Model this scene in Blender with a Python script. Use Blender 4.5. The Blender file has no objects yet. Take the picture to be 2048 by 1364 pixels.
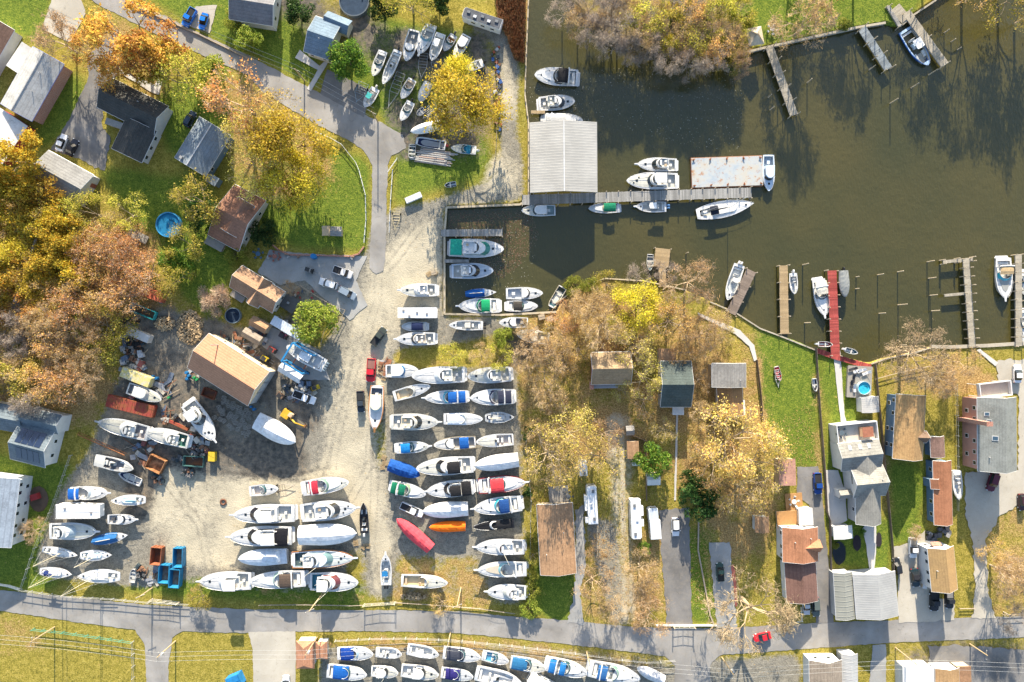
import bpy, math, random
import numpy as np
R = math.radians
scene = bpy.context.scene
COL = scene.collection
# ---------------------------------------------------------------- camera, sky, sun, exposure
S, HC = 0.12, 170.0                      # metres per photo pixel on the ground, drone height
cam_d = bpy.data.cameras.new('camera'); cam = bpy.data.objects.new('camera', cam_d); COL.objects.link(cam)
cam.location = (0, 0, HC); cam.rotation_euler = (0, 0, 0)
cam_d.sensor_width = 36; cam_d.lens = 18*HC/(1024*S); cam_d.clip_end = 3000; cam_d.clip_start = 1
scene.camera = cam
SUN_EL = R(20)
w = bpy.data.worlds.new('World'); scene.world = w; w.use_nodes = True
nt = w.node_tree; bg = nt.nodes['Background']
sky = nt.nodes.new('ShaderNodeTexSky'); sky.sky_type = 'NISHITA'; sky.sun_disc = False
sky.sun_elevation = SUN_EL; sky.sun_rotation = 0.0
nt.links.new(sky.outputs[0], bg.inputs[0]); bg.inputs[1].default_value = 0.125
sd = bpy.data.lights.new('sun', 'SUN'); sd.energy = 5.0; sd.angle = R(0.5); sd.color = (1.0, 0.885, 0.71)
sun = bpy.data.objects.new('sun', sd); COL.objects.link(sun)
sun.rotation_euler = (-(math.pi/2-SUN_EL), 0, 0)   # light travels towards -y
scene.view_settings.view_transform = 'Standard'; scene.view_settings.look = 'None'
scene.view_settings.exposure = 1.55; scene.view_settings.gamma = 1.0
scene.cycles.max_bounces = 6; scene.cycles.diffuse_bounces = 3; scene.cycles.glossy_bounces = 2
scene.cycles.transmission_bounces = 2; scene.cycles.transparent_max_bounces = 4
# ---------------------------------------------------------------- helpers
def P(px, py, z=0.0):
    k = (HC-z)/HC*S
    return ((px-1024)*k, (682-py)*k, z)
class MB:
    def __init__(s): s.v = []; s.f = []; s.m = []
    def add(s, vs, fs, mi=0):
        b = len(s.v); s.v += [tuple(p) for p in vs]
        for f in fs: s.f.append([b+i for i in f]); s.m.append(mi)
    def box(s, cx, cy, cz, sx, sy, sz, rot=0.0, mi=0, tz=0.0):
        c, n = math.cos(rot), math.sin(rot); vs = []
        for k in (-.5, .5):
            for a, b in ((-.5, -.5), (.5, -.5), (.5, .5), (-.5, .5)):
                x, y = a*sx, b*sy
                vs.append((cx+x*c-y*n, cy+x*n+y*c, cz+k*sz+tz*a))
        s.add(vs, [(3,2,1,0),(4,5,6,7),(0,1,5,4),(1,2,6,5),(2,3,7,6),(3,0,4,7)], mi)
    def prism(s, bot, top, z0, z1, mi=0, floor=True):
        n = len(bot)
        zb = z0 if hasattr(z0, '__len__') else [z0]*n
        zt = z1 if hasattr(z1, '__len__') else [z1]*n
        vs = [(p[0], p[1], zb[i]) for i, p in enumerate(bot)]+[(p[0], p[1], zt[i]) for i, p in enumerate(top)]
        fs = [(i, (i+1) % n, n+(i+1) % n, n+i) for i in range(n)]+[tuple(range(n, 2*n))]
        if floor: fs.append(tuple(reversed(range(n))))
        s.add(vs, fs, mi)
    def tube(s, p0, p1, r0, r1=None, n=5, mi=0, cap=True):
        if r1 is None: r1 = r0
        a = np.array(p0, float); b = np.array(p1, float); d = b-a; L = np.linalg.norm(d)
        if L < 1e-6: return
        d /= L; u = np.cross(d, (0, 0, 1) if abs(d[2]) < .9 else (1, 0, 0)); u /= np.linalg.norm(u); w_ = np.cross(d, u)
        vs = []
        for q, r in ((a, r0), (b, r1)):
            for i in range(n):
                t = 2*math.pi*i/n; vs.append(q+r*(math.cos(t)*u+math.sin(t)*w_))
        fs = [(i, (i+1) % n, n+(i+1) % n, n+i) for i in range(n)]
        if cap: fs += [tuple(reversed(range(n))), tuple(range(n, 2*n))]
        s.add(vs, fs, mi)
    def path(s, pts, r, n=5, mi=0):
        for a, b in zip(pts[:-1], pts[1:]): s.tube(a, b, r, r, n, mi)
    def cyl(s, x, y, z0, z1, r, r1=None, n=12, mi=0): s.tube((x, y, z0), (x, y, z1), r, r if r1 is None else r1, n, mi)
    def loft(s, rings, mi=0, cap0=False, cap1=False, close=False):
        n = len(rings[0]); vs = [p for r in rings for p in r]; fs = []
        for k in range(len(rings)-1):
            for i in range(n if close else n-1):
                j = (i+1) % n; fs.append((k*n+i, k*n+j, (k+1)*n+j, (k+1)*n+i))
        if cap0: fs.append(tuple(reversed(range(n))))
        if cap1: fs.append(tuple((len(rings)-1)*n+i for i in range(n)))
        s.add(vs, fs, mi)
    def ball(s, x, y, z, rx, ry, rz, n=8, m=5, mi=0):
        rings = []
        for k in range(m+1):
            t = -math.pi/2+math.pi*k/m
            rings.append([(x+rx*math.cos(t)*math.cos(2*math.pi*i/n), y+ry*math.cos(t)*math.sin(2*math.pi*i/n), z+rz*math.sin(t)) for i in range(n)])
        s.loft(rings, mi, close=True)
    def build(s, name, mats, parent=None, smooth=False, loc=None, rz=0.0):
        me = bpy.data.meshes.new(name); me.from_pydata(s.v, [], s.f)
        if not isinstance(mats, (list, tuple)): mats = [mats]
        for m in mats: me.materials.append(m)
        if len(mats) > 1: me.polygons.foreach_set('material_index', s.m)
        if smooth: me.polygons.foreach_set('use_smooth', [True]*len(s.f))
        me.update()
        o = bpy.data.objects.new(name, me); COL.objects.link(o)
        if parent: o.parent = parent
        if loc is not None: o.location = loc; o.rotation_euler.z = rz
        return o
def tag(o, label=None, cat=None, group=None, kind=None):
    for k, v in (('label', label), ('category', cat), ('group', group), ('kind', kind)):
        if v: o[k] = v
    return o
def empty(name, loc, rz=0.0, label=None, cat=None, group=None):
    o = bpy.data.objects.new(name, None); COL.objects.link(o); o.location = loc; o.rotation_euler.z = rz
    o.empty_display_size = .3
    return tag(o, label, cat, group)
def copy_tree(o, parent=None):
    c = o.copy(); COL.objects.link(c); c.parent = parent
    for ch in list(o.children): copy_tree(ch, c)
    return c
# ---------------------------------------------------------------- materials
class NT:
    def __init__(s, name):
        s.m = bpy.data.materials.new(name); s.m.use_nodes = True; s.t = s.m.node_tree; s.b = s.t.nodes['Principled BSDF']
    def n(s, typ, **kw):
        nd = s.t.nodes.new(typ)
        for k, v in kw.items(): setattr(nd, k, v)
        return nd
    def l(s, a, b): s.t.links.new(a, b)
    def noise(s, vec, scale, detail=3, rough=.55, dist=0.0):
        nd = s.n('ShaderNodeTexNoise'); nd.inputs['Scale'].default_value = scale; nd.inputs['Detail'].default_value = detail
        nd.inputs['Roughness'].default_value = rough; nd.inputs['Distortion'].default_value = dist
        if vec is not None: s.l(vec, nd.inputs['Vector'])
        return nd.outputs['Fac']
    def ramp(s, fac, stops):
        nd = s.n('ShaderNodeValToRGB'); cr = nd.color_ramp
        while len(cr.elements) < len(stops): cr.elements.new(.5)
        for e, (p, c) in zip(cr.elements, stops):
            e.position = p; e.color = (c, c, c, 1) if not hasattr(c, '__len__') else (*c, 1)
        s.l(fac, nd.inputs[0]); return nd.outputs[0]
    def mix(s, fac, a, b, mode='MIX'):
        nd = s.n('ShaderNodeMix', data_type='RGBA', blend_type=mode)
        for i, x in ((0, fac), (6, a), (7, b)):
            if hasattr(x, 'is_linked') or hasattr(x, 'links'): s.l(x, nd.inputs[i])
            elif hasattr(x, '__len__'): nd.inputs[i].default_value = (*x, 1)
            else: nd.inputs[i].default_value = x
        return nd.outputs[2]
    def math(s, op, a, b=None, clamp=False):
        nd = s.n('ShaderNodeMath', operation=op, use_clamp=clamp)
        for i, x in ((0, a), (1, b)):
            if x is None: continue
            if hasattr(x, 'links'): s.l(x, nd.inputs[i])
            else: nd.inputs[i].default_value = x
        return nd.outputs[0]
    def bump(s, h, strength=.5, dist=.1):
        nd = s.n('ShaderNodeBump'); nd.inputs['Strength'].default_value = strength; nd.inputs['Distance'].default_value = dist
        s.l(h, nd.inputs['Height']); s.l(nd.outputs[0], s.b.inputs['Normal'])
    def pos(s): return s.n('ShaderNodeNewGeometry').outputs['Position']
    def obj(s): return s.n('ShaderNodeTexCoord').outputs['Object']
    def rnd(s): return s.n('ShaderNodeObjectInfo').outputs['Random']
    def island(s): return s.n('ShaderNodeNewGeometry').outputs['Random Per Island']
    def attr(s, name):
        nd = s.n('ShaderNodeAttribute', attribute_name=name); sp = s.n('ShaderNodeSeparateColor'); s.l(nd.outputs['Color'], sp.inputs[0]); return sp.outputs, nd.outputs['Alpha']
    def done(s, rough=.8, spec=.3):
        s.b.inputs['Roughness'].default_value = rough; s.b.inputs['Specular IOR Level'].default_value = spec; return s.m
_mats = {}
def cached(fn):
    def g(*a, **k):
        key = (fn.__name__, a, tuple(sorted(k.items())))
        if key not in _mats: _mats[key] = fn(*a, **k)
        return _mats[key]
    return g
def sc(c, k): return tuple(min(1, x*k) for x in c)
@cached
def paint(name, c, rough=.45, spec=.4, dirt=.18, scale=.9, metal=0.0):
    """solid paint / gelcoat / metal with faint patchy weathering"""
    t = NT(name); o = t.obj(); f = t.noise(o, scale, 4, .6); f2 = t.noise(o, scale*7, 2)
    c1 = t.ramp(f, [(.3, sc(c, 1-dirt)), (.7, sc(c, 1+dirt*.3))])
    c2 = t.mix(t.math('MULTIPLY', f2, dirt*1.2), c1, sc(c, .62))
    t.l(c2, t.b.inputs['Base Color']); t.b.inputs['Metallic'].default_value = metal
    return t.done(rough, spec)
@cached
def glass(name='tinted_glass', c=(.015, .022, .028)):
    t = NT(name); t.b.inputs['Base Color'].default_value = (*c, 1); return t.done(.08, .6)
@cached
def cloth(name, c, scale=2.2):
    t = NT(name); o = t.obj(); f = t.noise(o, scale, 4, .6, .6)
    t.l(t.ramp(f, [(.25, sc(c, .72)), (.75, sc(c, 1.12))]), t.b.inputs['Base Color']); t.bump(f, .5, .12); return t.done(.85, .15)
@cached
def shingle(name, c, c2=None, course=.3, streak=.3):
    t = NT(name); o = t.obj(); c2 = c2 or sc(c, .7)
    sep = t.n('ShaderNodeSeparateXYZ'); t.l(o, sep.inputs[0])
    big = t.noise(o, .35, 4, .6); fine = t.noise(o, 2.4, 4, .75)
    cz = t.math('FRACT', t.math('DIVIDE', sep.outputs[2], course))
    mp = t.n('ShaderNodeMapping'); mp.inputs['Scale'].default_value = (.9, .9, .12); t.l(o, mp.inputs[0])
    st = t.noise(mp.outputs[0], 2.0, 3, .6)
    base = t.mix(t.ramp(big, [(.35, 0.0), (.65, 1.0)]), sc(c, 1.08), c2)
    pt = t.noise(o, 1.6, 4, .7, .8); base = t.mix(t.ramp(pt, [(.5, 0.0), (.72, .5)]), base, sc(c, .62)); base = t.mix(t.ramp(t.noise(o, 2.7, 3, .7), [(.66, 0.0), (.74, .5)]), base, (.34, .22, .1))
    base = t.mix(t.math('MULTIPLY', t.ramp(st, [(.45, 0.0), (.75, 1.0)]), streak), base, sc(c, .45))
    base = t.mix(t.ramp(fine, [(.42, .0), (.7, .45)]), base, sc(c, 1.55))
    base = t.mix(t.math('MULTIPLY', t.math('LESS_THAN', cz, .18), .35), base, sc(c, .5))
    t.l(base, t.b.inputs['Base Color']); t.bump(t.math('ADD', fine, t.math('MULTIPLY', cz, .6)), .6, .05)
    return t.done(.9, .2)
@cached
def ribbed(name, c, axis=0, pitch=.6, rust=0.0, rough=.5, rk=.35):
    """sheet metal with ribs running down the slope; axis = the axis the ribs repeat along"""
    t = NT(name); o = t.obj(); sep = t.n('ShaderNodeSeparateXYZ'); t.l(o, sep.inputs[0])
    u = t.math('DIVIDE', sep.outputs[axis], pitch); fr = t.math('FRACT', u)
    rib = t.ramp(fr, [(.0, 1.0), (.12, .0), (.5, .12), (.88, 0.0), (1.0, 1.0)])
    pn = t.noise(o, .22, 3); fine = t.noise(o, 3.0, 4, .7)
    base = t.ramp(pn, [(.35, sc(c, .88)), (.65, sc(c, 1.06))])
    base = t.mix(t.math('MULTIPLY', rib, rk), base, sc(c, .55))
    base = t.mix(t.ramp(fine, [(.5, 0.0), (.8, .25+rust)]), base, (.22, .11, .05) if rust else sc(c, .7))
    t.l(base, t.b.inputs['Base Color']); t.bump(rib, .8, .06*rk/.35); return t.done(rough, .4)
@cached
def siding(name, c, course=.22):
    t = NT(name); o = t.obj(); sep = t.n('ShaderNodeSeparateXYZ'); t.l(o, sep.inputs[0])
    fr = t.math('FRACT', t.math('DIVIDE', sep.outputs[2], course))
    base = t.mix(t.math('MULTIPLY', t.math('LESS_THAN', fr, .14), .45), t.ramp(t.noise(o, .8, 4), [(.3, sc(c, .86)), (.7, c)]), sc(c, .45))
    t.l(base, t.b.inputs['Base Color']); t.bump(fr, .4, .04); return t.done(.75, .25)
@cached
def brick(name='brick', c=(.36, .16, .11)):
    t = NT(name); o = t.obj(); sep = t.n('ShaderNodeSeparateXYZ'); t.l(o, sep.inputs[0])
    cmb = t.n('ShaderNodeCombineXYZ'); t.l(t.math('ADD', sep.outputs[0], sep.outputs[1]), cmb.inputs[0]); t.l(sep.outputs[2], cmb.inputs[1])
    b = t.n('ShaderNodeTexBrick'); b.inputs['Color1'].default_value = (*c, 1); b.inputs['Color2'].default_value = (*sc(c, .75), 1)
    b.inputs['Mortar'].default_value = (.5, .46, .42, 1); b.inputs['Scale'].default_value = 2.2; t.l(cmb.outputs[0], b.inputs[0])
    t.l(b.outputs[0], t.b.inputs['Base Color']); return t.done(.9, .2)
@cached
def planks(name, c, var=.35):
    """boards: every board is its own island and gets its own tone"""
    t = NT(name); o = t.obj(); f = t.noise(o, 3.0, 4, .7); f2 = t.noise(o, .3, 3)
    k = t.mix(t.island(), sc(c, 1-var), sc(c, 1+var*.6)); k = t.mix(t.ramp(f, [(.4, 0.0), (.8, .5)]), k, sc(c, .5))
    k = t.mix(t.ramp(f2, [(.4, 0.0), (.7, .4)]), k, sc(c, .62)); t.l(k, t.b.inputs['Base Color']); return t.done(.9, .15)
@cached
def leaf(name, cols, trans=.45):
    t = NT(name); g = t.island(); r = t.rnd(); n = len(cols)
    base = t.ramp(g, [(i/(n-1) if n > 1 else 0, c) for i, c in enumerate(cols)])
    hs = t.n('ShaderNodeHueSaturation'); t.l(base, hs.inputs['Color'])
    t.l(t.math('ADD', .485, t.math('MULTIPLY', r, .03)), hs.inputs['Hue']); t.l(t.math('ADD', .75, t.math('MULTIPLY', r, .45)), hs.inputs['Value'])
    t.l(hs.outputs[0], t.b.inputs['Base Color']); t.b.inputs['Roughness'].default_value = .6; t.b.inputs['Specular IOR Level'].default_value = .25
    tr = t.n('ShaderNodeBsdfTranslucent'); t.l(hs.outputs[0], tr.inputs[0]); mx = t.n('ShaderNodeMixShader'); mx.inputs[0].default_value = trans
    t.l(t.b.outputs[0], mx.inputs[1]); t.l(tr.outputs[0], mx.inputs[2]); t.l(mx.outputs[0], t.t.nodes['Material Output'].inputs[0]); return t.m
@cached
def bark(name, c):
    t = NT(name); f = t.noise(t.obj(), 4.0, 4, .7); t.l(t.ramp(f, [(.3, sc(c, .6)), (.7, sc(c, 1.15))]), t.b.inputs['Base Color']); return t.done(.95, .1)
@cached
def asphalt(name, c, patch=.34, warm=(.30, .25, .18), warmf=.3, scale=.12):
    t = NT(name); p = t.pos(); big = t.noise(p, scale, 5, .6, .4); med = t.noise(p, .9, 4, .65); fine = t.noise(p, 9.0, 2, .7)
    k = t.ramp(big, [(.3, sc(c, 1-patch)), (.7, sc(c, 1+patch))])
    k = t.mix(t.ramp(med, [(.45, 0.0), (.75, warmf)]), k, warm); k = t.mix(t.ramp(fine, [(.4, .0), (.8, .4)]), k, sc(c, .6))
    v = t.n('ShaderNodeTexVoronoi', feature='DISTANCE_TO_EDGE'); v.inputs['Scale'].default_value = .22
    wv = t.n('ShaderNodeVectorMath', operation='ADD'); t.l(p, wv.inputs[0])
    nn = t.n('ShaderNodeTexNoise'); nn.inputs['Scale'].default_value = .5; t.l(p, nn.inputs[0]); sv = t.n('ShaderNodeVectorMath', operation='SCALE'); sv.inputs['Scale'].default_value = 3.0; t.l(nn.outputs['Color'], sv.inputs[0]); t.l(sv.outputs[0], wv.inputs[1]); t.l(wv.outputs[0], v.inputs['Vector'])
    k = t.mix(t.math('MULTIPLY', t.math('LESS_THAN', v.outputs['Distance'], .009), t.ramp(med, [(.45, 0.0), (.6, .45)])), k, sc(c, .45))
    t.l(k, t.b.inputs['Base Color']); t.bump(fine, .4, .03); return t.done(.92, .2)
WHITE = (.62, .62, .61); CREAM = (.62, .55, .42); NAVY = (.012, .02, .06); BLUE = (.012, .09, .32); GREEN = (.008, .14, .075); BLACK = (.018, .018, .02)
RED = (.42, .025, .035); TAN = (.46, .33, .18); GREY = (.33, .34, .35); TEAL = (.03, .30, .33); LGREY = (.5, .52, .53)
WOODG = (.30, .28, .25); WOODT = (.42, .30, .16)
# ---------------------------------------------------------------- terrain, roads, water
rng = np.random.default_rng(7)
def axis(lo, hi, step):
    core = np.arange(lo, hi+step*.5, step); ext = 1.5*1.45**np.arange(1, 15)
    return np.concatenate([lo-np.cumsum(ext)[::-1], core, hi+np.cumsum(ext)]), 14, len(core)
GX, gx0, gxn = axis(-136, 136, .34); GY, gy0, gyn = axis(-94, 94, .34)
XX, YY = np.meshgrid(GX, GY)
def inside(poly):
    """photo-pixel polygon on the ground -> mask on the terrain grid"""
    pts = [P(*p)[:2] for p in poly]; m = np.zeros(XX.shape, bool)
    xs = [p[0] for p in pts]; ys = [p[1] for p in pts]
    i0, i1 = np.searchsorted(GX, min(xs)), np.searchsorted(GX, max(xs)); j0, j1 = np.searchsorted(GY, min(ys)), np.searchsorted(GY, max(ys))
    x = XX[j0:j1, i0:i1]; y = YY[j0:j1, i0:i1]; mm = np.zeros(x.shape, bool)
    for (x0, y0), (x1, y1) in zip(pts, pts[1:]+pts[:1]):
        if y0 == y1: continue
        mm ^= ((y0 > y) != (y1 > y)) & (x < (x1-x0)*(y-y0)/(y1-y0)+x0)
    m[j0:j1, i0:i1] = mm; return m
def blur(a, n):
    a = a.astype(np.float32)
    for _ in range(2):
        for ax in (0, 1):
            c = np.cumsum(np.pad(a, [(n+1, n) if k == ax else (0, 0) for k in (0, 1)], mode='edge'), axis=ax)
            a = (np.take(c, range(2*n+1, c.shape[ax]), axis=ax)-np.take(c, range(0, c.shape[ax]-2*n-1), axis=ax))/(2*n+1)
    return a
def vnoise(cell, seed):
    """smooth value noise on the grid, 0..1"""
    r = np.random.default_rng(seed).random((700, 700)).astype(np.float32)
    fx = (XX+9000)/cell; fy = (YY+9000)/cell; ix = np.floor(fx).astype(int); iy = np.floor(fy).astype(int)
    tx = fx-ix; ty = fy-iy; tx = tx*tx*(3-2*tx); ty = ty*ty*(3-2*ty); g = lambda a, b: r[(iy+b) % 700, (ix+a) % 700]
    return (g(0, 0)*(1-tx)+g(1, 0)*tx)*(1-ty)+(g(0, 1)*(1-tx)+g(1, 1)*tx)*ty
OUT = 6000
WATER = [(1058,-OUT),(1058,0),(1053,120),(1050,190),(1056,246),(1056,398),(1040,408),(893,414),(888,470),(888,628),(1000,630),(1112,624),(1120,606),(1160,572),(1210,556),(1290,560),(1370,578),(1420,600),(1470,622),(1500,640),
  (1520,654),(1545,664),(1570,672),(1605,686),(1640,702),(1700,716),(1740,726),(1770,716),(1830,704),(1860,694),(1900,692),(1975,690),(2060,684),(OUT,684),(OUT,-OUT)]
NORTHBANK = [(1130,-OUT),(1130,-20),(1170,30),(1215,75),(1270,85),(1330,105),(1400,112),(1450,115),(1485,106),(1496,100),(1545,91),(1640,70),(1715,54),(1770,45),(1800,52),(1827,28),(1870,0),(1960,-60),(1960,-OUT)]
wm = inside(WATER) & ~inside(NORTHBANK)
YARD = [(790,418),(870,400),(985,362),(1004,300),(1000,240),(1004,150),(985,80),(940,60),(950,30),(1010,60),(1040,130),(1030,230),(1045,330),(1044,400),(888,412),(886,640),(1010,632),(1015,660),(900,690),(800,700),(790,735),(1035,728),(1055,870),(1062,1000),(1056,1205),(980,1205),(800,1196),(600,1196),(400,1180),
        (300,1175),(220,1168),(70,1150),(80,1090),(120,980),(180,900),(200,840),(250,740),(250,640),(330,615),(400,640),(440,640),(560,690),(640,700),(690,620),(660,590),(640,530),(735,510),(745,440)]
def soft(polys, n=3):
    m = np.zeros(XX.shape, bool)
    for p in polys: m |= inside(p)
    return blur(m, n)
yard_m = inside(YARD)
# sand: pale compacted gravel of the yard lanes
sand = soft([[(745,500),(800,470),(880,420),(884,640),(800,660),(790,700),(765,730),(770,800),(770,960),(785,1100),(790,1196),(740,1196),(725,1060),(600,1000),(596,960),(640,930),(655,800),(680,700),(715,600)],
             [(330,930),(470,950),(600,960),(720,1000),(725,1080),(450,1140),(330,1130),(290,1050)], [(985,300),(1010,290),(1042,320),(1040,395),(960,385)],
             [(1002,240),(1030,240),(1022,120),(1000,90),(990,110)], [(1210,830),(1262,830),(1266,1245),(1232,1245),(1235,1100)]], 5)
gravel = soft([YARD, [(1170,1040),(1230,1040),(1260,1250),(1225,1250)], [(520,560),(650,640),(690,600),(640,520),(540,500)], [(1015,1290),(1420,1320),(1420,1400),(640,1400),(640,1290)],[(1410,1320),(1600,1310),(1600,1400),(1410,1400)]], 4)
dirt = np.clip(.8*soft([[(400,800),(520,800),(620,700),(655,720),(640,880),(560,960),(420,930),(330,900)],[(220,860),(420,880),(440,960),(330,960),(220,930)]],6),0,1)+soft([[(1120,-60),(1500,-60),(1490,100),(1400,118),(1270,90),(1200,80),(1120,0)],[(180,860),(330,880),(420,840),(500,790),(600,760),(660,640),(690,600),(650,560),(560,640),(470,640),(330,610),(250,640),(240,760)], [(240,900),(600,880),(620,940),(600,1060),(300,1060),(230,1000)], [(1000,660),(1150,690),(1150,760),(1030,740)],
             [(440,-20),(600,60),(700,120),(740,60),(740,-20)], [(720,50),(985,60),(995,320),(790,320),(760,200)],[(890,630),(1010,630),(1010,700),(900,700)],[(1680,1250),(2100,1280),(2100,1400),(1900,1400)]], 7)
litter = np.clip(1.6*soft([[(1626,740),(1638,740),(1650,1030),(1640,1030)],[(1500,716),(1512,716),(1526,870),(1510,870)],[(1758,840),(1766,840),(1782,1040),(1772,1040)],[(1656,1040),(1662,1040),(1664,1140),(1658,1140)]],3),0,1)+soft([[(1120,-60),(1500,-60),(1490,100),(1400,118),(1270,90),(1200,80),(1120,0)],[(300,600),(400,620),(420,660),(380,760),(330,800),(270,760),(300,680)],[(-60,380),(150,400),(310,470),(330,620),(250,640),(240,780),(200,860),(-60,820)], [(1040,640),(1120,570),(1200,560),(1500,660),(1500,760),(1300,800),(1060,760)],[(1040,640),(1120,570),(1200,560),(1480,650),(1520,700),(1520,860),(1560,960),(1540,1100),(1440,1200),(1390,1000),(1250,900),(1060,1000),(1030,760)],
               [(150,0),(340,100),(330,190),(230,220),(170,120)], [(420,120),(650,250),(660,380),(560,420),(470,330)], [(1960,1030),(2100,1000),(2100,1240),(1970,1230)],
               [(-60,1220),(60,1240),(90,1300),(-60,1330)], [(660,1275),(1020,1290),(1300,1320),(1300,1400),(650,1400)],[(800,1130),(960,1120),(1000,1210),(780,1205)],[(870,120),(1000,150),(990,320),(880,300)], [(990,-60),(1060,-60),(1052,150),(1010,70)],
               [(1170,1060),(1330,1060),(1320,1250),(1150,1250)],[(1740,740),(1820,700),(2000,720),(2000,790),(1760,790)]], 9)
lush = soft([[(-60,-80),(110,-60),(90,70),(-60,60)],[(250,-60),(370,40),(500,110),(640,180),(640,60),(560,-60)],[(130,140),(180,170),(150,250),(90,300),(60,290)],[(310,180),(420,150),(470,260),(400,330),(330,300)],[(650,150),(760,40),(960,70),(980,330),(800,320),(760,230)],[(1530,700),(1630,710),(1640,940),(1570,930),(1540,840)],[(180,330),(400,360),(470,480),(440,640),(380,600),(280,440)], [(530,250),(735,330),(735,500),(560,490),(520,430)], [(790,310),(980,350),(880,380),(780,420)], [(-60,900),(140,930),(110,1180),(-60,1170)], [(1060,1130),(1150,1140),(1150,1245),(1080,1230)],
             [(1375,1060),(1430,1060),(1430,1245),(1385,1245)], [(1400,-60),(1900,-60),(1800,60),(1500,100)], [(1660,700),(1700,690),(1740,1000),(1650,990)], [(1520,640),(1640,700),(1640,900),(1530,840)], [(380,40),(560,60),(590,120),(430,90)], [(1650,990),(1790,1040),(1770,1150),(1670,1130)],
             [(1780,920),(1850,920),(1850,1080),(1780,1090)], [(360,1130),(720,1165),(720,1215),(200,1180)]], 5)
def track(pts, off, wpx):
    m = np.full(XX.shape, 9e9, np.float32); w_ = [np.array(P(*p)[:2]) for p in pts]
    for a, b in zip(w_[:-1], w_[1:]):
        d = b-a; L = np.hypot(*d); u = d/L; n = np.array((-u[1], u[0])); s = (XX-a[0])*u[0]+(YY-a[1])*u[1]; q = (XX-a[0])*n[0]+(YY-a[1])*n[1]
        m = np.where((s > -.3) & (s < L+.3), np.minimum(m, np.abs(np.abs(q)-off)), m)
    return np.clip(1-m/(wpx*S), 0, 1)
RUTS = sum(track(t, .85, 5) for t in ([(757,545),(755,600),(735,660),(715,720),(690,800),(672,880),(665,940)], [(765,545),(790,520),(850,440),(900,400),(960,385),(1010,340)], [(720,700),(745,780),(750,900),(748,1000),(742,1100),(755,1190)], [(665,940),(600,955),(480,940),(360,930)], [(700,1000),(735,940),(742,860)], [(640,950),(660,880),(690,760),(700,700)], [(330,960),(400,1050),(420,1140)], [(1243,850),(1245,950),(1247,1100),(1250,1240)], [(560,800),(620,830),(650,900)]))
nz1 = vnoise(6.0, 1); nz2 = vnoise(1.7, 2); nz3 = vnoise(16., 3)
sand = np.clip(sand*(.55+.7*nz1)+.12*(nz2-.5), 0, 1); gravel = np.clip(gravel*(.8+.3*nz2), 0, 1)
grassy = soft([[(790,1110),(960,1110),(1000,1210),(780,1210)],[(690,1090),(736,1100),(732,1200),(690,1205)],[(1036,740),(1066,760),(1066,1205),(1040,1205)],[(740,820),(775,830),(772,960),(750,940)],[(330,1150),(740,1172),(740,1215),(300,1200)],[(928,780),(940,780),(944,1000),(930,1000)],[(785,700),(1030,695),(1030,735),(785,735)],[(640,1270),(1400,1320),(1340,1340),(640,1290)]],4)
gravel = gravel*(1-grassy*(.35+.7*nz2)); sand = sand*(1-.7*grassy); litter = np.clip(litter+.5*grassy*nz2, 0, 1)
dirt = np.clip(dirt*(.3+.9*nz1*(.5+nz2)), 0, 1); litter = np.clip(litter*(.26+.95*nz1*(.6+.6*nz2))+.2*(nz2-.5), 0, 1); lush = np.clip(lush*.85+.35*nz3+.25*(nz1-.5), 0, 1)
RUTS = np.clip(RUTS, 0, 1)*(.25+.6*nz1); dirt = np.clip(dirt+RUTS*.55, 0, 1); sand = sand*(1-.6*RUTS)
wb = blur(wm, 1); bank = np.clip(blur(wm, 4)*1.6, 0, 1)*(1-wb)
litter = np.clip(litter+bank*.4, 0, 1)
ZZ = -3.2*np.clip((wb-.35)/.5, 0, 1)+.05*(nz1-.5)*(wb < .05)*(~yard_m)-.06*(wb < .05)
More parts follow.
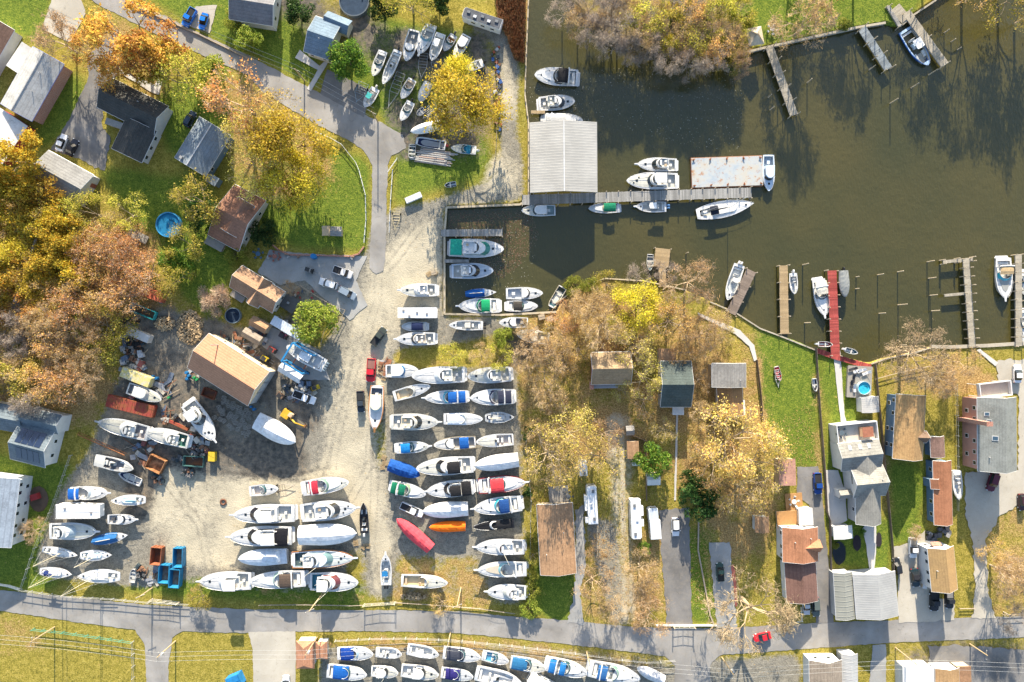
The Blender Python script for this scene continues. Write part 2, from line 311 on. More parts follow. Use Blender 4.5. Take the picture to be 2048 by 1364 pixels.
def ground_mat():
    t = NT('ground_surface'); p = t.pos(); (li, gr, di), lu = t.attr('mix_a'); (sa, _, _), _2 = t.attr('mix_b')
    n1 = t.noise(p, .16, 4); n2 = t.noise(p, .8, 5, .7); n3 = t.noise(p, 3.2, 4, .75); n4 = t.noise(p, 1.6, 4, .7, .5)
    gcol = t.ramp(t.math('ADD', t.math('MULTIPLY', n3, .55), t.math('MULTIPLY', n2, .45)), [(.33, (.08, .075, .015)), (.5, (.24, .20, .035)), (.68, (.44, .34, .095))])
    lcol = t.ramp(t.math('ADD', t.math('MULTIPLY', n3, .6), t.math('MULTIPLY', n2, .4)), [(.33, (.03, .06, .012)), (.5, (.11, .155, .02)), (.68, (.25, .27, .04))])
    c = t.mix(t.ramp(t.math('ADD', lu, t.math('MULTIPLY', t.math('SUBTRACT', n2, .5), .7)), [(.25, 0.0), (.75, 1.0)]), gcol, lcol)
    litc = t.ramp(n3, [(.3, (.11, .07, .028)), (.48, (.28, .18, .07)), (.6, (.42, .29, .12)), (.72, (.58, .43, .22))])
    def f(a, spread, lo, hi, nn): return t.ramp(t.math('ADD', a, t.math('MULTIPLY', t.math('SUBTRACT', nn, .5), spread)), [(lo, 0.0), (hi, 1.0)])
    c = t.mix(f(li, 1.5, .25, .75, n4), c, litc)
    grc = t.ramp(t.math('ADD', t.math('MULTIPLY', n3, .5), t.math('MULTIPLY', n2, .5)), [(.3, (.085, .078, .064)), (.5, (.215, .20, .162)), (.7, (.35, .315, .25))])
    c = t.mix(f(gr, .9, .3, .62, n4), c, grc)
    dic = t.ramp(n2, [(.3, (.042, .04, .036)), (.52, (.125, .112, .092)), (.75, (.25, .19, .13))])
    c = t.mix(f(di, 1.1, .3, .8, n4), c, dic)
    sac = t.ramp(t.math('ADD', t.math('MULTIPLY', n3, .45), t.math('MULTIPLY', n1, .55)), [(.3, (.27, .24, .18)), (.5, (.41, .365, .27)), (.7, (.54, .475, .35))])
    c = t.mix(f(sa, 1.0, .3, .8, n2), c, sac)
    v = t.n('ShaderNodeTexVoronoi'); v.inputs['Scale'].default_value = 1.1; v.inputs['Randomness'].default_value = 1; t.l(p, v.inputs['Vector'])
    spk = t.math('MULTIPLY', t.math('LESS_THAN', v.outputs['Distance'], .16), t.ramp(n2, [(.5, 0.0), (.62, .8)]))
    c = t.mix(spk, c, t.mix(t.math('GREATER_THAN', n4, .5), (.06, .045, .03), (.42, .27, .1)))
    t.l(c, t.b.inputs['Base Color']); t.bump(t.math('ADD', n3, n2), .7, .12); return t.done(.95, .1)
GM = ground_mat()
def grid_object(name, facemask):
    ny, nx = XX.shape; j, i = np.nonzero(facemask)
    q = np.stack([j*nx+i, j*nx+i+1, (j+1)*nx+i+1, (j+1)*nx+i], 1)
    used, inv = np.unique(q, return_inverse=True); q = inv.reshape(q.shape)
    me = bpy.data.meshes.new(name); n = len(used); me.vertices.add(n)
    co = np.stack([XX.ravel()[used], YY.ravel()[used], ZZ.ravel()[used]], 1).astype(np.float32); me.vertices.foreach_set('co', co.ravel())
    me.loops.add(q.size); me.loops.foreach_set('vertex_index', q.ravel().astype(np.int32)); me.polygons.add(len(q)); me.polygons.foreach_set('loop_start', np.arange(0, q.size, 4, dtype=np.int32))
    me.polygons.foreach_set('use_smooth', np.ones(len(q), bool)); me.update(calc_edges=True)
    for nm, ch in (('mix_a', (litter, gravel, dirt, lush)), ('mix_b', (sand, sand, sand, sand))):
        a = me.attributes.new(nm, 'FLOAT_COLOR', 'POINT'); a.data.foreach_set('color', np.stack([c.ravel()[used] for c in ch], 1).astype(np.float32).ravel())
    me.materials.append(GM); o = bpy.data.objects.new(name, me); COL.objects.link(o); o['kind'] = 'structure'; return o
fy = yard_m[:-1, :-1]
grid_object('ground', ~fy); grid_object('gravel_yard', fy)
def water_mat():
    t = NT('creek_water'); p = t.pos(); n1 = t.noise(p, .03, 4); n2 = t.noise(p, .5, 3)
    t.l(t.ramp(n1, [(.35, (.043, .042, .013)), (.65, (.062, .053, .015))]), t.b.inputs['Base Color'])
    mp = t.n('ShaderNodeMapping'); mp.inputs['Rotation'].default_value = (0, 0, R(35)); mp.inputs['Scale'].default_value = (1.0, .35, 1); t.l(p, mp.inputs[0])
    t.bump(t.math('ADD', t.noise(mp.outputs[0], 2.2, 3, .6), t.math('MULTIPLY', n2, 1.2)), .8, .11); return t.done(.10, .6)
wmb = MB(); wmb.add([(-30, -40, -1.0), (900, -40, -1.0), (900, 900, -1.0), (-30, 900, -1.0)], [(0, 1, 2, 3)])
water = wmb.build('water', water_mat()); water['kind'] = 'structure'
def ragged(pts, amp=.12, step=.8, seed=0):
    r = random.Random(seed); out = []
    for a, b in zip(pts, pts[1:]+pts[:1]):
        d = math.dist(a, b); n = max(1, int(d/step))
        for k in range(n):
            t = k/n; out.append((a[0]+(b[0]-a[0])*t+r.uniform(-amp, amp), a[1]+(b[1]-a[1])*t+r.uniform(-amp, amp)))
    return out
_sheet = [0]
def sheet(name, poly, mat, amp=.12, z=None, kind='structure'):
    import mathutils.geometry as mg
    from mathutils import Vector
    _sheet[0] += 1
    z = .012+.004*_sheet[0] if z is None else z
    pts = ragged([P(*p)[:2] for p in poly], amp, .8, _sheet[0]); tris = mg.tessellate_polygon([[Vector((x, y, 0)) for x, y in pts]])
    ar = sum(a[0]*b[1]-b[0]*a[1] for a, b in zip(pts, pts[1:]+pts[:1]))
    fs = []
    for t in tris:
        a, b, c = (pts[i] for i in t); fs.append(t if (b[0]-a[0])*(c[1]-a[1])-(b[1]-a[1])*(c[0]-a[0]) > 0 else tuple(reversed(t)))
    mb = MB(); mb.add([(x, y, z) for x, y in pts], fs); o = mb.build(name, mat)
    if kind: o['kind'] = kind
    return o
ROAD = asphalt('worn_asphalt', (.255, .245, .23)); DRIVE = asphalt('driveway_asphalt', (.17, .165, .16), .35, (.3, .26, .2), .35); CONC = asphalt('concrete', (.40, .37, .31), .15, (.36, .31, .22), .3); DARKA = asphalt('dark_asphalt', (.075, .075, .08), .3, (.2, .17, .14), .2)
PALE = asphalt('pale_concrete', (.50, .48, .45), .1, (.45, .4, .32), .15)
sheet('road', [(190,-30),(250,-6),(365,50),(512,119),(640,186),(757,242),(806,270),(812,296),(783,312),(776,330),(773,400),(772,498),(768,540),(752,548),(738,536),(744,420),(744,330),(727,300),(690,276),(632,248),(527,186),(497,151),(320,72),(190,6),(150,-30)], ROAD)
sheet('road', [(-900,1160),(0,1180),(125,1193),(300,1210),(512,1219),(740,1220),(912,1222),(1024,1233),(1130,1240),(1274,1254),(1440,1257),(1536,1251),(1700,1243),(2048,1232),(2900,1215),(2900,1258),(2048,1275),(1786,1285),(1620,1297),(1440,1310),(1420,1330),(1424,1460),(1344,1460),(1350,1330),(1330,1312),(1200,1296),(1024,1276),(912,1266),(740,1262),(592,1263),(495,1266),(430,1265),(365,1262),(345,1275),(337,1330),(336,1460),(296,1460),(290,1290),(270,1260),(150,1244),(0,1221),(-900,1200)], ROAD)
sheet('driveway', [(497,1264),(590,1262),(592,1300),(588,1460),(510,1460),(505,1300)], CONC)
sheet('driveway', [(110,-20),(150,-30),(172,25),(140,85),(84,58)], CONC)
sheet('driveway', [(235,60),(270,100),(205,190),(205,250),(222,280),(210,340),(190,335),(160,318),(100,300),(138,240),(176,160),(175,110)], DRIVE, .25)
sheet('driveway', [(392,13),(434,10),(420,66),(362,48)], CONC)
sheet('driveway', [(655,138),(742,180),(728,235),(640,188)], DRIVE)
sheet('driveway', [(540,500),(620,508),(735,512),(712,560),(735,610),(700,640),(640,590),(610,560),(560,570),(515,545)], asphalt('grey_concrete', (.30, .30, .29), .25))
sheet('driveway', [(505,640),(560,660),(640,700),(660,760),(600,760),(560,720),(490,665)], asphalt('grey_concrete', (.30, .30, .29), .25))
sheet('driveway', [(1318,1020),(1378,1015),(1384,1250),(1334,1250),(1322,1100)], DRIVE, .2)
sheet('driveway', [(1418,1085),(1460,1085),(1474,1258),(1434,1256),(1424,1150)], asphalt('grey_concrete', (.30, .30, .29), .25), .2)
sheet('driveway', [(1150,1020),(1168,1010),(1172,1130),(1160,1180),(1170,1250),(1134,1246),(1146,1200),(1152,1140)], asphalt('grey_concrete', (.30, .30, .29), .25), .3)
sheet('driveway', [(1594,934),(1636,932),(1644,990),(1668,1245),(1632,1247),(1628,1100),(1618,1010),(1594,990)], DRIVE)
sheet('driveway', [(1785,1095),(1820,1085),(1850,1060),(1853,1100),(1862,1190),(1908,1205),(1908,1240),(1796,1246),(1796,1140)], CONC, .2)
sheet('driveway', [(1993,718),(2060,720),(2060,1000),(2000,1030),(1972,1080),(1976,1180),(1990,1236),(1944,1238),(1950,1180),(1944,1080),(1930,1030),(1930,946),(2036,940),(2036,790),(1996,780)], CONC, .3)
sheet('driveway', [(1745,1290),(1772,1288),(1772,1400),(1735,1400)], asphalt('grey_concrete', (.30, .30, .29), .25))
sheet('driveway', [(1855,1292),(1905,1290),(2050,1300),(2050,1400),(1930,1400),(1915,1330),(1860,1335)], DRIVE, .3)
for p in ([(221,135),(226,132),(310,170),(322,140),(330,143),(318,190),(306,186)], [(590,116),(600,100),(640,132),(652,120),(656,126),(622,182),(614,178),(636,140)], [(1666,700),(1680,700),(1689,830),(1694,848),(1682,848),(1676,800)], [(1649,940),(1676,940),(1690,985),(1694,1040),(1660,1060)],
          [(1952,700),(1960,698),(1996,726),(1990,732)], [(1352,828),(1356,828),(1352,1000),(1348,1000)], [(1730,1050),(1752,1045),(1752,1100),(1748,1140),(1738,1140),(1732,1090),(1724,1058)], [(1395,625),(1480,660),(1508,690),(1514,720),(1508,722),(1498,692),(1470,668),(1398,632)]):
    sheet('path', p, PALE, .05)
sheet('path', [(1462,1130),(1468,1128),(1476,1210),(1471,1214)], asphalt('red_strip', (.42, .12, .09), .1))
# ---------------------------------------------------------------- trees
def limbs(mb, r, p, d, length, rad, depth, tips, spread=.6, up=.25, n=4, kids=(2, 4), shrink=.66):
    """recursive branching; collects the tips"""
    seg = 2; q = np.array(p, float); dd = np.array(d, float)
    for k in range(seg):
        dd = dd+np.array([r.uniform(-1, 1), r.uniform(-1, 1), r.uniform(-.6, 1)])*.16; dd /= np.linalg.norm(dd)
        q2 = q+dd*length/seg; mb.tube(q, q2, max(.018, rad*(1-.22*k)), max(.015, rad*(1-.22*(k+1))), n, cap=False); q = q2
        if depth <= 1: tips.append(q.copy())
    if depth == 0: return
    for i in range(r.randint(*kids)):
        a = r.uniform(0, 2*math.pi); s = spread*r.uniform(.6, 1.25)
        u = np.cross(dd, (0.3, .2, 1)); u /= np.linalg.norm(u)+1e-9; w_ = np.cross(dd, u)
        nd = dd*math.cos(s)+(u*math.cos(a)+w_*math.sin(a))*math.sin(s)+np.array([0, 0, up*r.uniform(0, 1)]); nd /= np.linalg.norm(nd)
        limbs(mb, r, q, nd, length*shrink*r.uniform(.75, 1.2), rad*.58, depth-1, tips, spread, up, 3 if depth < 3 else n, kids, shrink)
def leaf_cards(mb, r, c, k, size, flat=.35, asp=.32):
    for _ in range(k):
        s = size*(r.uniform(.4, 1.0) if r.random() < .75 else r.uniform(1.0, 1.7)); n = np.array([r.gauss(0, 1), r.gauss(0, 1), r.gauss(0, 1)+flat]); n /= np.linalg.norm(n)
        u = np.cross(n, (r.uniform(-1, 1), r.uniform(-1, 1), .3)); u /= np.linalg.norm(u)+1e-9; v = np.cross(n, u)
        mb.add([c[_]-u*s*.5, c[_]-v*s*asp, c[_]+u*s*.5, c[_]+v*s*asp], [(0, 1, 2, 3)])
def tree_proto(kind, seed):
    """unit-scale tree: crown radius about 5 m"""
    r = random.Random(seed); K = TREES[kind]; H = K['h']; tr = MB(); br = MB(); tips = []
    RC = 5.0
    if K['leaves'] > 0 and K['lobes']:
        th = H*.34; tr.tube((0, 0, -.3), (r.uniform(-.3, .3), r.uniform(-.3, .3), th), .26, .17, 7)
        lobes = []
        for i in range(K['lobes']):
            a = r.uniform(0, 2*math.pi); rr = RC*.80*math.sqrt(r.random()); z = H*(.30+.50*r.random()*(1-(rr/RC)**2*.7))
            lobes.append((rr*math.cos(a), rr*math.sin(a), z, RC*r.uniform(.14, .36), r.uniform(.5, .8)))
            tr.tube((0, 0, th*.85), (rr*math.cos(a)*.8, rr*math.sin(a)*.8, z-.2), .11, .04, 4, cap=False)
        lb = MB(); wts = [l[3]**2 for l in lobes]
        for l in r.choices(lobes, wts, k=K['leaves']):
            while True:
                v = np.array([r.gauss(0, 1) for _ in range(3)]); nv = np.linalg.norm(v)
                if nv > .1: break
            v = v/nv*l[3]*r.uniform(.55, 1.12)**.7; v[2] *= l[4]
            leaf_cards(lb, r, [np.array(l[:3])+v], 1, K['size'])
        if K.get('twigs'):
            for l in lobes:
                for _ in range(K['twigs']):
                    v = np.array([r.gauss(0, 1), r.gauss(0, 1), abs(r.gauss(0, .8))]); v /= np.linalg.norm(v); c = np.array(l[:3]); tr.tube(c, c+v*l[3]*1.25, .05, .015, 3, cap=False)
        return tr, lb
    th = H*K.get('fork', .3); tr.tube((0, 0, -.3), (0, 0, th), K.get('rad', .3), K.get('rad', .3)*.8, 7)
    nb = r.randint(5, 7)
    for i in range(nb):
        a = 2*math.pi*i/nb+r.uniform(-.4, .4); el = r.uniform(.25, 1.1); d = (math.cos(a)*math.cos(el), math.sin(a)*math.cos(el), math.sin(el))
        limbs(br, r, (0, 0, th*r.uniform(.8, 1)), d, RC*K.get('len', .42), K.get('rad', .3)*.45, K.get('depth', 4), tips, K.get('spread', .55), .15, 4, K.get('kids', (2, 4)))
    lb = br
    if K['leaves']:
        for c in r.choices(tips, k=K['leaves']): leaf_cards(lb, r, [c+np.array([r.gauss(0, K.get('fuzz', .35)), r.gauss(0, K.get('fuzz', .35)), r.gauss(0, .3)])], 1, K['size'], asp=K.get('asp', .32)); lb.m[-1] = 1
    return tr, lb
def evergreen_proto(seed):
    r = random.Random(seed); tr = MB(); lb = MB(); tr.tube((0, 0, -.3), (0, 0, 11), .25, .05, 6)
    for _ in range(4200):
        t = r.random()**.8; rad = 5.0*(1-t)**.75*(.72+.28*math.sin(t*34+r.uniform(-.6, .6)))*r.uniform(.62, 1.05)**.6; a = r.uniform(0, 2*math.pi); rad *= 1+.16*math.sin(3*a+t*9)+.1*math.sin(7*a)
        leaf_cards(lb, r, [np.array([rad*math.cos(a), rad*math.sin(a), 1.0+t*10.6-rad*.12])], 1, .62)
    return tr, lb
LM = dict(lobes=0, len=.50, depth=4, kids=(2, 4), spread=.62, fork=.26, rad=.28)
TREES = dict(
    gold=dict(LM, h=10, leaves=5000, size=.40, fuzz=.45, cols=((.46, .24, .02), (.58, .37, .03), (.54, .42, .05), (.32, .28, .04)), bark=(.2, .15, .1)),
    yellow=dict(LM, h=9, leaves=8500, size=.32, fuzz=.75, kids=(3, 4), len=.46, cols=((.50, .42, .03), (.66, .54, .05), (.68, .50, .07), (.36, .37, .04)), bark=(.2, .15, .1)),
    orange=dict(LM, h=12, leaves=3300, size=.40, fuzz=.45, cols=((.44, .20, .05), (.64, .33, .07), (.68, .42, .10), (.48, .38, .06)), bark=(.22, .17, .13)),
    rust=dict(LM, h=9, leaves=1800, size=.30, fuzz=.5, depth=5, kids=(2, 4), cols=((.54, .22, .07), (.70, .35, .11), (.76, .48, .20), (.66, .43, .11)), bark=(.46, .34, .25)),
    olive=dict(LM, h=8, leaves=3400, size=.34, fuzz=.55, cols=((.16, .18, .02), (.36, .35, .04), (.54, .46, .07), (.62, .48, .14)), bark=(.28, .23, .16)),
    green=dict(h=8, leaves=4600, size=.46, lobes=26, cols=((.035, .09, .012), (.085, .17, .02), (.15, .25, .03), (.26, .32, .04)), bark=(.12, .09, .06)),
    lime=dict(h=7, leaves=4600, size=.42, lobes=26, cols=((.12, .18, .02), (.24, .29, .035), (.36, .38, .06), (.34, .32, .06)), bark=(.14, .1, .07)),
    dark=dict(h=8, leaves=4600, size=.46, lobes=24, cols=((.012, .035, .010), (.03, .075, .018), (.055, .12, .025), (.10, .17, .04)), bark=(.1, .07, .05)),
    dome=dict(h=6, leaves=5200, size=.26, lobes=30, twigs=40, cols=((.46, .30, .17), (.60, .42, .26), (.68, .50, .33), (.5, .33, .2)), bark=(.55, .42, .3)),
    bare=dict(h=10, leaves=2600, size=.70, asp=.035, fuzz=.5, lobes=0, depth=5, len=.42, rad=.20, kids=(3, 4), spread=.55, cols=((.62, .42, .19), (.52, .33, .14), (.70, .52, .27)), bark=(.44, .34, .23)),
    grey=dict(h=10, leaves=2800, size=.70, asp=.035, fuzz=.5, lobes=0, depth=5, len=.42, rad=.20, kids=(3, 4), spread=.55, cols=((.42, .34, .28), (.34, .28, .24), (.50, .41, .33)), bark=(.36, .31, .26)),
    pale=dict(h=13, leaves=2200, size=.65, asp=.035, fuzz=.5, lobes=0, rad=.30, depth=5, fork=.22, len=.44, cols=((.46, .36, .22), (.38, .29, .18)), bark=(.40, .31, .20), kids=(3, 4), spread=.6),
    sparse=dict(LM, h=10, leaves=2500, size=.27, fuzz=.5, depth=5, kids=(2, 4), cols=((.48, .40, .06), (.64, .52, .11), (.70, .54, .2), (.46, .44, .07)), bark=(.40, .32, .22)),
    amber=dict(LM, h=10, leaves=3000, size=.27, fuzz=.5, depth=5, kids=(2, 4), cols=((.58, .33, .07), (.70, .45, .13), (.74, .54, .22), (.58, .44, .09)), bark=(.40, .31, .22)),
)
TREE_LABEL = dict(gold='gold and yellow leaved tree', yellow='bright yellow leaved tree', orange='orange leaved tree', rust='rusty half bare tree', dome='tan brown domed tree', olive='olive brown bushy tree', green='mid green full crowned tree', lime='yellow green round crowned tree', dark='dark green dense tree',
                  bare='bare tan twigged tree', grey='bare grey twigged tree', pale='tall pale limbed bare tree', sparse='thinly leaved yellow tree', amber='thinly leaved amber brown tree')
_protos = {}
def tree(px, py, rpx, kind, where, label=None, group=None, name=None, seed=None, zs=1.0, base=0.0):
    r = random.Random(seed if seed is not None else int(px*131+py*17))
    var = r.randrange(3); key = (kind, var)
    K = TREES.get(kind); h = 10 if kind == 'evergreen' else K['h']; s = rpx*S/5.0*1.12
    x, y, _ = P(px, py, h*s*zs*.6); nm = name or ('bare_tree' if kind in ('bare', 'grey', 'pale') else 'autumn_tree' if kind in ('gold', 'yellow', 'orange', 'rust', 'sparse', 'amber') else 'leafy_tree')
    if key not in _protos:
        tr, lb = tree_proto(kind, var*7+sum(map(ord, kind)))
        bm_ = bark('bark_'+kind, K['bark']); lm = leaf('leaves_'+kind, K['cols'])
        t = tr.build('trunk', bm_); c = lb.build('crown', lm if K['lobes'] else [bm_, lm])
        _protos[key] = (t, c)
        first = True
    else: first = False
    t, c = _protos[key]
    root = empty(nm, (x, y, base), r.uniform(0, 6.28), label or f'{TREE_LABEL[kind]} {where}', 'bush' if 'bush' in nm else 'tree', group)
    root.scale = (s, s, s*zs)
    for o in (t, c):
        q = o if first else o.copy()
        if not first: COL.objects.link(q)
        q.parent = root
    return root
G_WOOD = 'trees of the autumn wood'; G_BANK = 'trees on the north bank'; G_LOT = 'trees among the waterfront lots'; G_NW = 'street and garden trees'
# street and garden trees
for a in [(238,54,60,'orange','hanging over the street bend, highest of its clump'),(288,88,46,'orange','beside the street above the dark roofed house'),(186,90,42,'orange','at the edge of the tan concrete drive'),(298,128,36,'gold','between the orange trees and the footpath'),(232,128,38,'orange','over the black driveway beside the dark house'),
          (108,74,42,'bare','beside the white roofed long house'),(368,152,46,'olive','on the lawn between the dark house and the street'),(416,140,36,'lime','beside the street bend, next to the olive tree'),(474,196,60,'rust','at the road verge north of the yellow clump'),
          (568,286,60,'yellow','largest of the clump inside the street curve'),(536,238,50,'sparse','at the top of the clump inside the street curve'),(580,352,48,'yellow','lowest of the clump inside the street curve'),(500,262,44,'sparse','between the rust tree and the yellow clump'),(516,334,46,'sparse','on the house side of the yellow clump'),
          (466,34,20,'lime','small, beside the driveway of the blue cars'),(492,76,28,'lime','at the roadside below the blue cars'),(22,312,46,'gold','near the garage with the charcoal roof'),(20,370,40,'gold','at the wood edge left of the charcoal garage'),(395,398,40,'olive','beside the blue pool'),(402,430,34,'dark','between the blue pool and the brown roofed house'),(372,490,32,'olive','below the blue pool'),(346,524,30,'green','beside the wood below the blue pool'),(342,560,28,'olive','at the wood corner above the rusty container'),
          (424,600,33,'dome','round, beside the log pile and the black pool'),(524,464,28,'dark','round, against the brown roofed house'),(474,506,22,'lime','in front of the brown house porch'),(622,642,46,'lime','round, inside the low fence by the yard'),(693,114,38,'green','beside the blue roofed house by the boats'),(594,16,30,'dark','behind the street house with a pool'),
          (922,196,60,'yellow','spreading over the boats of the top yard'),(918,142,30,'yellow','at the top of the boats in the top yard'),(896,232,26,'sparse','low beside the wrapped boat in the top yard'),(764,8,30,'dark','at the edge of the pool garden'),(820,2,38,'olive','above the boats of the top yard'),(876,-2,30,'dark','above the top yard beside the bus'),(700,560,6,'lime','tiny, beside the play house')][:-1]:
    tree(*a, group=G_NW, zs=1.0 if a[3] in ('lime','dark','green','dome') else 1.25)
tree(578,578,16,'bare','behind the brown L shaped house', group=G_NW)
# the wood on the west side: hundreds of twigs, each tree on its own
r0 = random.Random(5); k = 0
def zone(x, y):
    if x < 140 and y < 580: return r0.choice(['gold', 'gold', 'yellow', 'gold', 'sparse', 'amber'])
    if y < 470: return r0.choice(['amber', 'rust', 'olive', 'sparse'])
    if x >= 140 and y < 620: return r0.choice(['rust', 'rust', 'rust', 'bare', 'rust', 'sparse', 'bare', 'amber'])
    if y < 640: return r0.choice(['rust', 'gold', 'amber', 'sparse', 'orange'])
    return r0.choice(['bare', 'olive', 'bare', 'amber', 'rust', 'bare', 'grey', 'olive'])
WOOD = [(0,-60),(330,-60)]
for gy in range(395, 850, 37):
    for gx in range(-30, 330, 40):
        x = gx+r0.uniform(-15, 15); y = gy+r0.uniform(-14, 14)
        lim = 90 if y < 405 else 180 if y < 425 else 265 if y < 470 else 290 if y < 500 else 300 if y < 560 else 262 if y < 595 else 222 if y < 690 else 204 if y < 790 else 190 if y < 800 else 90
        if x > lim or (y > 790 and x < 140) or (250 < x < 330 and 570 < y < 600): continue
        if 262 < x < 305 and 450 < y < 480: continue
        kd = zone(x, y); k += 1
        tree(x, y, r0.uniform(28, 42), kd, '', label=f'{TREE_LABEL[kd]} in the dense wood west of the boat yard', group=f'{kd} trees of the western wood')
# north bank
for a in [(1128,22,28,'grey'),(1160,40,30,'bare'),(1210,74,30,'grey'),(1228,90,26,'grey'),(1282,76,30,'bare'),(1322,112,28,'grey'),(1368,66,28,'bare'),(1378,124,26,'grey'),(1410,54,28,'bare'),(1452,64,26,'bare'),(1432,124,26,'grey'),(1478,92,24,'bare'),(1260,24,30,'bare'),(1180,10,30,'grey'),(1310,58,28,'bare'),(1398,4,30,'bare'),(1450,8,28,'olive'),(1350,-4,30,'olive'),(1480,126,22,'bare'),(1230,-6,32,'bare'),(1185,62,32,'grey'),(1243,56,34,'grey'),(1262,96,28,'grey'),(1215,20,32,'grey'),(1300,92,28,'grey'),(1344,128,24,'grey'),(1400,122,26,'grey'),(1365,100,26,'bare'),(1290,36,34,'olive'),(1338,58,34,'olive'),(1384,28,28,'rust'),(1318,24,26,'bare'),(1392,76,32,'olive'),(1440,96,28,'rust'),(1418,112,22,'rust'),(1436,36,32,'olive'),(1470,118,22,'olive'),(1468,66,26,'olive'),(1482,20,26,'olive'),(1330,86,18,'yellow'),(1344,22,14,'gold'),(1454,124,18,'dark'),(1360,48,20,'dark'),(1494,44,18,'lime')]:
    tree(a[0], a[1], a[2], a[3], '', label=f'{TREE_LABEL[a[3]]} in the thicket on the north bank of the creek', group=f'{a[3]} trees of the north bank', zs=1.15)
for x, y, rr_, kd in ((1690,-70,34,'amber'),(1740,-60,40,'amber'),(1890,-90,44,'amber'),(1985,-70,50,'amber'),(2050,-40,50,'olive'),(2090,10,44,'amber'),(1600,-90,36,'amber')): tree(x, y, rr_, kd, '', label=f'tall {TREE_LABEL[kd]} beyond the upper edge, shading the creek', group=f'{kd} trees beyond the upper edge', zs=1.25)
tree(1620,36,54,'bare','spreading over the north bank lawn beside the tan pier', group=G_BANK)
# waterfront lots
for a in [(1280,612,38,'yellow','brightest, near the creek edge'),(1384,562,46,'bare','leaning over the creek beside the tan dock',),(1206,650,44,'bare','among the creek edge lots above the brown roof'),(1176,606,34,'bare','at the creek corner above the skiff'),(1344,642,40,'amber','beside the creek edge above the dark green roof'),(1404,672,36,'bare','beside the winding path by the creek'),(1268,690,36,'sparse','over the brown roofed cottage, upper'),(1292,752,34,'sparse','between the brown cottage and the dark green roof'),(1246,656,26,'olive','low, above the brown roofed cottage'),(1366,706,26,'amber','over the back of the dark green roof'),
          (1064,700,38,'bare','at the lot edge beside the boat rows'),(1112,706,38,'bare','in the open lot beside the brown cottage'),(1098,780,34,'bare','low in the open lot east of the boat rows'),(1002,676,22,'lime','among the boats by the creek wall'),(905,712,22,'olive','behind the boats of the second row'),(962,712,24,'bare','behind the boats beside the lime bush'),(1000,716,22,'olive','scrubby, right behind the flybridge boat with the sun pad'),(1096,912,50,'sparse','lowest left of the open lot beside the boat rows'),(1142,872,44,'sparse','in the open lot below the brown cottage'),(1190,916,44,'sparse','over the grey camper in the open lot'),(1206,872,34,'bare','beside the gravel track, above the camper'),(1080,868,26,'bare','by the end of the boat rows'),
          (1308,924,33,'green','round, over the small sheds'),(1404,1004,40,'dark','beside the long black driveway, tall'),(1384,960,22,'dark','small, above the long black driveway'),(1478,884,62,'amber','broad, over the back lawn below the grey gabled house'),(1440,930,44,'amber','spreading beside the straight footpath'),(1520,930,46,'sparse','beside the brown flat roofed shed'),(1490,980,44,'sparse','above the small brown shed'),(1536,880,36,'amber','next to the open green lawn'),(1440,850,32,'sparse','below the grey gabled house'),
          (1187,1166,36,'bare','on the verge between two tracks by the lower road'),(1228,1226,26,'bare','small, beside the lower road'),(1284,1140,34,'bare','forked, between the track and the black driveway'),(1306,1236,38,'bare','at the roadside by the black driveway'),(1528,1246,72,'pale','great, hanging over the lower road'),(1856,704,56,'pale','tall, on the lawn behind the tan roofed house'),(1880,760,36,'bare','beside the tan roofed house'),(1932,724,30,'bare','in the lawn beside the concrete drive'),(2024,1150,46,'bare','at the verge of the far lot by the road'),(1990,1104,24,'amber','small, beside the grey driveway'),(2036,1240,30,'grey','at the corner of the lower road'),
          (1330,540,24,'grey','over the water beside the tan dock'),(1278,548,24,'grey','at the water edge behind the rowboat'),(1440,640,26,'bare','at the foot of the brown dock')]:
    tree(*a, group=G_LOT)
for a in [(1058,868,15,'dark','beside the end of the boat rows'),(1054,985,12,'dark','beside the red canopied boat bow'),(1150,574,20,'lime','at the creek bank beside the skiff'),(1180,572,22,'lime','along the creek bank'),(1215,568,22,'olive','along the creek bank top'),(1160,600,22,'bare','on the creek bank above the lot'),(1130,640,28,'rust','at the creek corner lot'),(1066,1078,15,'lime','beside the long brown roof, upper'),(1066,1112,15,'olive','beside the long brown roof, middle'),(1064,1150,17,'lime','beside the lower end of the long brown roof'),(1066,1184,17,'lime','by the three white boats at the road'),
          (1062,1218,20,'lime','at the corner of the lower road'),(1290,1096,14,'green','beside the white motorhome'),(1478,768,13,'green','against the dark green roofed house'),(400,1196,20,'olive','at the fence by the dumpsters'),(884,1208,20,'amber','straw coloured, on the road verge'),(1690,48,14,'lime','on the north bank lawn'),(1672,1092,8,'lime','in the small pond'),(1830,1068,16,'bare','beside the white pickup drive'),(1726,1064,7,'green','in a mulched bed'),(62,1064,24,'bare','on the garden lawn beside the blue gabled house'),(655,1290,8,'bare','beside the orange roofed sheds')]:
    tree(a[0], a[1], a[2], a[3], '', label=f'small {TREE_LABEL[a[3]].replace(" tree", " bush").replace("tree", "bush")} {a[4]}', group='bushes', name='garden_bush', zs=.75)
for k_, (x, y) in enumerate(((1050,660),(1120,668),(1150,650),(1180,676),(1060,740),(1090,745),(1130,730),(1110,810),(1226,660),(1450,676),(1160,700),(1210,606),(1110,950),(1240,780),(1290,800),(1400,760),(1404,820),(1400,900),(1440,1000),(1500,1020),(1280,700),(1330,860),(1200,1100),(1290,1190))):
    kd = ('bare', 'sparse', 'amber', 'bare')[k_ % 4]; tree(x, y, 20+(k_*7) % 9, kd, '', label=f'{TREE_LABEL[kd].replace(" tree", " brush clump")} in the lots east of the boat rows', group=f'{kd} brush clumps of the lots', name='brush_bush', zs=.7)
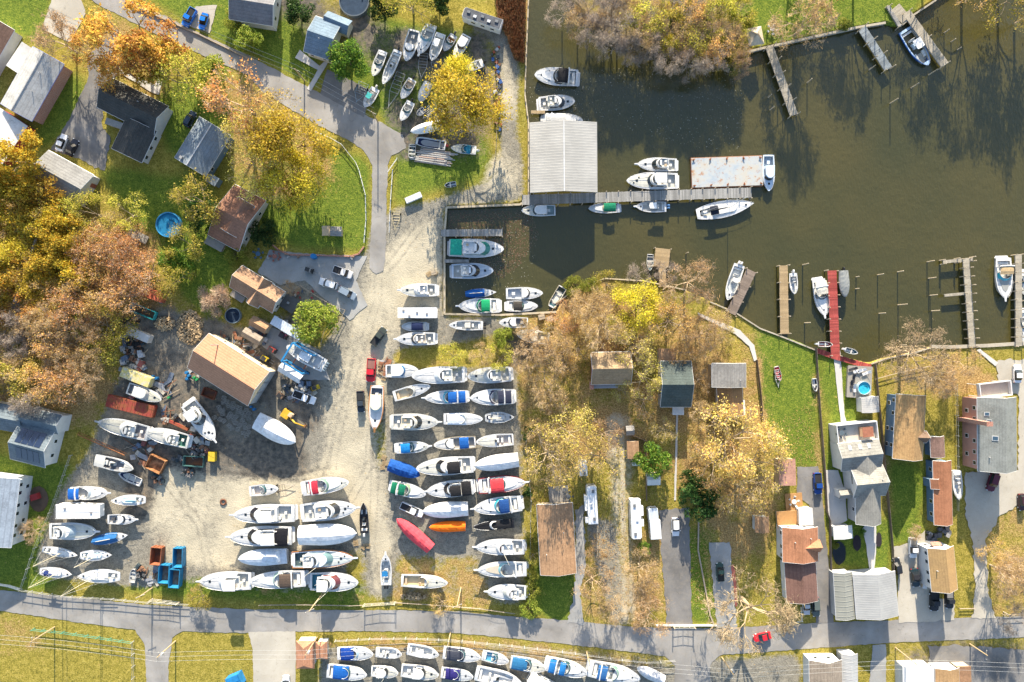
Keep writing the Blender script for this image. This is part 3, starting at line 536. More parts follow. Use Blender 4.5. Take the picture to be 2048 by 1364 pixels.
# reeds by the creek head, floating leaves
def scatter(name, poly, n, z, size, cols, up=0.0, seed=1, thin=.32):
    r = random.Random(seed); xs = [p[0] for p in poly]; ys = [p[1] for p in poly]; mb = MB(); k = 0
    def ins(x, y):
        c = False
        for (x0, y0), (x1, y1) in zip(poly, poly[1:]+poly[:1]):
            if (y0 > y) != (y1 > y) and x < (x1-x0)*(y-y0)/(y1-y0)+x0: c = not c
        return c
    while k < n:
        x = r.uniform(min(xs), max(xs)); y = r.uniform(min(ys), max(ys))
        if not ins(x, y): continue
        k += 1; wx, wy, _ = P(x, y); s = size*r.uniform(.5, 1.4); a = r.uniform(0, 6.28)
        if up: 
            dx, dy = r.uniform(-.5, .5), r.uniform(-.5, .5); h = up*r.uniform(.6, 1.2); c, q = math.cos(a)*s*.5, math.sin(a)*s*.5
            mb.add([(wx-c, wy-q, z), (wx+c, wy+q, z), (wx+dx+c*.3, wy+dy+q*.3, z+h)], [(0, 1, 2)])
        else:
            c, q = math.cos(a)*s, math.sin(a)*s; mb.add([(wx-c, wy-q, z), (wx+q*thin, wy-c*thin, z), (wx+c, wy+q, z), (wx-q*thin, wy+c*thin, z)], [(0, 1, 2, 3)])
    o = mb.build(name, leaf('leaves_'+name, cols, .1)); o['kind'] = 'stuff'; return o
REED = ((.34, .17, .07), (.46, .25, .11), (.5, .33, .17), (.3, .22, .09))
tag(scatter('reeds', [(990,-30),(1050,-30),(1049,128),(1030,120),(1012,70),(996,40)], 5200, 0, .35, REED, 1.7), 'tan brown reed bed along the creek head', 'reeds')
tag(scatter('floating_leaves', [(895,420),(1060,420),(1080,470),(1040,530),(1000,560),(930,520),(896,460)], 2600, -.985, .16, ((.16, .06, .04), (.2, .1, .06), (.12, .07, .05), (.3, .2, .12)), seed=4), 'brown leaf scum floating in the boat basin', 'leaves')
tag(scatter('floating_debris', [(1066,140),(1500,120),(1480,320),(1200,240),(1100,260),(1060,600),(900,620),(900,530)], 1500, -.985, .12, ((.4, .38, .3), (.2, .14, .08), (.5, .48, .42), (.26, .2, .1)), seed=5), 'specks of pale leaf debris drifting on the creek', 'leaves')
GRS = ((.10, .15, .02), (.18, .22, .03), (.28, .26, .06), (.36, .27, .12))
tag(scatter('fallen_leaves', [(1040,640),(1200,580),(1480,660),(1530,860),(1620,800),(1650,990),(1560,960),(1540,1200),(1180,1220),(1060,1000),(1030,720)], 16000, .035, .17, ((.30, .15, .05), (.48, .28, .10), (.58, .40, .18), (.42, .34, .08)), seed=6), 'fallen orange and tan leaves over the shady lots', 'leaves')

for i, (a, b, lb) in enumerate((((30,604),(72,478),'long pale fallen trunk among the golden trees of the wood'),((-5,374),(84,412),'thin pale fallen trunk at the wood edge by the charcoal garage'),((66,642),(124,640),'short fallen trunk between the pink and bare trees'))):
    a_ = P(*a, 6); b_ = P(*b, 5); m = MB(); m.tube(a_, b_, .42 if i == 0 else .2, .3 if i == 0 else .15, 7); tag(m.build('fallen_trunk', bark('bark_fallen', (.52, .46, .42))), lb, 'trunk', 'fallen trunks in the wood')
# ---------------------------------------------------------------- boats
GEL = dict(w=(.64, .64, .63), c=(.58, .52, .40), g=(.42, .43, .43), b=(.44, .51, .59), o=(.58, .57, .52))
def gel(c): return paint('gelcoat', c, .3, .45, .16, .8)
CHROME = paint('rail_steel', (.62, .63, .64), .3, .5, .1)
TEAK = planks('teak', (.30, .15, .06), .25)
SEATW = paint('vinyl', (.66, .65, .61), .6, .3, .12, 2.0); SEATT = paint('vinyl_tan', (.48, .38, .26), .6, .3, .15, 2.0)
BLACKP = paint('black_plastic', (.02, .02, .022), .4, .4, .3)
def boat(kind, bow, stern, wpx, label, grp='yard', **o):
    """bow and stern in photo pixels; grp picks the group phrase and whether it floats"""
    r = random.Random(int(bow[0]*7+bow[1]*13)); afloat = o.get('afloat', grp == 'creek')
    Lpx = math.dist(bow, stern); L0 = Lpx*S
    zs = o.get('zs', max(1.0, min(2.7, .155*L0+.55)) if kind not in ('skiff',) else .75)
    if kind == 'sail': zs = o.get('zs', 1.9)
    base = -1.0-zs*.42 if afloat else .02
    if kind == 'skiff' and afloat: base = -1.15
    base = o.get('base', base)
    zd = base+zs; b = P(*bow, zd); s = P(*stern, zd); L = math.dist(b[:2], s[:2])*(.96 if o.get('pulpit') else 1.0); B = wpx*S*(HC-zd)/HC
    ang = math.atan2(b[1]-s[1], b[0]-s[0]); cx = s[0]+math.cos(ang)*L/2; cy = s[1]+math.sin(ang)*L/2
    G = dict(yard='boats stored on the gravel yard', top='boats laid up on the grass of the top yard', creek='boats afloat on the creek', road='boats in the lot below the lower road', lot='boats on the waterfront lots')[grp]
    nm = dict(sail='sailboat', skiff='skiff', house='houseboat', wrap='covered_boat', cc='center_console_boat').get(kind, 'motorboat')
    root = empty(nm, (cx, cy, base), ang, label, 'sailboat' if kind == 'sail' else 'boat', G)
    hc = GEL.get(o.get('hull', 'w'), o.get('hull')); dc = GEL.get(o.get('deck', 'w'), o.get('deck', GEL['w']))
    hm, dm = gel(hc), gel(sc(dc, .97)); bm_ = paint('bottom_paint', o.get('bottom', r.choice([(.02, .03, .08), (.16, .02, .02), (.02, .02, .02), (.03, .08, .1)])), .8, .2)
    X = lambda t: (t-.5)*L
    full = o.get('full', .62)
    if kind == 'sail':
        def W(t):
            a = (t-.42)/.42 if t < .42 else (t-.42)/.58
            return B/2*max(0, 1-abs(a)**2.1*(.42 if t < .42 else 1))
    elif kind == 'skiff' and o.get('square'):
        def W(t): return B/2*(1 if t < .75 else 1-.35*((t-.75)/.25)**2)
    else:
        def W(t): return B/2*min(1, .88+.3*t)*max(0, 1-max(0, (t-.40)/.60)**2.3)**full
    ZS = lambda t: zs*(.86+.14*t*t)
    c0, c1 = o.get('cock', dict(fly=(.05, .27), exp=(.08, .47), cc=(.07, .78), open=(.07, .56), cab=(.05, .44), sail=(.06, .27), skiff=(.04, .93), wrap=(.0, .0), house=(0, 0))[kind])
    cw = o.get('cw', dict(sail=.5, skiff=.9).get(kind, .80)); cd = o.get('cd', dict(sail=.45, skiff=.5).get(kind, .75 if L > 7 else .5))
    ts = sorted(set([0, .03, .1, .2, .3, .4, .5, .58, .66, .74, .81, .87, .92, .96, .985, 1.0]+[c0, c1]))
    hb = MB(); rings = []; RIM = .93
    for t in ts:
        w_ = max(W(t), .03); zk = zs*(max(0, (t-.66)/.34)**2*.62); z1 = ZS(t); xk = X(t)-.07*L*max(0, (t-.6)/.4)**1.5
        if kind == 'sail': zk = zs*(.30+.45*abs((t-.5)*2)**2)
        pr = [(xk, 0, zk), (X(t)-(X(t)-xk)*.6, w_*.80, zk+.34*(z1-zk)), (X(t), w_, z1), (X(t), w_*RIM, z1+.01)]
        rings.append([(x, y, z) for x, y, z in pr][::-1]+[(x, -y, z) for x, y, z in pr[1:]])
    hb.loft(rings); n = 7; hb.add(rings[0], [tuple(range(7))])
    q = 0
    for fi, f in enumerate(hb.f[:-1]):
        i = fi % 6
        if i in (2, 3): hb.m[fi] = 1
    hull = hb.build('hull', [hm, bm_], root)
    if kind == 'sail' and not o.get('nokeel'):
        kb = MB(); kb.prism([(X(.38), -.12), (X(.55), -.12), (X(.55), .12), (X(.38), .12)], [(X(.36), -.12), (X(.58), -.12), (X(.58), .12), (X(.36), .12)], -.02 if not afloat else -1.0, zs*.5); kb.build('keel', bm_, root)
    # deck and cockpit
    db = MB(); rg = []; cb = MB(); crg = []
    def deckring(t):
        w_ = max(W(t), .03)*RIM; z1 = ZS(t)-.03; ca = .06*w_
        return [(X(t), w_, z1), (X(t), w_*.5, z1+ca), (X(t), 0, z1+ca*1.3), (X(t), -w_*.5, z1+ca), (X(t), -w_, z1)]
    if c1 > c0:
        if c0 > 0: db.loft([deckring(t) for t in ts if t <= c0])
        db.loft([deckring(t) for t in ts if t >= c1])
        tin = [t for t in ts if c0 <= t <= c1]
        for sg in (1, -1): db.loft([[(X(t), sg*W(t)*RIM, ZS(t)-.03), (X(t), sg*W(t)*cw, ZS(t)-.02)][::sg] for t in tin])
        zf = [max(ZS(t)-cd, .08) for t in tin]
        cb.loft([[(X(t), W(t)*cw, ZS(t)-.02), (X(t), W(t)*cw*.98, z), (X(t), -W(t)*cw*.98, z), (X(t), -W(t)*cw, ZS(t)-.02)] for t, z in zip(tin, zf)])
        for t in (c0, c1):
            z = max(ZS(t)-cd, .08); cb.add([(X(t), W(t)*cw, ZS(t)+.05), (X(t), -W(t)*cw, ZS(t)+.05), (X(t), -W(t)*cw*.98, z), (X(t), W(t)*cw*.98, z)], [(0, 1, 2, 3)])
        fc = o.get('floor', (.52, .52, .49)); cb.build('cockpit', TEAK if fc == 'teak' else gel(GEL.get(fc, fc)), root)
    else: db.loft([deckring(t) for t in ts])
    if kind != 'wrap': db.build('deck', dm, root)
    if o.get('rimc'):
        rb = MB()
        for sg in (1, -1): rb.loft([[(X(t), sg*(W(t)+.03), ZS(t)-.16), (X(t), sg*(W(t)+.05), ZS(t)+.03), (X(t), sg*W(t)*.91, ZS(t)+.03)][::sg] for t in ts])
        rb.add([(X(0)-.03, W(0), ZS(0)+.03), (X(0)-.03, -W(0), ZS(0)+.03), (X(0)+.14, -W(0), ZS(0)+.03), (X(0)+.14, W(0), ZS(0)+.03)], [(0, 1, 2, 3)])
        rb.build('rub_rail', paint('trim', o['rimc'], .5, .3), root)
    if kind in ('exp', 'fly', 'cab', 'open', 'cc') and c1 < .9:
        nb = MB(); tn = [t for t in np.linspace(max(c1+.03, .5), .95, 9)]
        for sg in (1, -1): nb.loft([[(X(t), sg*W(t)*.80, ZS(t)+.052*W(t)*.4+.012), (X(t), sg*W(t)*.46, ZS(t)+.06*W(t)+.014), (X(t), sg*W(t)*.06, ZS(t)+.075*W(t)+.016)][::sg] for t in tn])
        nb.build('nonskid_panel', paint('nonskid', sc(dc, r.uniform(.80, .92)) if r.random() < .7 else (dc[0]*.86, dc[1]*.84, dc[2]*.74), .8, .2, .22, 1.5), root)
    floor = max(ZS((c0+c1)/2)-cd, .08)
    def curve(xf, w_, n=9, bow_=.9, z=None):
        """plan curve bulging forward: list of points port -> starboard"""
        return [(xf-bow_*(abs(v)**2.4), v*w_) for v in [1-2*i/(n-1) for i in range(n)]]
    def seat(x, y, sx, sy, m=SEATW, z=None, h=.38, name='seat'):
        mb = MB(); z = floor if z is None else z; mb.box(x, y, z+h/2, sx, sy, h); mb.box(x-sx*.42, y, z+h+.2, sx*.16, sy, .42); return mb.build(name, m, root)
    def hatch(t, y=0, sx=.5, sy=.5, c=None):
        mb = MB(); z = ZS(t)+.075*W(t)+.02; mb.box(X(t), y, z, sx, sy, .07); return mb.build('hatch', c or glass(), root)
    def canopy(t0, t1, w_, z, col, sag=.25, posts=True, name='canopy'):
        mb = MB(); rgs = []
        for i in range(7):
            u = i/6; t = t0+(t1-t0)*u; arch = .16*math.sin(math.pi*u)
            rgs.append([(X(t), w_*v, z+arch-sag*abs(v)**3-(0.02*(i % 2))) for v in (1, .75, .35, 0, -.35, -.75, -1)])
        mb.loft(rgs); mb.loft([[(x, y, zz-.05) for x, y, zz in rg_][::-1] for rg_ in rgs]); c = mb.build(name, cloth('canvas', col), root)
        if posts:
            pb = MB()
            for t in (t0+.01, t1-.01):
                for sg in (1, -1): pb.tube((X(t), sg*w_*.97, z-sag), (X((t0+t1)/2), sg*min(W(t)*.93, w_*1.1), ZS(t)), .025, .025, 4)
            pb.build('canopy_frame', CHROME, root)
        return c
    def windscreen(t, w_, h=.55, rake=.5, bow_=None, back=.6, c=None, z=None):
        bow_ = B*.28 if bow_ is None else bow_; z = ZS(t)+.04 if z is None else z
        lo = curve(X(t), w_, 11, bow_); hi = curve(X(t)-rake, w_*.88, 11, bow_); mb = MB()
        lo = [(lo[0][0]-back, lo[0][1])]+lo+[(lo[-1][0]-back, lo[-1][1])]; hi = [(hi[0][0]-back+rake*.5, hi[0][1])]+hi+[(hi[-1][0]-back+rake*.5, hi[-1][1])]
        mb.loft([[(x, y, z) for x, y in lo], [(x, y, z+h) for x, y in hi]])
        g = mb.build('windshield', glass('windshield_glass', c or (.03, .075, .08)), root)
        fb = MB(); fb.path([(x, y, z+h) for x, y in hi], .035, 4); fb.build('windshield_frame', CHROME, g)
    def rails(t0=.5, h=.55):
        mb = MB()
        for sg in (1, -1):
            pts = [(X(t)-.02, sg*max(W(t)*.93, .04), ZS(t)+h) for t in (t0, .62, .74, .85, .93, .98) if t >= t0]
            mb.path(pts, .022, 4)
            for x, y, z in pts: mb.tube((x, y, z), (x, y, z-h), .016, .016, 3)
        mb.build('bow_rail', CHROME, root)
    def house(t0, t1, wf, h, z0=None, rake=.7, col=None, name='cabin', bow_=.9, win=True, wc=None, side=True):
        w_ = W((t0+t1)/2)*wf; z0 = ZS(t0)-.02 if z0 is None else z0
        wr = min(w_, W(t0)*wf*1.02)
        bot = [(X(t0), -wr), (X(t0), wr)]+curve(X(t1), w_*.93, 9, bow_); top = [(X(t0)+.05, -wr*.9), (X(t0)+.05, wr*.9)]+curve(X(t1)-rake, w_*.84, 9, bow_)
        mb = MB(); mb.prism(bot, top, z0, z0+h); c = mb.build(name, gel(col or dc), root)
        if win:
            wb = MB(); f0, f1 = .10, .92; A = [np.array((x, y, z0)) for x, y in bot[2:]]; Bp = [np.array((x, y, z0+h)) for x, y in top[2:]]
            ctr = np.array((X(t0), 0, z0)); ex = lambda p: p+np.array((.03, .02*np.sign(p[1]), .02))
            wb.loft([[tuple(ex(a+(b_-a)*f0)) for a, b_ in zip(A, Bp)], [tuple(ex(a+(b_-a)*f1)) for a, b_ in zip(A, Bp)]])
            if side:
                for sg in (1, -1):
                    pb, pt = (bot[1], top[1]) if sg > 0 else (bot[0], top[0]); qb, qt = (bot[2], top[2]) if sg > 0 else (bot[-1], top[-1])
                    f = lambda u, v: tuple((np.array((*pb, z0))*(1-u)+np.array((*qb, z0))*u)*(1-v)+(np.array((*pt, z0+h))*(1-u)+np.array((*qt, z0+h))*u)*v+np.array((0, sg*.03, .01)))
                    wb.add([f(.12, .4), f(.9, .4), f(.9, .8), f(.12, .8)], [(0, 1, 2, 3) if sg < 0 else (3, 2, 1, 0)])
            wb.build('window_band', glass('cabin_glass', wc or (.014, .018, .022)), c)
        return z0+h, w_*.86
    def outboards(n, col=None):
        for i in range(n):
            y = (i-(n-1)/2)*.62; mb = MB(); z = ZS(0)-.15; mb.box(X(0)-.42, y, z+.25, .75, .42, .55); mb.prism([(X(0)-.75, y-.17), (X(0)-.1, y-.19), (X(0)-.1, y+.19), (X(0)-.75, y+.17)], [(X(0)-.6, y-.1), (X(0)-.2, y-.12), (X(0)-.2, y+.12), (X(0)-.6, y+.1)], z+.52, z+.68)
            mb.box(X(0)-.38, y, z-.5, .25, .16, 1.0); mb.build('outboard_motor', paint('motor_cowl', col or BLACK, .3, .5), root)
    def platform(c=None, d=.55):
        mb = MB(); zz = ZS(0)*.55; mb.prism([(X(0), -W(0)*.95), (X(0), W(0)*.95), (X(0)-d, W(0)*.8), (X(0)-d, -W(0)*.8)], [(X(0), -W(0)*.95), (X(0), W(0)*.95), (X(0)-d, W(0)*.8), (X(0)-d, -W(0)*.8)], zz, zz+.09); mb.build('swim_platform', c or gel(hc), root)
    def pulpit():
        mb = MB(); z = ZS(1)-.02; ln = .055*L+.25; mb.prism([(X(.96), -.28), (X(1)+ln, -.17), (X(1)+ln, .17), (X(.96), .28)], [(X(.96), -.28), (X(1)+ln, -.17), (X(1)+ln, .17), (X(.96), .28)], z, z+.1); mb.tube((X(1), 0, z+.14), (X(1)+ln*1.05, 0, z+.12), .05, .04, 4); mb.build('bow_pulpit', TEAK if o.get('woodpulpit') else gel(dc), root)
    nh = o.get('hatches', 1 if L > 6 else 0)
    if o.get('pulpit'): pulpit()
    if kind == 'fly':
        z, hw = house(.26, o.get('front', .70), .80, 1.25, rake=.125*L, bow_=B*.30, wc=o.get('wc'))
        bt0, bt1 = o.get('bridge', (.25, .52)); fl = z+.02; bw = hw*.98
        lip = MB(); lip.prism([(X(bt0-.02), -bw), (X(bt0-.02), bw)]+curve(X(bt1+.035), bw, 9, B*.22), [(X(bt0-.02), -bw), (X(bt0-.02), bw)]+curve(X(bt1+.03), bw*.98, 9, B*.22), fl-.02, fl+.1); lip.build('bridge_deck', gel(o.get('bfloor', (.60, .59, .55))), root)
        out = [(X(bt0), bw*.97)]+curve(X(bt1+.02), bw*.97, 9, B*.22)+[(X(bt0), -bw*.97)]; inn = [(X(bt0), bw*.86)]+curve(X(bt1-.01), bw*.86, 9, B*.22)+[(X(bt0), -bw*.86)]; h = .62; co = MB()
        co.loft([[(x, y, fl+.1) for x, y in out], [(x-.08, y*.98, fl+h) for x, y in out], [(x, y, fl+h) for x, y in inn], [(x+.02, y, fl+.1) for x, y in inn]]); co.build('flybridge_coaming', gel(dc), root)
        ws = MB(); c_ = curve(X(bt1-.005), bw*.9, 9, B*.22); ws.loft([[(x, y, fl+h-.02) for x, y in c_], [(x-.28, y*.97, fl+h+.3) for x, y in c_]]); ws.build('bridge_windscreen', glass('windscreen_smoke', o.get('wsc', (.03, .035, .04))), root)
        floor = fl+.1; seat(X(bt0+.07), bw*.42, .55, .55, z=floor, m=SEATT if r.random() < .3 else SEATW); seat(X(bt0+.07), -bw*.42, .55, .55, z=floor); mb = MB(); mb.box(X(bt1-.07), 0, floor+.4, .5, bw*1.1, .8); mb.build('helm_console', gel(dc), root)
        floor = max(ZS((c0+c1)/2)-cd, .08); mb = MB(); mb.box(X(.15), 0, floor+.3, .6, .6, .5); mb.box(X(.24), W(.2)*.5, floor+.5, .5, .6, .9); mb.build('cockpit_locker', SEATW, root)
        if o.get('top'): canopy(bt0-.01+o.get('tshift', 0), bt1-.05+o.get('tshift', 0), bw*.92, fl+2.0, o['top'], name='bridge_canopy')
        if o.get('hard'): mb = MB(); hw_ = bw*.85; mb.prism([(X(bt0+.01), -hw_), (X(bt0+.01), hw_)]+curve(X(bt1-.02), hw_, 7, .4), [(X(bt0+.02), -hw_*.95), (X(bt0+.02), hw_*.95)]+curve(X(bt1-.03), hw_*.95, 7, .4), fl+1.95, fl+2.07); [mb.tube((X(t), sg*hw_*.9, fl+.5), (X(t), sg*hw_*.9, fl+1.96), .035, .035, 4) for t in (bt0+.03, bt1-.07) for sg in (1, -1)]; mb.build('hard_top', gel(GEL['w']), root)
        if o.get('cover'): canopy(.03, .24, W(.15)*.9, ZS(.1)+1.7, o['cover'], name='cockpit_cover')
        if o.get('outrig'):
            mb = MB()
            for sg in (1, -1): mb.tube((X(.42), sg*hw, z), (X(.30), sg*hw*1.3, z+7.5), .045, .02, 4)
            mb.build('outriggers', paint('white_pole', (.75, .72, .62)), root)
        if nh: hatch(.80, 0, .55, .55)
        if nh > 1: hatch(.86, B*.12, .35, .35); hatch(.76, -B*.18, .35, .35)
        rails(.55)
        if o.get('platform', True): platform(TEAK if o.get('teakplat') else None)
    elif kind == 'exp':
        w5 = W(.55); tr = MB(); tr.prism([(X(.48), -w5*.72), (X(.48), w5*.72)]+curve(X(.86), w5*.55, 9, L*.17), [(X(.5), -w5*.62), (X(.5), w5*.62)]+curve(X(.83), w5*.45, 9, L*.17), ZS(.6)-.02, ZS(.6)+.26); tr.build('foredeck_trunk', gel(o.get('trunk', dc)), root)
        windscreen(.60, W(.55)*.86, .6, .75, c=o.get('wc'), back=L*.10)
        sm = SEATT if o.get('tanseats') else SEATW
        seat(X(.42), w5*.42, .6, .6, sm); seat(X(.42), -w5*.42, .6, .6, sm); mb = MB(); mb.box(X(c0+.05), 0, floor+.25, .7, W(c0)*1.4, .5); mb.box(X(.24), -w5*.62, floor+.22, .18*L, .45, .42); mb.build('bench', sm, root)
        mb = MB(); mb.box(X(.475), w5*.4, floor+.5, .4, w5*.6, 1.0); mb.build('dashboard', paint('dash', (.12, .12, .12)), root)
        if o.get('arch', L > 8):
            mb = MB(); t = .24; ww = W(t)*.95; pts = [(X(t), -ww, ZS(t)), (X(t)-.25, -ww*.9, ZS(t)+1.25), (X(t)-.3, 0, ZS(t)+1.4), (X(t)-.25, ww*.9, ZS(t)+1.25), (X(t), ww, ZS(t))]
            for a, b_ in zip(pts[:-1], pts[1:]): mb.tube(a, b_, .17, .17, 5)
            mb.build('radar_arch', gel(dc), root)
        if o.get('top'):
            t0, t1 = o.get('tr', (.22, .48)); canopy(t0, t1, w5*.80, ZS(.4)+1.25, o['top'])
        if o.get('top2'): canopy(o.get('tr2', (.05, .20))[0], o.get('tr2', (.05, .20))[1], w5*.84, ZS(.2)+1.05, o['top2'], name='aft_canopy')
        if nh: hatch(.72, 0, .5, .5, None if not o.get('hc') else paint('hatch_lid', o['hc']))
        if nh > 1: hatch(.84, 0, .35, .35)
        if nh > 2: hatch(.66, B*.24, .4, .3); hatch(.66, -B*.24, .4, .3)
        rails(.58, .45); platform(TEAK if o.get('teakplat') else None)
        if o.get('ob'): outboards(o['ob'], o.get('obc'))
    elif kind == 'cc':
        mb = MB(); mb.prism([(X(.38), -B*.16), (X(.38), B*.16), (X(.52), B*.13), (X(.52), -B*.13)], [(X(.39), -B*.15), (X(.39), B*.15), (X(.47), B*.11), (X(.47), -B*.11)], floor, floor+1.1); mb.build('helm_console', gel(dc), root)
        mb = MB(); mb.prism([(X(.47), -B*.11), (X(.47), B*.11), (X(.50), B*.10), (X(.50), -B*.10)], [(X(.44), -B*.10), (X(.44), B*.10), (X(.455), B*.09), (X(.455), -B*.09)], floor+1.02, floor+1.5); mb.build('windshield', glass(), root)
        seat(X(.30), 0, .5, B*.34, SEATW, h=.7, name='leaning_post'); mb = MB(); mb.box(X(.11), 0, floor+.3, .5, W(.1)*1.4, .4); mb.build('stern_bench', SEATW, root)
        bb = MB(); tt = [.62, .68, .74, .78]
        for sg in (1, -1): bb.loft([[(X(t), sg*W(t)*.78, floor+.4), (X(t), sg*W(t)*.40, floor+.4), (X(t), sg*W(t)*.40, floor)][::sg] for t in tt])
        bb.build('bow_seat', SEATW if not o.get('tanseats') else SEATT, root)
        if o.get('top') is not None:
            zt = floor+2.15; tc = o.get('tt', (.30, .52)); mb = MB(); a = [(X(tc[0]), -B*.27), (X(tc[0]), B*.27), (X(tc[1]), B*.24), (X(tc[1])+.15, 0), (X(tc[1]), -B*.24)]; mb.prism(a, [(x*1.0, y*.96) for x, y in a], zt, zt+.09); tp = mb.build('t_top', cloth('t_top_cloth', o['top']), root)
            pb = MB(); [pb.tube((X(t), sg*B*.17, floor), (X(t)+.05, sg*B*.22, zt), .035, .035, 4) for t in (.36, .50) for sg in (1, -1)]; pb.build('t_top_frame', CHROME, root)
        outboards(o.get('ob', 1), o.get('obc'))
        if nh: hatch(.85, 0, .4, .4, None if not o.get('hc') else gel(o['hc']))
        rails(.7, .25)
    elif kind == 'open':
        windscreen(.60, W(.58)*.84, .42, .5, c=o.get('wc'), back=L*.08); sm = SEATT if o.get('tanseats') else SEATW
        seat(X(.40), W(.4)*.42, .5, .5, sm); seat(X(.40), -W(.4)*.42, .5, .5, sm); mb = MB(); mb.box(X(c0+.05), 0, floor+.25, .5, W(c0)*1.45, .45); mb.build('stern_bench', sm, root)
        if o.get('bowrider'):
            mb = MB(); tt = [.68, .76, .84, .9]; mb.loft([[(X(t), W(t)*.7, ZS(t)+.03), (X(t), W(t)*.4, ZS(t)+.01), (X(t), -W(t)*.4, ZS(t)+.01), (X(t), -W(t)*.7, ZS(t)+.03)] for t in tt]); mb.build('bow_cushion', paint('cushion', o['bowrider'], .7, .2), root)
        if o.get('top'): canopy(*o.get('tr', (.14, .50)), W(.4)*.9, ZS(.4)+o.get('th', .75), o['top'])
        if nh: hatch(.76, 0, .42, .42)
        if o.get('ob', 1): outboards(o.get('ob', 1), o.get('obc'))
        if L > 6: rails(.62, .35)
    elif kind == 'cab':
        z, hw = house(c1-.01, o.get('front', .70), .82, o.get('ch', 1.1), rake=.6, bow_=B*.25, wc=o.get('wc'), col=o.get('cabc'))
        mb = MB(); t0 = o.get('roof0', c1-.08); mb.prism([(X(t0), -hw*1.08), (X(t0), hw*1.08)]+curve(X(o.get('front', .70))-.45, hw*1.05, 9, B*.25), [(X(t0)+.05, -hw*.98), (X(t0)+.05, hw*.98)]+curve(X(o.get('front', .70))-.55, hw*.95, 9, B*.25), z, z+.12); [mb.tube((X(t0)+.1, sg*hw, floor), (X(t0)+.1, sg*hw, z), .04, .04, 4) for sg in (1, -1)]; mb.build('cabin_roof', gel(o.get('roofc', dc)), root)
        if o.get('top'): canopy(*o.get('tr', (.06, c1-.04)), W(.3)*.88, z+.05, o['top'], name='cockpit_cover')
        mb = MB(); mb.box(X(.2), 0, floor+.3, .8, .7, .55); mb.build('engine_box', gel(o.get('boxc', dc)), root); seat(X(c1-.07), W(.3)*.45, .5, .5)
        if nh: hatch(.80, 0, .5, .5)
        rails(.6, .45)
        if o.get('ob'): outboards(o['ob'], o.get('obc'))
        elif o.get('platform'): platform()
        if o.get('outrig'):
            mb = MB()
            for sg in (1, -1): mb.tube((X(.5), sg*hw, z), (X(.42), sg*hw*1.2, z+5), .04, .02, 4)
            mb.build('outriggers', paint('white_pole', (.75, .72, .62)), root)
    elif kind == 'sail':
        z, hw = house(.27, .72, .58, .38, rake=.35, bow_=B*.2, name='cabin_trunk', win=False, col=o.get('trunk'))
        wb = MB(); [wb.box(X(t), sg*hw*1.06, z-.17, .55, .05, .16) for t in (.36, .48, .60) for sg in (1, -1)]; wb.build('port_lights', glass(), root)
        hatch(.66, 0, .5, .5); mb = MB(); mb.box(X(.31), 0, z+.06, .9, .7, .12); mb.build('companionway_hatch', gel(dc), root); hatch(.86, 0, .4, .4)
        mh = o.get('mast', L*1.15); zz = z
        if mh:
            mt = MB(); mt.tube((X(.56), 0, z), (X(.56), 0, z+mh), .085, .055, 6); mt.tube((X(.56), -hw*1.1, z+mh*.5), (X(.56), hw*1.1, z+mh*.5), .03, .03, 4); m_ = mt.build('mast', paint('spar', o.get('spar', (.70, .62, .44)), .4, .4), root)
            st = MB(); top = (X(.56), 0, z+mh); [st.tube(top, q_, .012, .012, 3, cap=False) for q_ in ((X(.99), 0, ZS(1)), (X(.01), 0, ZS(0)), (X(.54), W(.5), ZS(.5)), (X(.54), -W(.5), ZS(.5)))]; st.build('rigging', CHROME, m_)
        bo = MB(); bo.tube((X(.55), 0, z+.95), (X(.14), 0, z+.95), .07, .06, 6); bo.build('boom', paint('spar', (.70, .62, .44), .4, .4), root)
        if o.get('sailc'):
            sb = MB(); [sb.ball(X(.34), 0, z+1.05, L*.20, .17, .2, 8, 6)]; sb.build('sail_cover', cloth('canvas', o['sailc']), root)
        if o.get('dodger'): canopy(.22, .36, hw*1.05, z+.9, o['dodger'], name='dodger')
        if o.get('tarp'):
            tb = MB(); rgs = [[(X(t), W(t)*1.02*v, ZS(t)+.05+(1.25-abs(v)*1.2)*min(1, 4*(1-t)+.2)*.9+r.uniform(-.06, .06)) for v in (1, .6, .25, 0, -.25, -.6, -1)] for t in np.linspace(.0, o.get('tarp1', .8), 10)]; tb.loft(rgs); tb.build('tarp', cloth('tarpaulin', o['tarp']), root)
        mb = MB(); mb.tube((X(.12), 0, floor+.5), (X(.18), 0, floor+.6), .35, .35, 8); mb.build('steering_wheel', CHROME, root); rails(.3, .5)
    elif kind == 'wrap':
        hmax = o.get('ridge', 1.35); tb = MB(); rgs = []; col = o.get('cover', (.66, .67, .68)); N = 16; hump = o.get('hump', .42)
        for i in range(N+1):
            t = i/N; w_ = max(W(t), .02); rr = hmax*(max(0, 1-abs((t-hump)/(.62 if t > hump else .75))**2.2))+.25*(1-t); rr *= 1 if t < .97 else .3
            if o.get('step') and t < o['step']: rr *= .35
            j = o.get('rough', .03)
            rgs.append([(X(t), w_*1.03*v, ZS(t)+(-.35 if abs(v) == 1 else 0)+rr*pf+r.uniform(-j, j)) for v, pf in ((1, 0), (.99, .06), (.78, .48), (.4, .84), (0, 1), (-.4, .84), (-.78, .48), (-.99, .06), (-1, 0))])
        tb.loft(rgs, cap0=True); tb.build('wrap_cover' if not o.get('tarpc') else 'tarp', cloth('shrink_wrap' if not o.get('tarpc') else 'tarpaulin', col, 1.2), root)
        if o.get('ob'): outboards(o['ob'])
    elif kind == 'house':
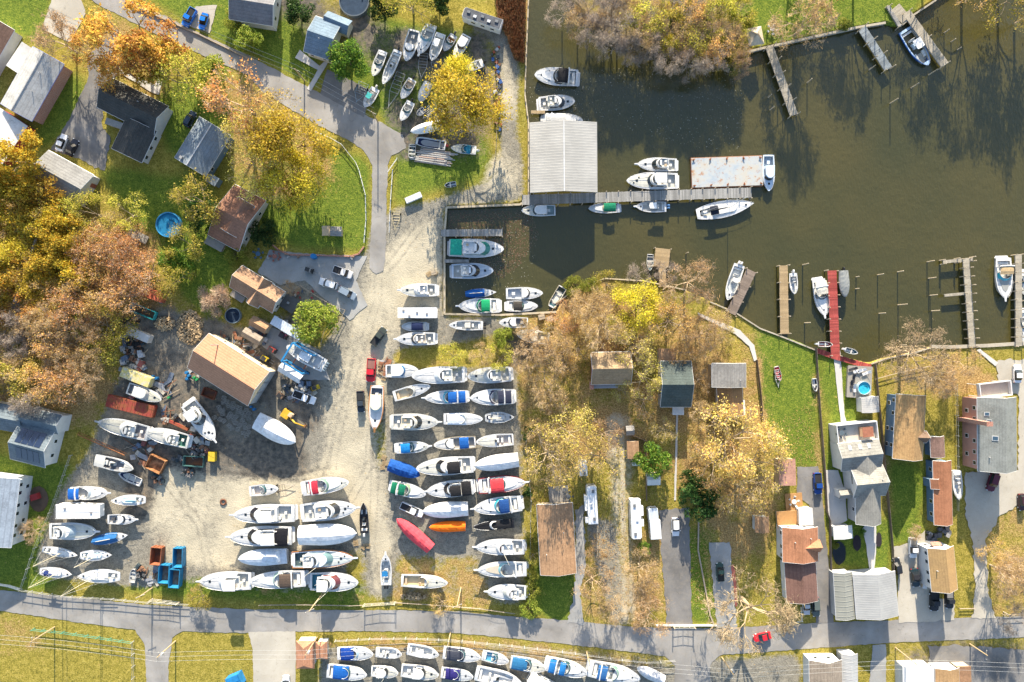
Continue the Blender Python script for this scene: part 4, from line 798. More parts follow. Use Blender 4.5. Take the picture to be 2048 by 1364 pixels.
        w_ = W(.3)*.96; hb2 = MB(); h = 2.0; ou = [(X(.02), -w_), (X(.98), -w_*.9), (X(.98), w_*.9), (X(.02), w_)]; hb2.prism(ou, [(x*.99, y*.97) for x, y in ou], ZS(.1), ZS(.1)+h); c = hb2.build('cabin', gel(dc), root)
        wb = MB(); [wb.box(X(t), sg*w_*.965, ZS(.1)+1.2, .9, .08, .6) for t in (.18, .34, .5, .66, .82) for sg in (1, -1)]; wb.build('window_band', glass(), c)
        mb = MB(); ou2 = [(X(0), -w_*1.04), (X(1), -w_), (X(1), w_), (X(0), w_*1.04)]; mb.prism(ou2, ou2, ZS(.1)+h, ZS(.1)+h+.12); mb.build('cabin_roof', gel(o.get('roofc', dc)), root)
        for t, y in o.get('vents', ((.25, .1), (.5, 0), (.7, .3), (.85, -.2))):
            mb = MB(); mb.box(X(t), y*B, ZS(.1)+h+.2, .5, .4, .2); mb.build('roof_vent', paint('vent', (.22, .22, .23)), root)
        if o.get('rail'):
            mb = MB(); pts = [(X(.02), -w_, 0), (X(.98), -w_*.95, 0), (X(.98), w_*.95, 0), (X(.02), w_, 0), (X(.02), -w_, 0)]; mb.path([(x, y, ZS(.1)+h+.75) for x, y, _ in pts], .03, 4); [mb.tube((x, y, ZS(.1)+h), (x, y, ZS(.1)+h+.75), .025, .025, 4) for x, y, _ in pts[:4]]; mb.build('roof_rail', CHROME, root)
    elif kind == 'skiff':
        for t in o.get('bench', (.15, .42, .68)):
            mb = MB(); mb.box(X(t), 0, floor+.32, .32, W(t)*1.8, .06); mb.build('bench', paint('bench', o.get('benchc', (.48, .47, .43)), .7), root)
        if o.get('ob', 1): outboards(1, o.get('obc'))
    return root
# ---- boats laid up in the top yard
TP = 'top'
boat('open',(746,152),(766,101),21,'old white bowrider with bare grey cockpit, outermost of the top yard fan',TP,ob=0,floor=(.25,.26,.25),bowrider=(.4,.42,.42),hull='o')
boat('cc',(766,168),(796,100),21,'long white center console with black outboard, second in the top yard fan',TP,hull='o',top=None,hc=(.3,.3,.3))
boat('cab',(812,122),(829,59),27,'white fishing boat with long open grey cockpit, third in the top yard fan',TP,floor=(.30,.31,.31),cock=(.05,.55),front=.74,ch=.6,boxc=(.4,.4,.4),hatches=0)
boat('exp',(837,110),(862,50),27,'white cruiser with pale blue windshield and dark hatches in the top yard fan',TP,wc=(.12,.25,.32),hatches=3,floor=(.45,.45,.43),pulpit=1)
boat('cc',(863,121),(882,66),23,'white center console with round white top in the top yard fan',TP,top=(.7,.7,.68),tt=(.3,.55),ob=0,floor=(.5,.5,.46))
boat('open',(888,102),(908,69),19,'small dark skiff with wooden floor between two white hulls of the top yard',TP,hull=(.06,.07,.08),deck=(.4,.42,.44),floor='teak',obc=(.03,.03,.03),hatches=0)
boat('cab',(909,116),(934,70),22,'white cabin boat with dark windscreen whose bow is under the yellow tree',TP,cock=(.05,.22),front=.62,ch=.8)
boat('open',(932,138),(966,124),18,'small white outboard half hidden behind the top of the yellow tree',TP,hatches=0)
boat('cc',(729,214),(751,176),21,'white center console with teal canopy nearest the street, front of the top yard',TP,top=(.06,.36,.34),tt=(.38,.62),ob=1,obc=(.5,.48,.44),floor=(.55,.52,.46))
boat('open',(803,197),(825,158),21,'cream bowrider with tan seats and outboard, middle of the top yard lawn',TP,tanseats=1,hull='c',floor=(.5,.44,.34),bowrider=(.55,.5,.4),hatches=0)
boat('wrap',(839,203),(857,165),20,'runabout under a faded grey cover beside the yellow tree',TP,cover=(.46,.46,.44),ridge=.7)
boat('open',(802,241),(822,203),20,'white runabout with small dark console, lowest of the top yard lawn',TP,floor=(.45,.43,.38),hatches=0)
boat('wrap',(821,263),(882,247),20,'long boat under a white peaked cover at the edge of the top yard',TP,ridge=.9,hull=(.1,.13,.2))
boat('skiff',(832,281),(891,291),19,'wide white work skiff with open grey floor beside the lumber pile',TP,square=1,floor=(.30,.31,.32),bench=(.2,),obc=(.35,.05,.05))
boat('open',(902,295),(952,300),19,'white dual console with blue cockpit cover below the yellow tree',TP,top=(.02,.16,.26),tr=(.22,.5),th=.25,obc=(.6,.6,.58),hatches=0)
boat('skiff',(823,316),(825,288),14,'small aluminium jon boat standing at the end of the lumber pile',TP,square=1,hull=(.35,.38,.36),floor=(.16,.2,.18),ob=0,zs=.7)
boat('skiff',(834,230),(848,217),13,'tiny white dinghy on a frame trailer below the yellow tree',TP,ob=0,bench=(.4,),floor=(.6,.6,.58),zs=.7,base=.5)
boat('skiff',(889,371),(912,367),11,'upturned looking white dinghy at the edge of the sandy turnaround',TP,ob=0,floor=(.45,.5,.52),bench=(.5,),zs=.6)
# ---- afloat
CK = 'creek'
boat('exp',(1069,149),(1156,155),37,'white cruiser with black canopy moored at the creek wall, uppermost',CK,top=BLACK,tr=(.22,.46),cock=(.05,.5),hatches=3,wc=(.02,.025,.03),floor=(.30,.36,.4))
boat('fly',(1150,202),(1078,207),31,'white flybridge boat moored stern to the wall above the metal roofed shed',CK,front=.74,bfloor=(.62,.6,.5),wc=(.02,.03,.05))
boat('exp',(1166,241),(1086,239),28,'white boat under a pale grey awning, half below the metal shed roof',CK,top=(.48,.48,.47),tr=(.08,.56),hatches=2)
boat('fly',(1272,328),(1354,329),28,'white sportfisher with pulpit, upper of the pair at the pier',CK,pulpit=1,front=.66,wc=(.01,.015,.02))
boat('fly',(1253,361),(1356,361),35,'white trawler with railed foredeck and dark dinghy gear, lower of the pair at the pier',CK,front=.62,hard=1,hatches=2)
boat('cab',(1043,421),(1111,420),24,'white cabin cruiser with glassy aft cockpit at the foot of the pier',CK,cock=(.04,.34),front=.68,floor=(.32,.42,.42),wc=(.04,.06,.07))
boat('exp',(1177,417),(1239,415),21,'white boat with dark green canopy below the pier',CK,top=GREEN,tr=(.14,.52),wc=(.3,.28,.2))
boat('cc',(1270,413),(1333,413),23,'white center console with two blue outboards below the pier',CK,top=(.72,.72,.7),tt=(.36,.58),ob=2,obc=(.10,.22,.42),pulpit=1)
boat('sail',(1508,406),(1394,428),34,'large white sailing yacht with black sail cover at the pier end',CK,sailc=(.02,.025,.03),dodger=(.02,.025,.04),mast=13,spar=(.75,.75,.72))
boat('cab',(1538,382),(1538,309),25,'white workboat lying across the end of the rusty barge',CK,cock=(.04,.4),front=.72,floor=(.4,.45,.5),deck=(.55,.65,.76))
boat('skiff',(1300,541),(1301,508),14,'aluminium rowboat with three bench seats beside the tan dock',CK,ob=0,hull=(.5,.5,.48),floor=(.35,.34,.32))
boat('cc',(1455,600),(1480,529),25,'white center console with twin outboards beside the brown dock',CK,ob=2,obc=(.6,.6,.6),top=(.7,.7,.68),tt=(.4,.5),floor=(.52,.55,.55))
boat('cab',(1086,586),(1012,587),25,'white workboat with box cabin aft by the creek corner, upper of two',CK,cock=(.05,.5),front=.66,floor=(.5,.52,.55),cabc=(.66,.7,.76),ch=.7)
boat('exp',(1076,612),(1013,612),23,'white hardtop boat with one large dark sunroof by the creek corner, lower of two',CK,top=(.05,.045,.04),tr=(.22,.5),hatches=1,hc=(.4,.45,.5))
boat('skiff',(1102,614),(1126,574),18,'cream jon boat tied up at the overgrown creek bank',CK,square=1,hull='c',floor=(.6,.58,.52),bench=(.3,.7))
boat('fly',(1008,498),(898,495),38,'biggest white motor yacht in the basin, with green aft cover',CK,front=.78,bridge=(.27,.56),bfloor=(.66,.67,.67),cover=(.02,.28,.20),wc=(.02,.16,.13),hatches=1)
boat('fly',(987,541),(903,542),32,'white sedan cruiser in the basin with bluish decks',CK,deck='b',front=.7,hatches=1)
boat('sail',(993,584),(931,588),18,'slim sailboat under a royal blue boom tent in the basin',CK,tarp=BLUE,tarp1=.62,mast=0,zs=1.3)
boat('exp',(914,612),(999,611),31,'white cruiser with bright green canopy lowest in the basin',CK,top=(.01,.25,.10),tr=(.22,.44),wc=(.01,.12,.07),hatches=1,hc=(.02,.14,.10),pulpit=1)
boat('cc',(1857,130),(1811,58),34,'blue hulled open boat with white hardtop at the far pier',CK,hull=(.02,.10,.36),top=(.75,.75,.73),tt=(.34,.56),floor=(.34,.33,.28),ob=0,cock=(.06,.9),deck=(.42,.55,.7),zs=1.5)
boat('cc',(1589,588),(1587,546),17,'little white center console hanging in a lift by the tan pier',CK,base=-.3,ob=1,obc=(.6,.6,.6),floor=(.4,.42,.44))
boat('exp',(1650,634),(1638,558),29,'white express cruiser with beige canopies beside the red dock',CK,top=(.58,.54,.45),tr=(.06,.42),hatches=2,wc=(.05,.08,.1),pulpit=1)
boat('wrap',(1691,594),(1688,541),20,'grey and white covered boat on a lift beside the red dock',CK,cover=(.25,.26,.25),base=-.2,zs=1.2,ridge=.5,ob=1)
boat('exp',(2011,600),(2009,515),34,'white cruiser with tan canopy and teal windshield at the grey pier',CK,top=TAN,tr=(.2,.42),wc=(.02,.3,.36),hatches=0,trunk=(.3,.3,.28),pulpit=1)
boat('exp',(2053,592),(2053,542),28,'white boat cut by the photo edge beyond the grey pier, upper',CK,hatches=0)
boat('exp',(2051,690),(2051,620),26,'white boat cut by the photo edge beyond the grey pier, lower',CK,hatches=1)
# ---- lined up along the creek wall
Y = 'yard'
boat('fly',(797,580),(873,580),27,'plain white boat with pulpit on the gravel beside the basin wall',Y,bfloor=(.72,.72,.70),pulpit=1,front=.64,wc=(.5,.52,.54),wsc=(.5,.5,.5),hatches=1)
boat('house',(798,626),(875,626),22,'long white flat roofed houseboat on the gravel by the basin wall',Y,zs=1.0)
boat('exp',(803,653),(853,653),20,'small white cruiser with navy canopy below the flat roofed houseboat',Y,top=NAVY,tr=(.12,.58),hatches=1,arch=False)
boat('fly',(790,678),(870,677),27,'white flybridge boat with open sun pad deck below the navy canopied cruiser',Y,pulpit=1,front=.64,bfloor=(.5,.42,.34),hatches=1)
boat('cc',(898,650),(966,651),20,'white center console with three black outboards by the creek wall',Y,ob=3,top=(.5,.48,.43),tt=(.36,.52),hatches=1)
boat('cab',(998,645),(1056,645),22,'white workboat with dark engine deck beside the lime bush',Y,cock=(.04,.5),floor=(.16,.17,.18),boxc=(.25,.25,.25),ch=.6)
boat('cab',(1033,667),(1098,678),26,'cream cabin boat lying tilted beside the bare lot trees',Y,deck='c',cabc=GEL['c'],front=.66,hatches=1,floor=(.5,.45,.34))
# ---- centre block of rows, west to east
boat('cab',(837,741),(771,742),28,'white cabin boat with dark blue front windows, beside the red pickup',Y,cock=(.04,.26),front=.62,wc=(.02,.10,.22),ch=.8,hatches=0)
boat('fly',(823,752),(929,749),35,'large white sportfisher with open bridge, middle of the first row',Y,front=.6,bfloor=(.66,.64,.55),wc=(.5,.52,.54),hatches=0,bridge=(.24,.46))
boat('fly',(935,753),(1022,748),33,'white flybridge sportfisher at the east end of the first row',Y,front=.66,wc=(.35,.38,.4),bfloor=(.5,.5,.48),hatches=1)
boat('open',(861,772),(787,793),24,'cream runabout with beige cockpit, slanted beside the wooden trimmed boat',Y,tanseats=1,floor=(.62,.54,.38),ob=0,bowrider=None,deck='w',wc=(.3,.3,.28))
boat('exp',(846,796),(934,793),28,'white cruiser with two royal blue canopies in the second row',Y,top=BLUE,top2=BLUE,wc=(.05,.3,.4),tr=(.24,.44),tr2=(.03,.2),hatches=1,pulpit=1)
boat('exp',(937,796),(1028,793),33,'white cruiser with a big navy canopy at the east end of the second row',Y,top=(.03,.035,.06),tr=(.06,.36),wc=(.015,.02,.06),hatches=2,pulpit=1)
boat('cab',(749,862),(754,772),30,'white lobster yacht with varnished wooden stern standing in the sandy lane',Y,rimc=(.42,.17,.05),cock=(.05,.28),floor=(.10,.13,.18),front=.60,cabc=(.72,.65,.5),roofc=(.72,.66,.5),wc=(.3,.4,.46),hatches=3,woodpulpit=1,pulpit=1)
boat('fly',(881,844),(782,844),34,'cream sportfisher with tan bridge in the third row',Y,deck='o',bfloor=(.66,.58,.42),front=.68,wc=(.02,.02,.02),pulpit=1,hatches=1,hull='o')
boat('open',(966,838),(887,838),25,'white runabout with covered white cockpit, middle of the third row',Y,floor=(.66,.68,.70),top=(.68,.70,.72),tr=(.1,.58),th=.35,ob=0,hatches=0)
boat('sail',(1029,834),(970,836),23,'small grey sailboat hull without a mast at the end of the third row',Y,deck='g',hull='g',mast=0,zs=1.5)
boat('exp',(861,892),(792,897),24,'white cruiser with azure canopy and blue hatches in the fourth row',Y,top=(.01,.16,.42),tr=(.16,.44),hatches=3,hc=(.02,.07,.25),pulpit=1)
boat('cab',(867,890),(951,884),26,'white fishing boat with crumpled blue tarp in the cockpit, fourth row',Y,cock=(.03,.6),front=.74,ch=.5,floor=(.35,.34,.32),top=BLUE,tr=(.16,.38),rimc=(.36,.3,.2),hatches=0)
boat('cc',(952,884),(1027,879),26,'white boat with striped cockpit seats at the end of the fourth row',Y,cock=(.04,.45),ob=0,top=None,floor=(.55,.5,.46),hatches=0)
boat('wrap',(840,951),(777,930),27,'boat shrouded in a royal blue tarp beside the sandy lane',Y,cover=(.012,.07,.27),ridge=1.0,tarpc=1,rough=.12)
boat('fly',(832,937),(946,929),37,'big white flybridge cruiser with black bridge canopy, fifth row',Y,top=BLACK,wc=(.01,.01,.012),front=.68,bridge=(.2,.46),tshift=.02,hatches=1)
boat('wrap',(948,932),(1037,920),31,'boat in clean white shrink wrap at the end of the fifth row',Y,ridge=1.5)
boat('exp',(852,989),(781,973),28,'white cruiser with two dark green canopies beside the sandy lane',Y,top=GREEN,top2=GREEN,tr=(.24,.42),tr2=(.03,.17),wc=(.2,.25,.15),hatches=1)
boat('fly',(850,983),(946,974),34,'white cruiser with black aft canopies in the sixth row',Y,top=BLACK,cover=BLACK,wc=(.01,.01,.012),front=.66,hatches=1,pulpit=1)
boat('exp',(1055,964),(957,973),34,'white cruiser with bright red canopy and dark red rail, sixth row',Y,top=(.55,.05,.06),tr=(.26,.54),rimc=(.22,.03,.03),floor=(.6,.56,.5),hatches=1,pulpit=1)
boat('exp',(944,1018),(1043,1007),35,'white cruiser with deep blue canopy and teal windshield, seventh row',Y,top=(.015,.06,.2),tr=(.26,.46),wc=(.02,.25,.3),hatches=3,pulpit=1)
boat('wrap',(845,1023),(936,1018),31,'boat in white shrink wrap between the white pickup and the blue canopied cruiser',Y,ridge=1.4)
boat('wrap',(793,1038),(861,1098),26,'boat under a bright pinkish red tarp lying askew at the lane',Y,cover=(.62,.07,.09),ridge=1.0,tarpc=1,rough=.08)
boat('wrap',(858,1055),(931,1053),21,'boat under a vivid orange tarp with a pointed bow',Y,cover=(.85,.16,.012),ridge=.7,tarpc=1,rough=.03)
boat('open',(946,1054),(1028,1047),20,'black hulled boat with a flat black cover on the trailer row',Y,hull=BLACK,deck=BLACK,floor=(.03,.03,.03),top=(.02,.02,.022),tr=(.04,.5),th=.2,ob=0,wc=(.5,.5,.5),hatches=0)
boat('fly',(948,1094),(1049,1095),33,'white flybridge boat with a plain foredeck above the last two of its column',Y,front=.62,wc=(.45,.46,.47),bfloor=(.7,.69,.66),pulpit=1,hatches=1,outrig=1)
boat('exp',(951,1140),(1053,1139),32,'white cruiser with beige foredeck pad and glassy cockpit near the road',Y,trunk=(.5,.44,.34),wc=(.15,.32,.36),hatches=0,pulpit=1,floor=(.5,.5,.48))
boat('fly',(971,1183),(1052,1186),32,'white convertible fishing boat lowest in its column by the road',Y,front=.62,bridge=(.2,.44),wc=(.35,.37,.36),bfloor=(.66,.65,.6),pulpit=1,hatches=1)
boat('cc',(771,1106),(772,1171),23,'white center console with blue seat and outboards in the gateway lane',Y,top=(.02,.16,.36),tt=(.34,.5),ob=2,pulpit=1,floor=(.4,.44,.46),hatches=1)
boat('cc',(727,1006),(728,1067),18,'black hulled tender with white console in the sandy lane',Y,hull=BLACK,deck=BLACK,floor=(.03,.03,.035),ob=1,obc=(.65,.65,.65),hatches=0)
boat('open',(896,1166),(802,1162),27,'white speedboat with long foredeck and tan cockpit near the gate',Y,tanseats=1,floor=(.62,.5,.3),cock=(.05,.5),bowrider=None,ob=0,wc=(.55,.45,.3))
# ---- west block
boat('exp',(698,964),(604,978),33,'white express cruiser with red canopy at the top of the west block',Y,top=(.42,.03,.05),tr=(.18,.36),wc=(.12,.2,.15),hatches=2)
boat('open',(557,977),(498,983),23,'white open boat with red trimmed seats on a long trailer',Y,floor=(.6,.55,.5),ob=0,hatches=1)
boat('fly',(717,1015),(602,1027),40,'white flybridge yacht with dark windshield, upper east of the west block',Y,front=.74,bridge=(.3,.58),wc=(.03,.03,.03),hatches=2,pulpit=1)
boat('fly',(462,1030),(588,1027),39,'white motor yacht with wide dark windshield, upper west of the west block',Y,front=.76,bridge=(.3,.58),wc=(.015,.015,.02),pulpit=1,hard=1,hatches=1)
boat('fly',(454,1074),(582,1072),41,'white motor yacht with black swept windows in the second west row',Y,front=.74,bridge=(.2,.48),wc=(.012,.012,.014),hard=1,cover=(.012,.012,.016),pulpit=1,hatches=1)
boat('wrap',(713,1067),(597,1072),42,'largest boat in white shrink wrap, second west row',Y,ridge=1.7)
boat('wrap',(476,1118),(573,1113),33,'boat in bluish grey wrap, third west row',Y,cover=(.55,.60,.66),ridge=1.3,step=.16)
boat('fly',(712,1116),(583,1121),37,'white sportfisher with orange brown wooden stern, third west row',Y,rimc=(.38,.15,.04),floor=(.08,.12,.13),front=.7,bridge=(.22,.44),wc=(.12,.2,.2),deck=(.62,.67,.72),hatches=2,outrig=1,pulpit=1)
boat('fly',(395,1163),(501,1163),39,'white convertible with pulpit, first of the west row by the road',Y,front=.66,bridge=(.2,.5),wc=(.5,.52,.54),pulpit=1,hatches=1,hard=1)
boat('exp',(498,1163),(610,1158),36,'white cruiser with brown canopy, second of the west row by the road',Y,top=(.09,.065,.05),tr=(.2,.44),wc=(.25,.34,.3),hatches=1)
boat('fly',(717,1165),(619,1164),39,'white sportfisher with maroon windshield and teal cockpit, third of the west row by the road',Y,wc=(.12,.03,.03),floor=(.05,.22,.3),front=.66,bridge=(.2,.46),hard=1,outrig=1,hatches=1)
# ---- old boats around the orange roofed workshop
boat('fly',(431,883),(374,805),37,'big white motor yacht with tall pale bridge beside the rusty junk',Y,front=.6,hard=1,bridge=(.2,.46),wc=(.012,.014,.02),hatches=2,pulpit=1,bfloor=(.7,.68,.6))
boat('fly',(193,843),(295,868),34,'worn white sportfisher with littered cockpit and pulpit beside the weeds',Y,deck='g',front=.6,bridge=(.24,.44),wc=(.45,.45,.44),floor=(.3,.28,.28),pulpit=1,hatches=0)
boat('fly',(291,863),(376,884),32,'worn white boat with green cockpit junk, behind the littered sportfisher',Y,deck='o',front=.62,bridge=(.2,.42),wc=(.5,.48,.44),floor=(.06,.16,.13),hatches=0)
boat('cc',(267,938),(188,920),26,'stripped white hull with dark gutted cockpit beside the rusty truck body',Y,floor=(.16,.16,.17),top=None,ob=0,deck='o',cock=(.25,.75),hatches=0)
boat('skiff',(237,947),(281,966),18,'small white skiff leaning by the rusty truck body',Y,ob=0,floor=(.5,.48,.44),bench=(.3,.6))
boat('cab',(323,800),(254,776),26,'derelict white cabin boat between yellow and red containers',Y,cock=(.04,.3),front=.64,floor=(.25,.26,.27),wc=(.3,.3,.3),deck='o',hatches=1)
boat('wrap',(591,885),(511,841),39,'large boat in brilliant white wrap beside the excavator',Y,ridge=1.9,step=.2)
boat('cc',(573,692),(648,732),31,'white center console with four outboards hanging in the blue travel lift',Y,ob=4,obc=(.15,.2,.24),top=(.66,.68,.70),tt=(.34,.60),base=1.2,floor=(.52,.54,.55),hatches=0)
# ---- sailboats and cruisers on the far west side
boat('exp',(219,986),(139,987),28,'white cruiser with cobalt blue aft canopy at the west fence',Y,top=(.012,.10,.38),tr=(.02,.3),wc=(.3,.36,.4),hatches=3,hc=(.1,.12,.14),pulpit=1)
boat('sail',(222,1001),(290,1000),22,'white sailboat with teal trim next to the square white houseboat',Y,mast=0,sailc=(.03,.12,.2),trunk=(.55,.7,.72))
boat('house',(209,1019),(122,1019),29,'wide white houseboat with bare roof below the cobalt canopied cruiser',Y,vents=((.2,.2),(.8,-.1)),rail=1)
boat('cab',(274,1039),(214,1039),21,'small white cabin boat with engine showing and pulpit, on the bare gravel',Y,cock=(.06,.48),front=.66,ch=.5,floor=(.4,.4,.4),pulpit=1,boxc=(.08,.08,.08))
boat('fly',(197,1063),(97,1063),35,'white motor yacht with blue streaked foredeck beside the blue tarped sailboat',Y,front=.6,bridge=(.18,.38),wc=(.3,.36,.4),hatches=1,pulpit=1)
boat('sail',(256,1070),(186,1083),22,'sailboat under a torn blue tarp',Y,tarp=(.02,.10,.26),tarp1=.72,mast=0)
boat('sail',(155,1111),(83,1099),18,'narrow white sailboat, mast leaning out over the grass, by the fence corner',Y,mast=10)
boat('sail',(224,1110),(159,1112),22,'white sailboat with light blue cockpit below the blue tarped one',Y,mast=9,floor=(.05,.3,.42),trunk=(.55,.66,.72))
boat('sail',(144,1149),(78,1143),21,'white sailboat with navy sail cover nearest the road fence',Y,mast=10,sailc=(.015,.03,.12),dodger=(.015,.03,.12))
boat('sail',(155,1152),(239,1153),28,'largest white sailboat in the west corner, cluttered deck',Y,mast=13)
boat('skiff',(267,1137),(263,1166),13,'little white rowing skiff beside the jumble of engines',Y,ob=0,floor=(.55,.55,.52))
# ---- lot below the lower road
RD = 'road'
boat('open',(747,1308),(674,1308),28,'white boat with royal blue cockpit cover beside the orange sheds, upper row',RD,top=(.01,.05,.26),tr=(.10,.46),th=.4,ob=0,wc=(.3,.42,.5))
boat('cc',(804,1309),(751,1305),22,'small white center console with black outboard, second of the upper row',RD,ob=1,top=None,floor=(.62,.61,.58),hatches=1)
boat('cc',(878,1310),(814,1299),25,'white fishing boat with black outboard, third of the upper row',RD,ob=1,top=(.72,.72,.7),floor=(.62,.62,.6))
boat('open',(962,1315),(886,1306),28,'white boat with charcoal cockpit cover, fourth of the upper row',RD,top=(.05,.055,.075),tr=(.10,.54),th=.4,ob=0)
boat('open',(1018,1323),(964,1311),23,'small white runabout with open blue cockpit, fifth of the upper row',RD,floor=(.1,.32,.48),ob=0,hatches=0,bowrider=None)
boat('open',(734,1350),(653,1343),30,'white boat with azure cockpit cover beside the orange sheds, lower row',RD,top=(.012,.10,.36),tr=(.16,.54),th=.4,ob=0)
boat('cab',(797,1346),(742,1343),24,'small white cabin boat with poles lying over it, lower row',RD,cock=(.05,.3),front=.64,floor=(.6,.6,.58),outrig=1,hatches=0)
boat('cab',(878,1350),(802,1342),28,'white cuddy boat with long pale cockpit, lower row',RD,cock=(.04,.4),front=.66,floor=(.6,.6,.58),hatches=2)
boat('open',(947,1354),(882,1346),24,'white boat with dark violet cockpit cover, lower row',RD,top=(.03,.025,.14),tr=(.14,.56),th=.4,ob=0)
boat('cc',(1045,1369),(951,1347),33,'wide white open boat at the bottom edge, lower row',RD,floor=(.64,.63,.6),ob=0,top=None,hatches=0)
boat('open',(1093,1337),(1021,1325),28,'white boat with steel blue cockpit cover, upper row middle',RD,top=(.03,.15,.30),tr=(.04,.46),th=.4,ob=0)
boat('exp',(1176,1347),(1094,1328),33,'white cruiser with bright blue canopies in the upper row east',RD,top=(.02,.16,.42),top2=(.02,.16,.42),tr=(.3,.44),tr2=(.05,.24),hatches=3)
boat('exp',(1281,1358),(1178,1338),37,'largest white cruiser of the upper row with half open blue canopy',RD,top=(.03,.12,.30),tr=(.16,.34),hatches=3,wc=(.15,.25,.2))
boat('wrap',(1274,1336),(1328,1362),22,'white boat under a wrinkled grey cover, end of the upper row',RD,cover=(.55,.56,.58),ridge=.8,rough=.1)
boat('cc',(1060,1385),(985,1362),30,'white open boat mostly beyond the bottom edge, lower row east',RD,ob=0,top=None,hatches=0)
# ---- on the waterfront lots
boat('cc',(1918,999),(1915,942),20,'white center console on a trailer beside the brown roofed long house','lot',ob=0,top=None,floor=(.62,.62,.6),hatches=0)
boat('skiff',(1632,783),(1629,757),11,'white dinghy leaning on the fence of the green lawn','lot',ob=0,zs=.6,floor=(.6,.6,.6),bench=(.5,))
boat('skiff',(1561,762),(1553,733),11,'red jet ski like skiff on the open lawn','lot',ob=0,zs=.7,hull=(.5,.5,.48),floor=(.5,.03,.04),benchc=(.4,.03,.04))
for a, b, l in (((1666,689),(1637,688),'grey inflatable dinghy hoisted at the red dock, above the planters'),((1716,706),(1691,699),'grey inflatable dinghy hoisted beside the deck with the pool')):
    boat('skiff',a,b,11,l,CK,hull=(.6,.6,.6),floor=(.5,.5,.5),base=.6,bench=(.5,),ob=1,zs=.6,obc=(.6,.6,.6))
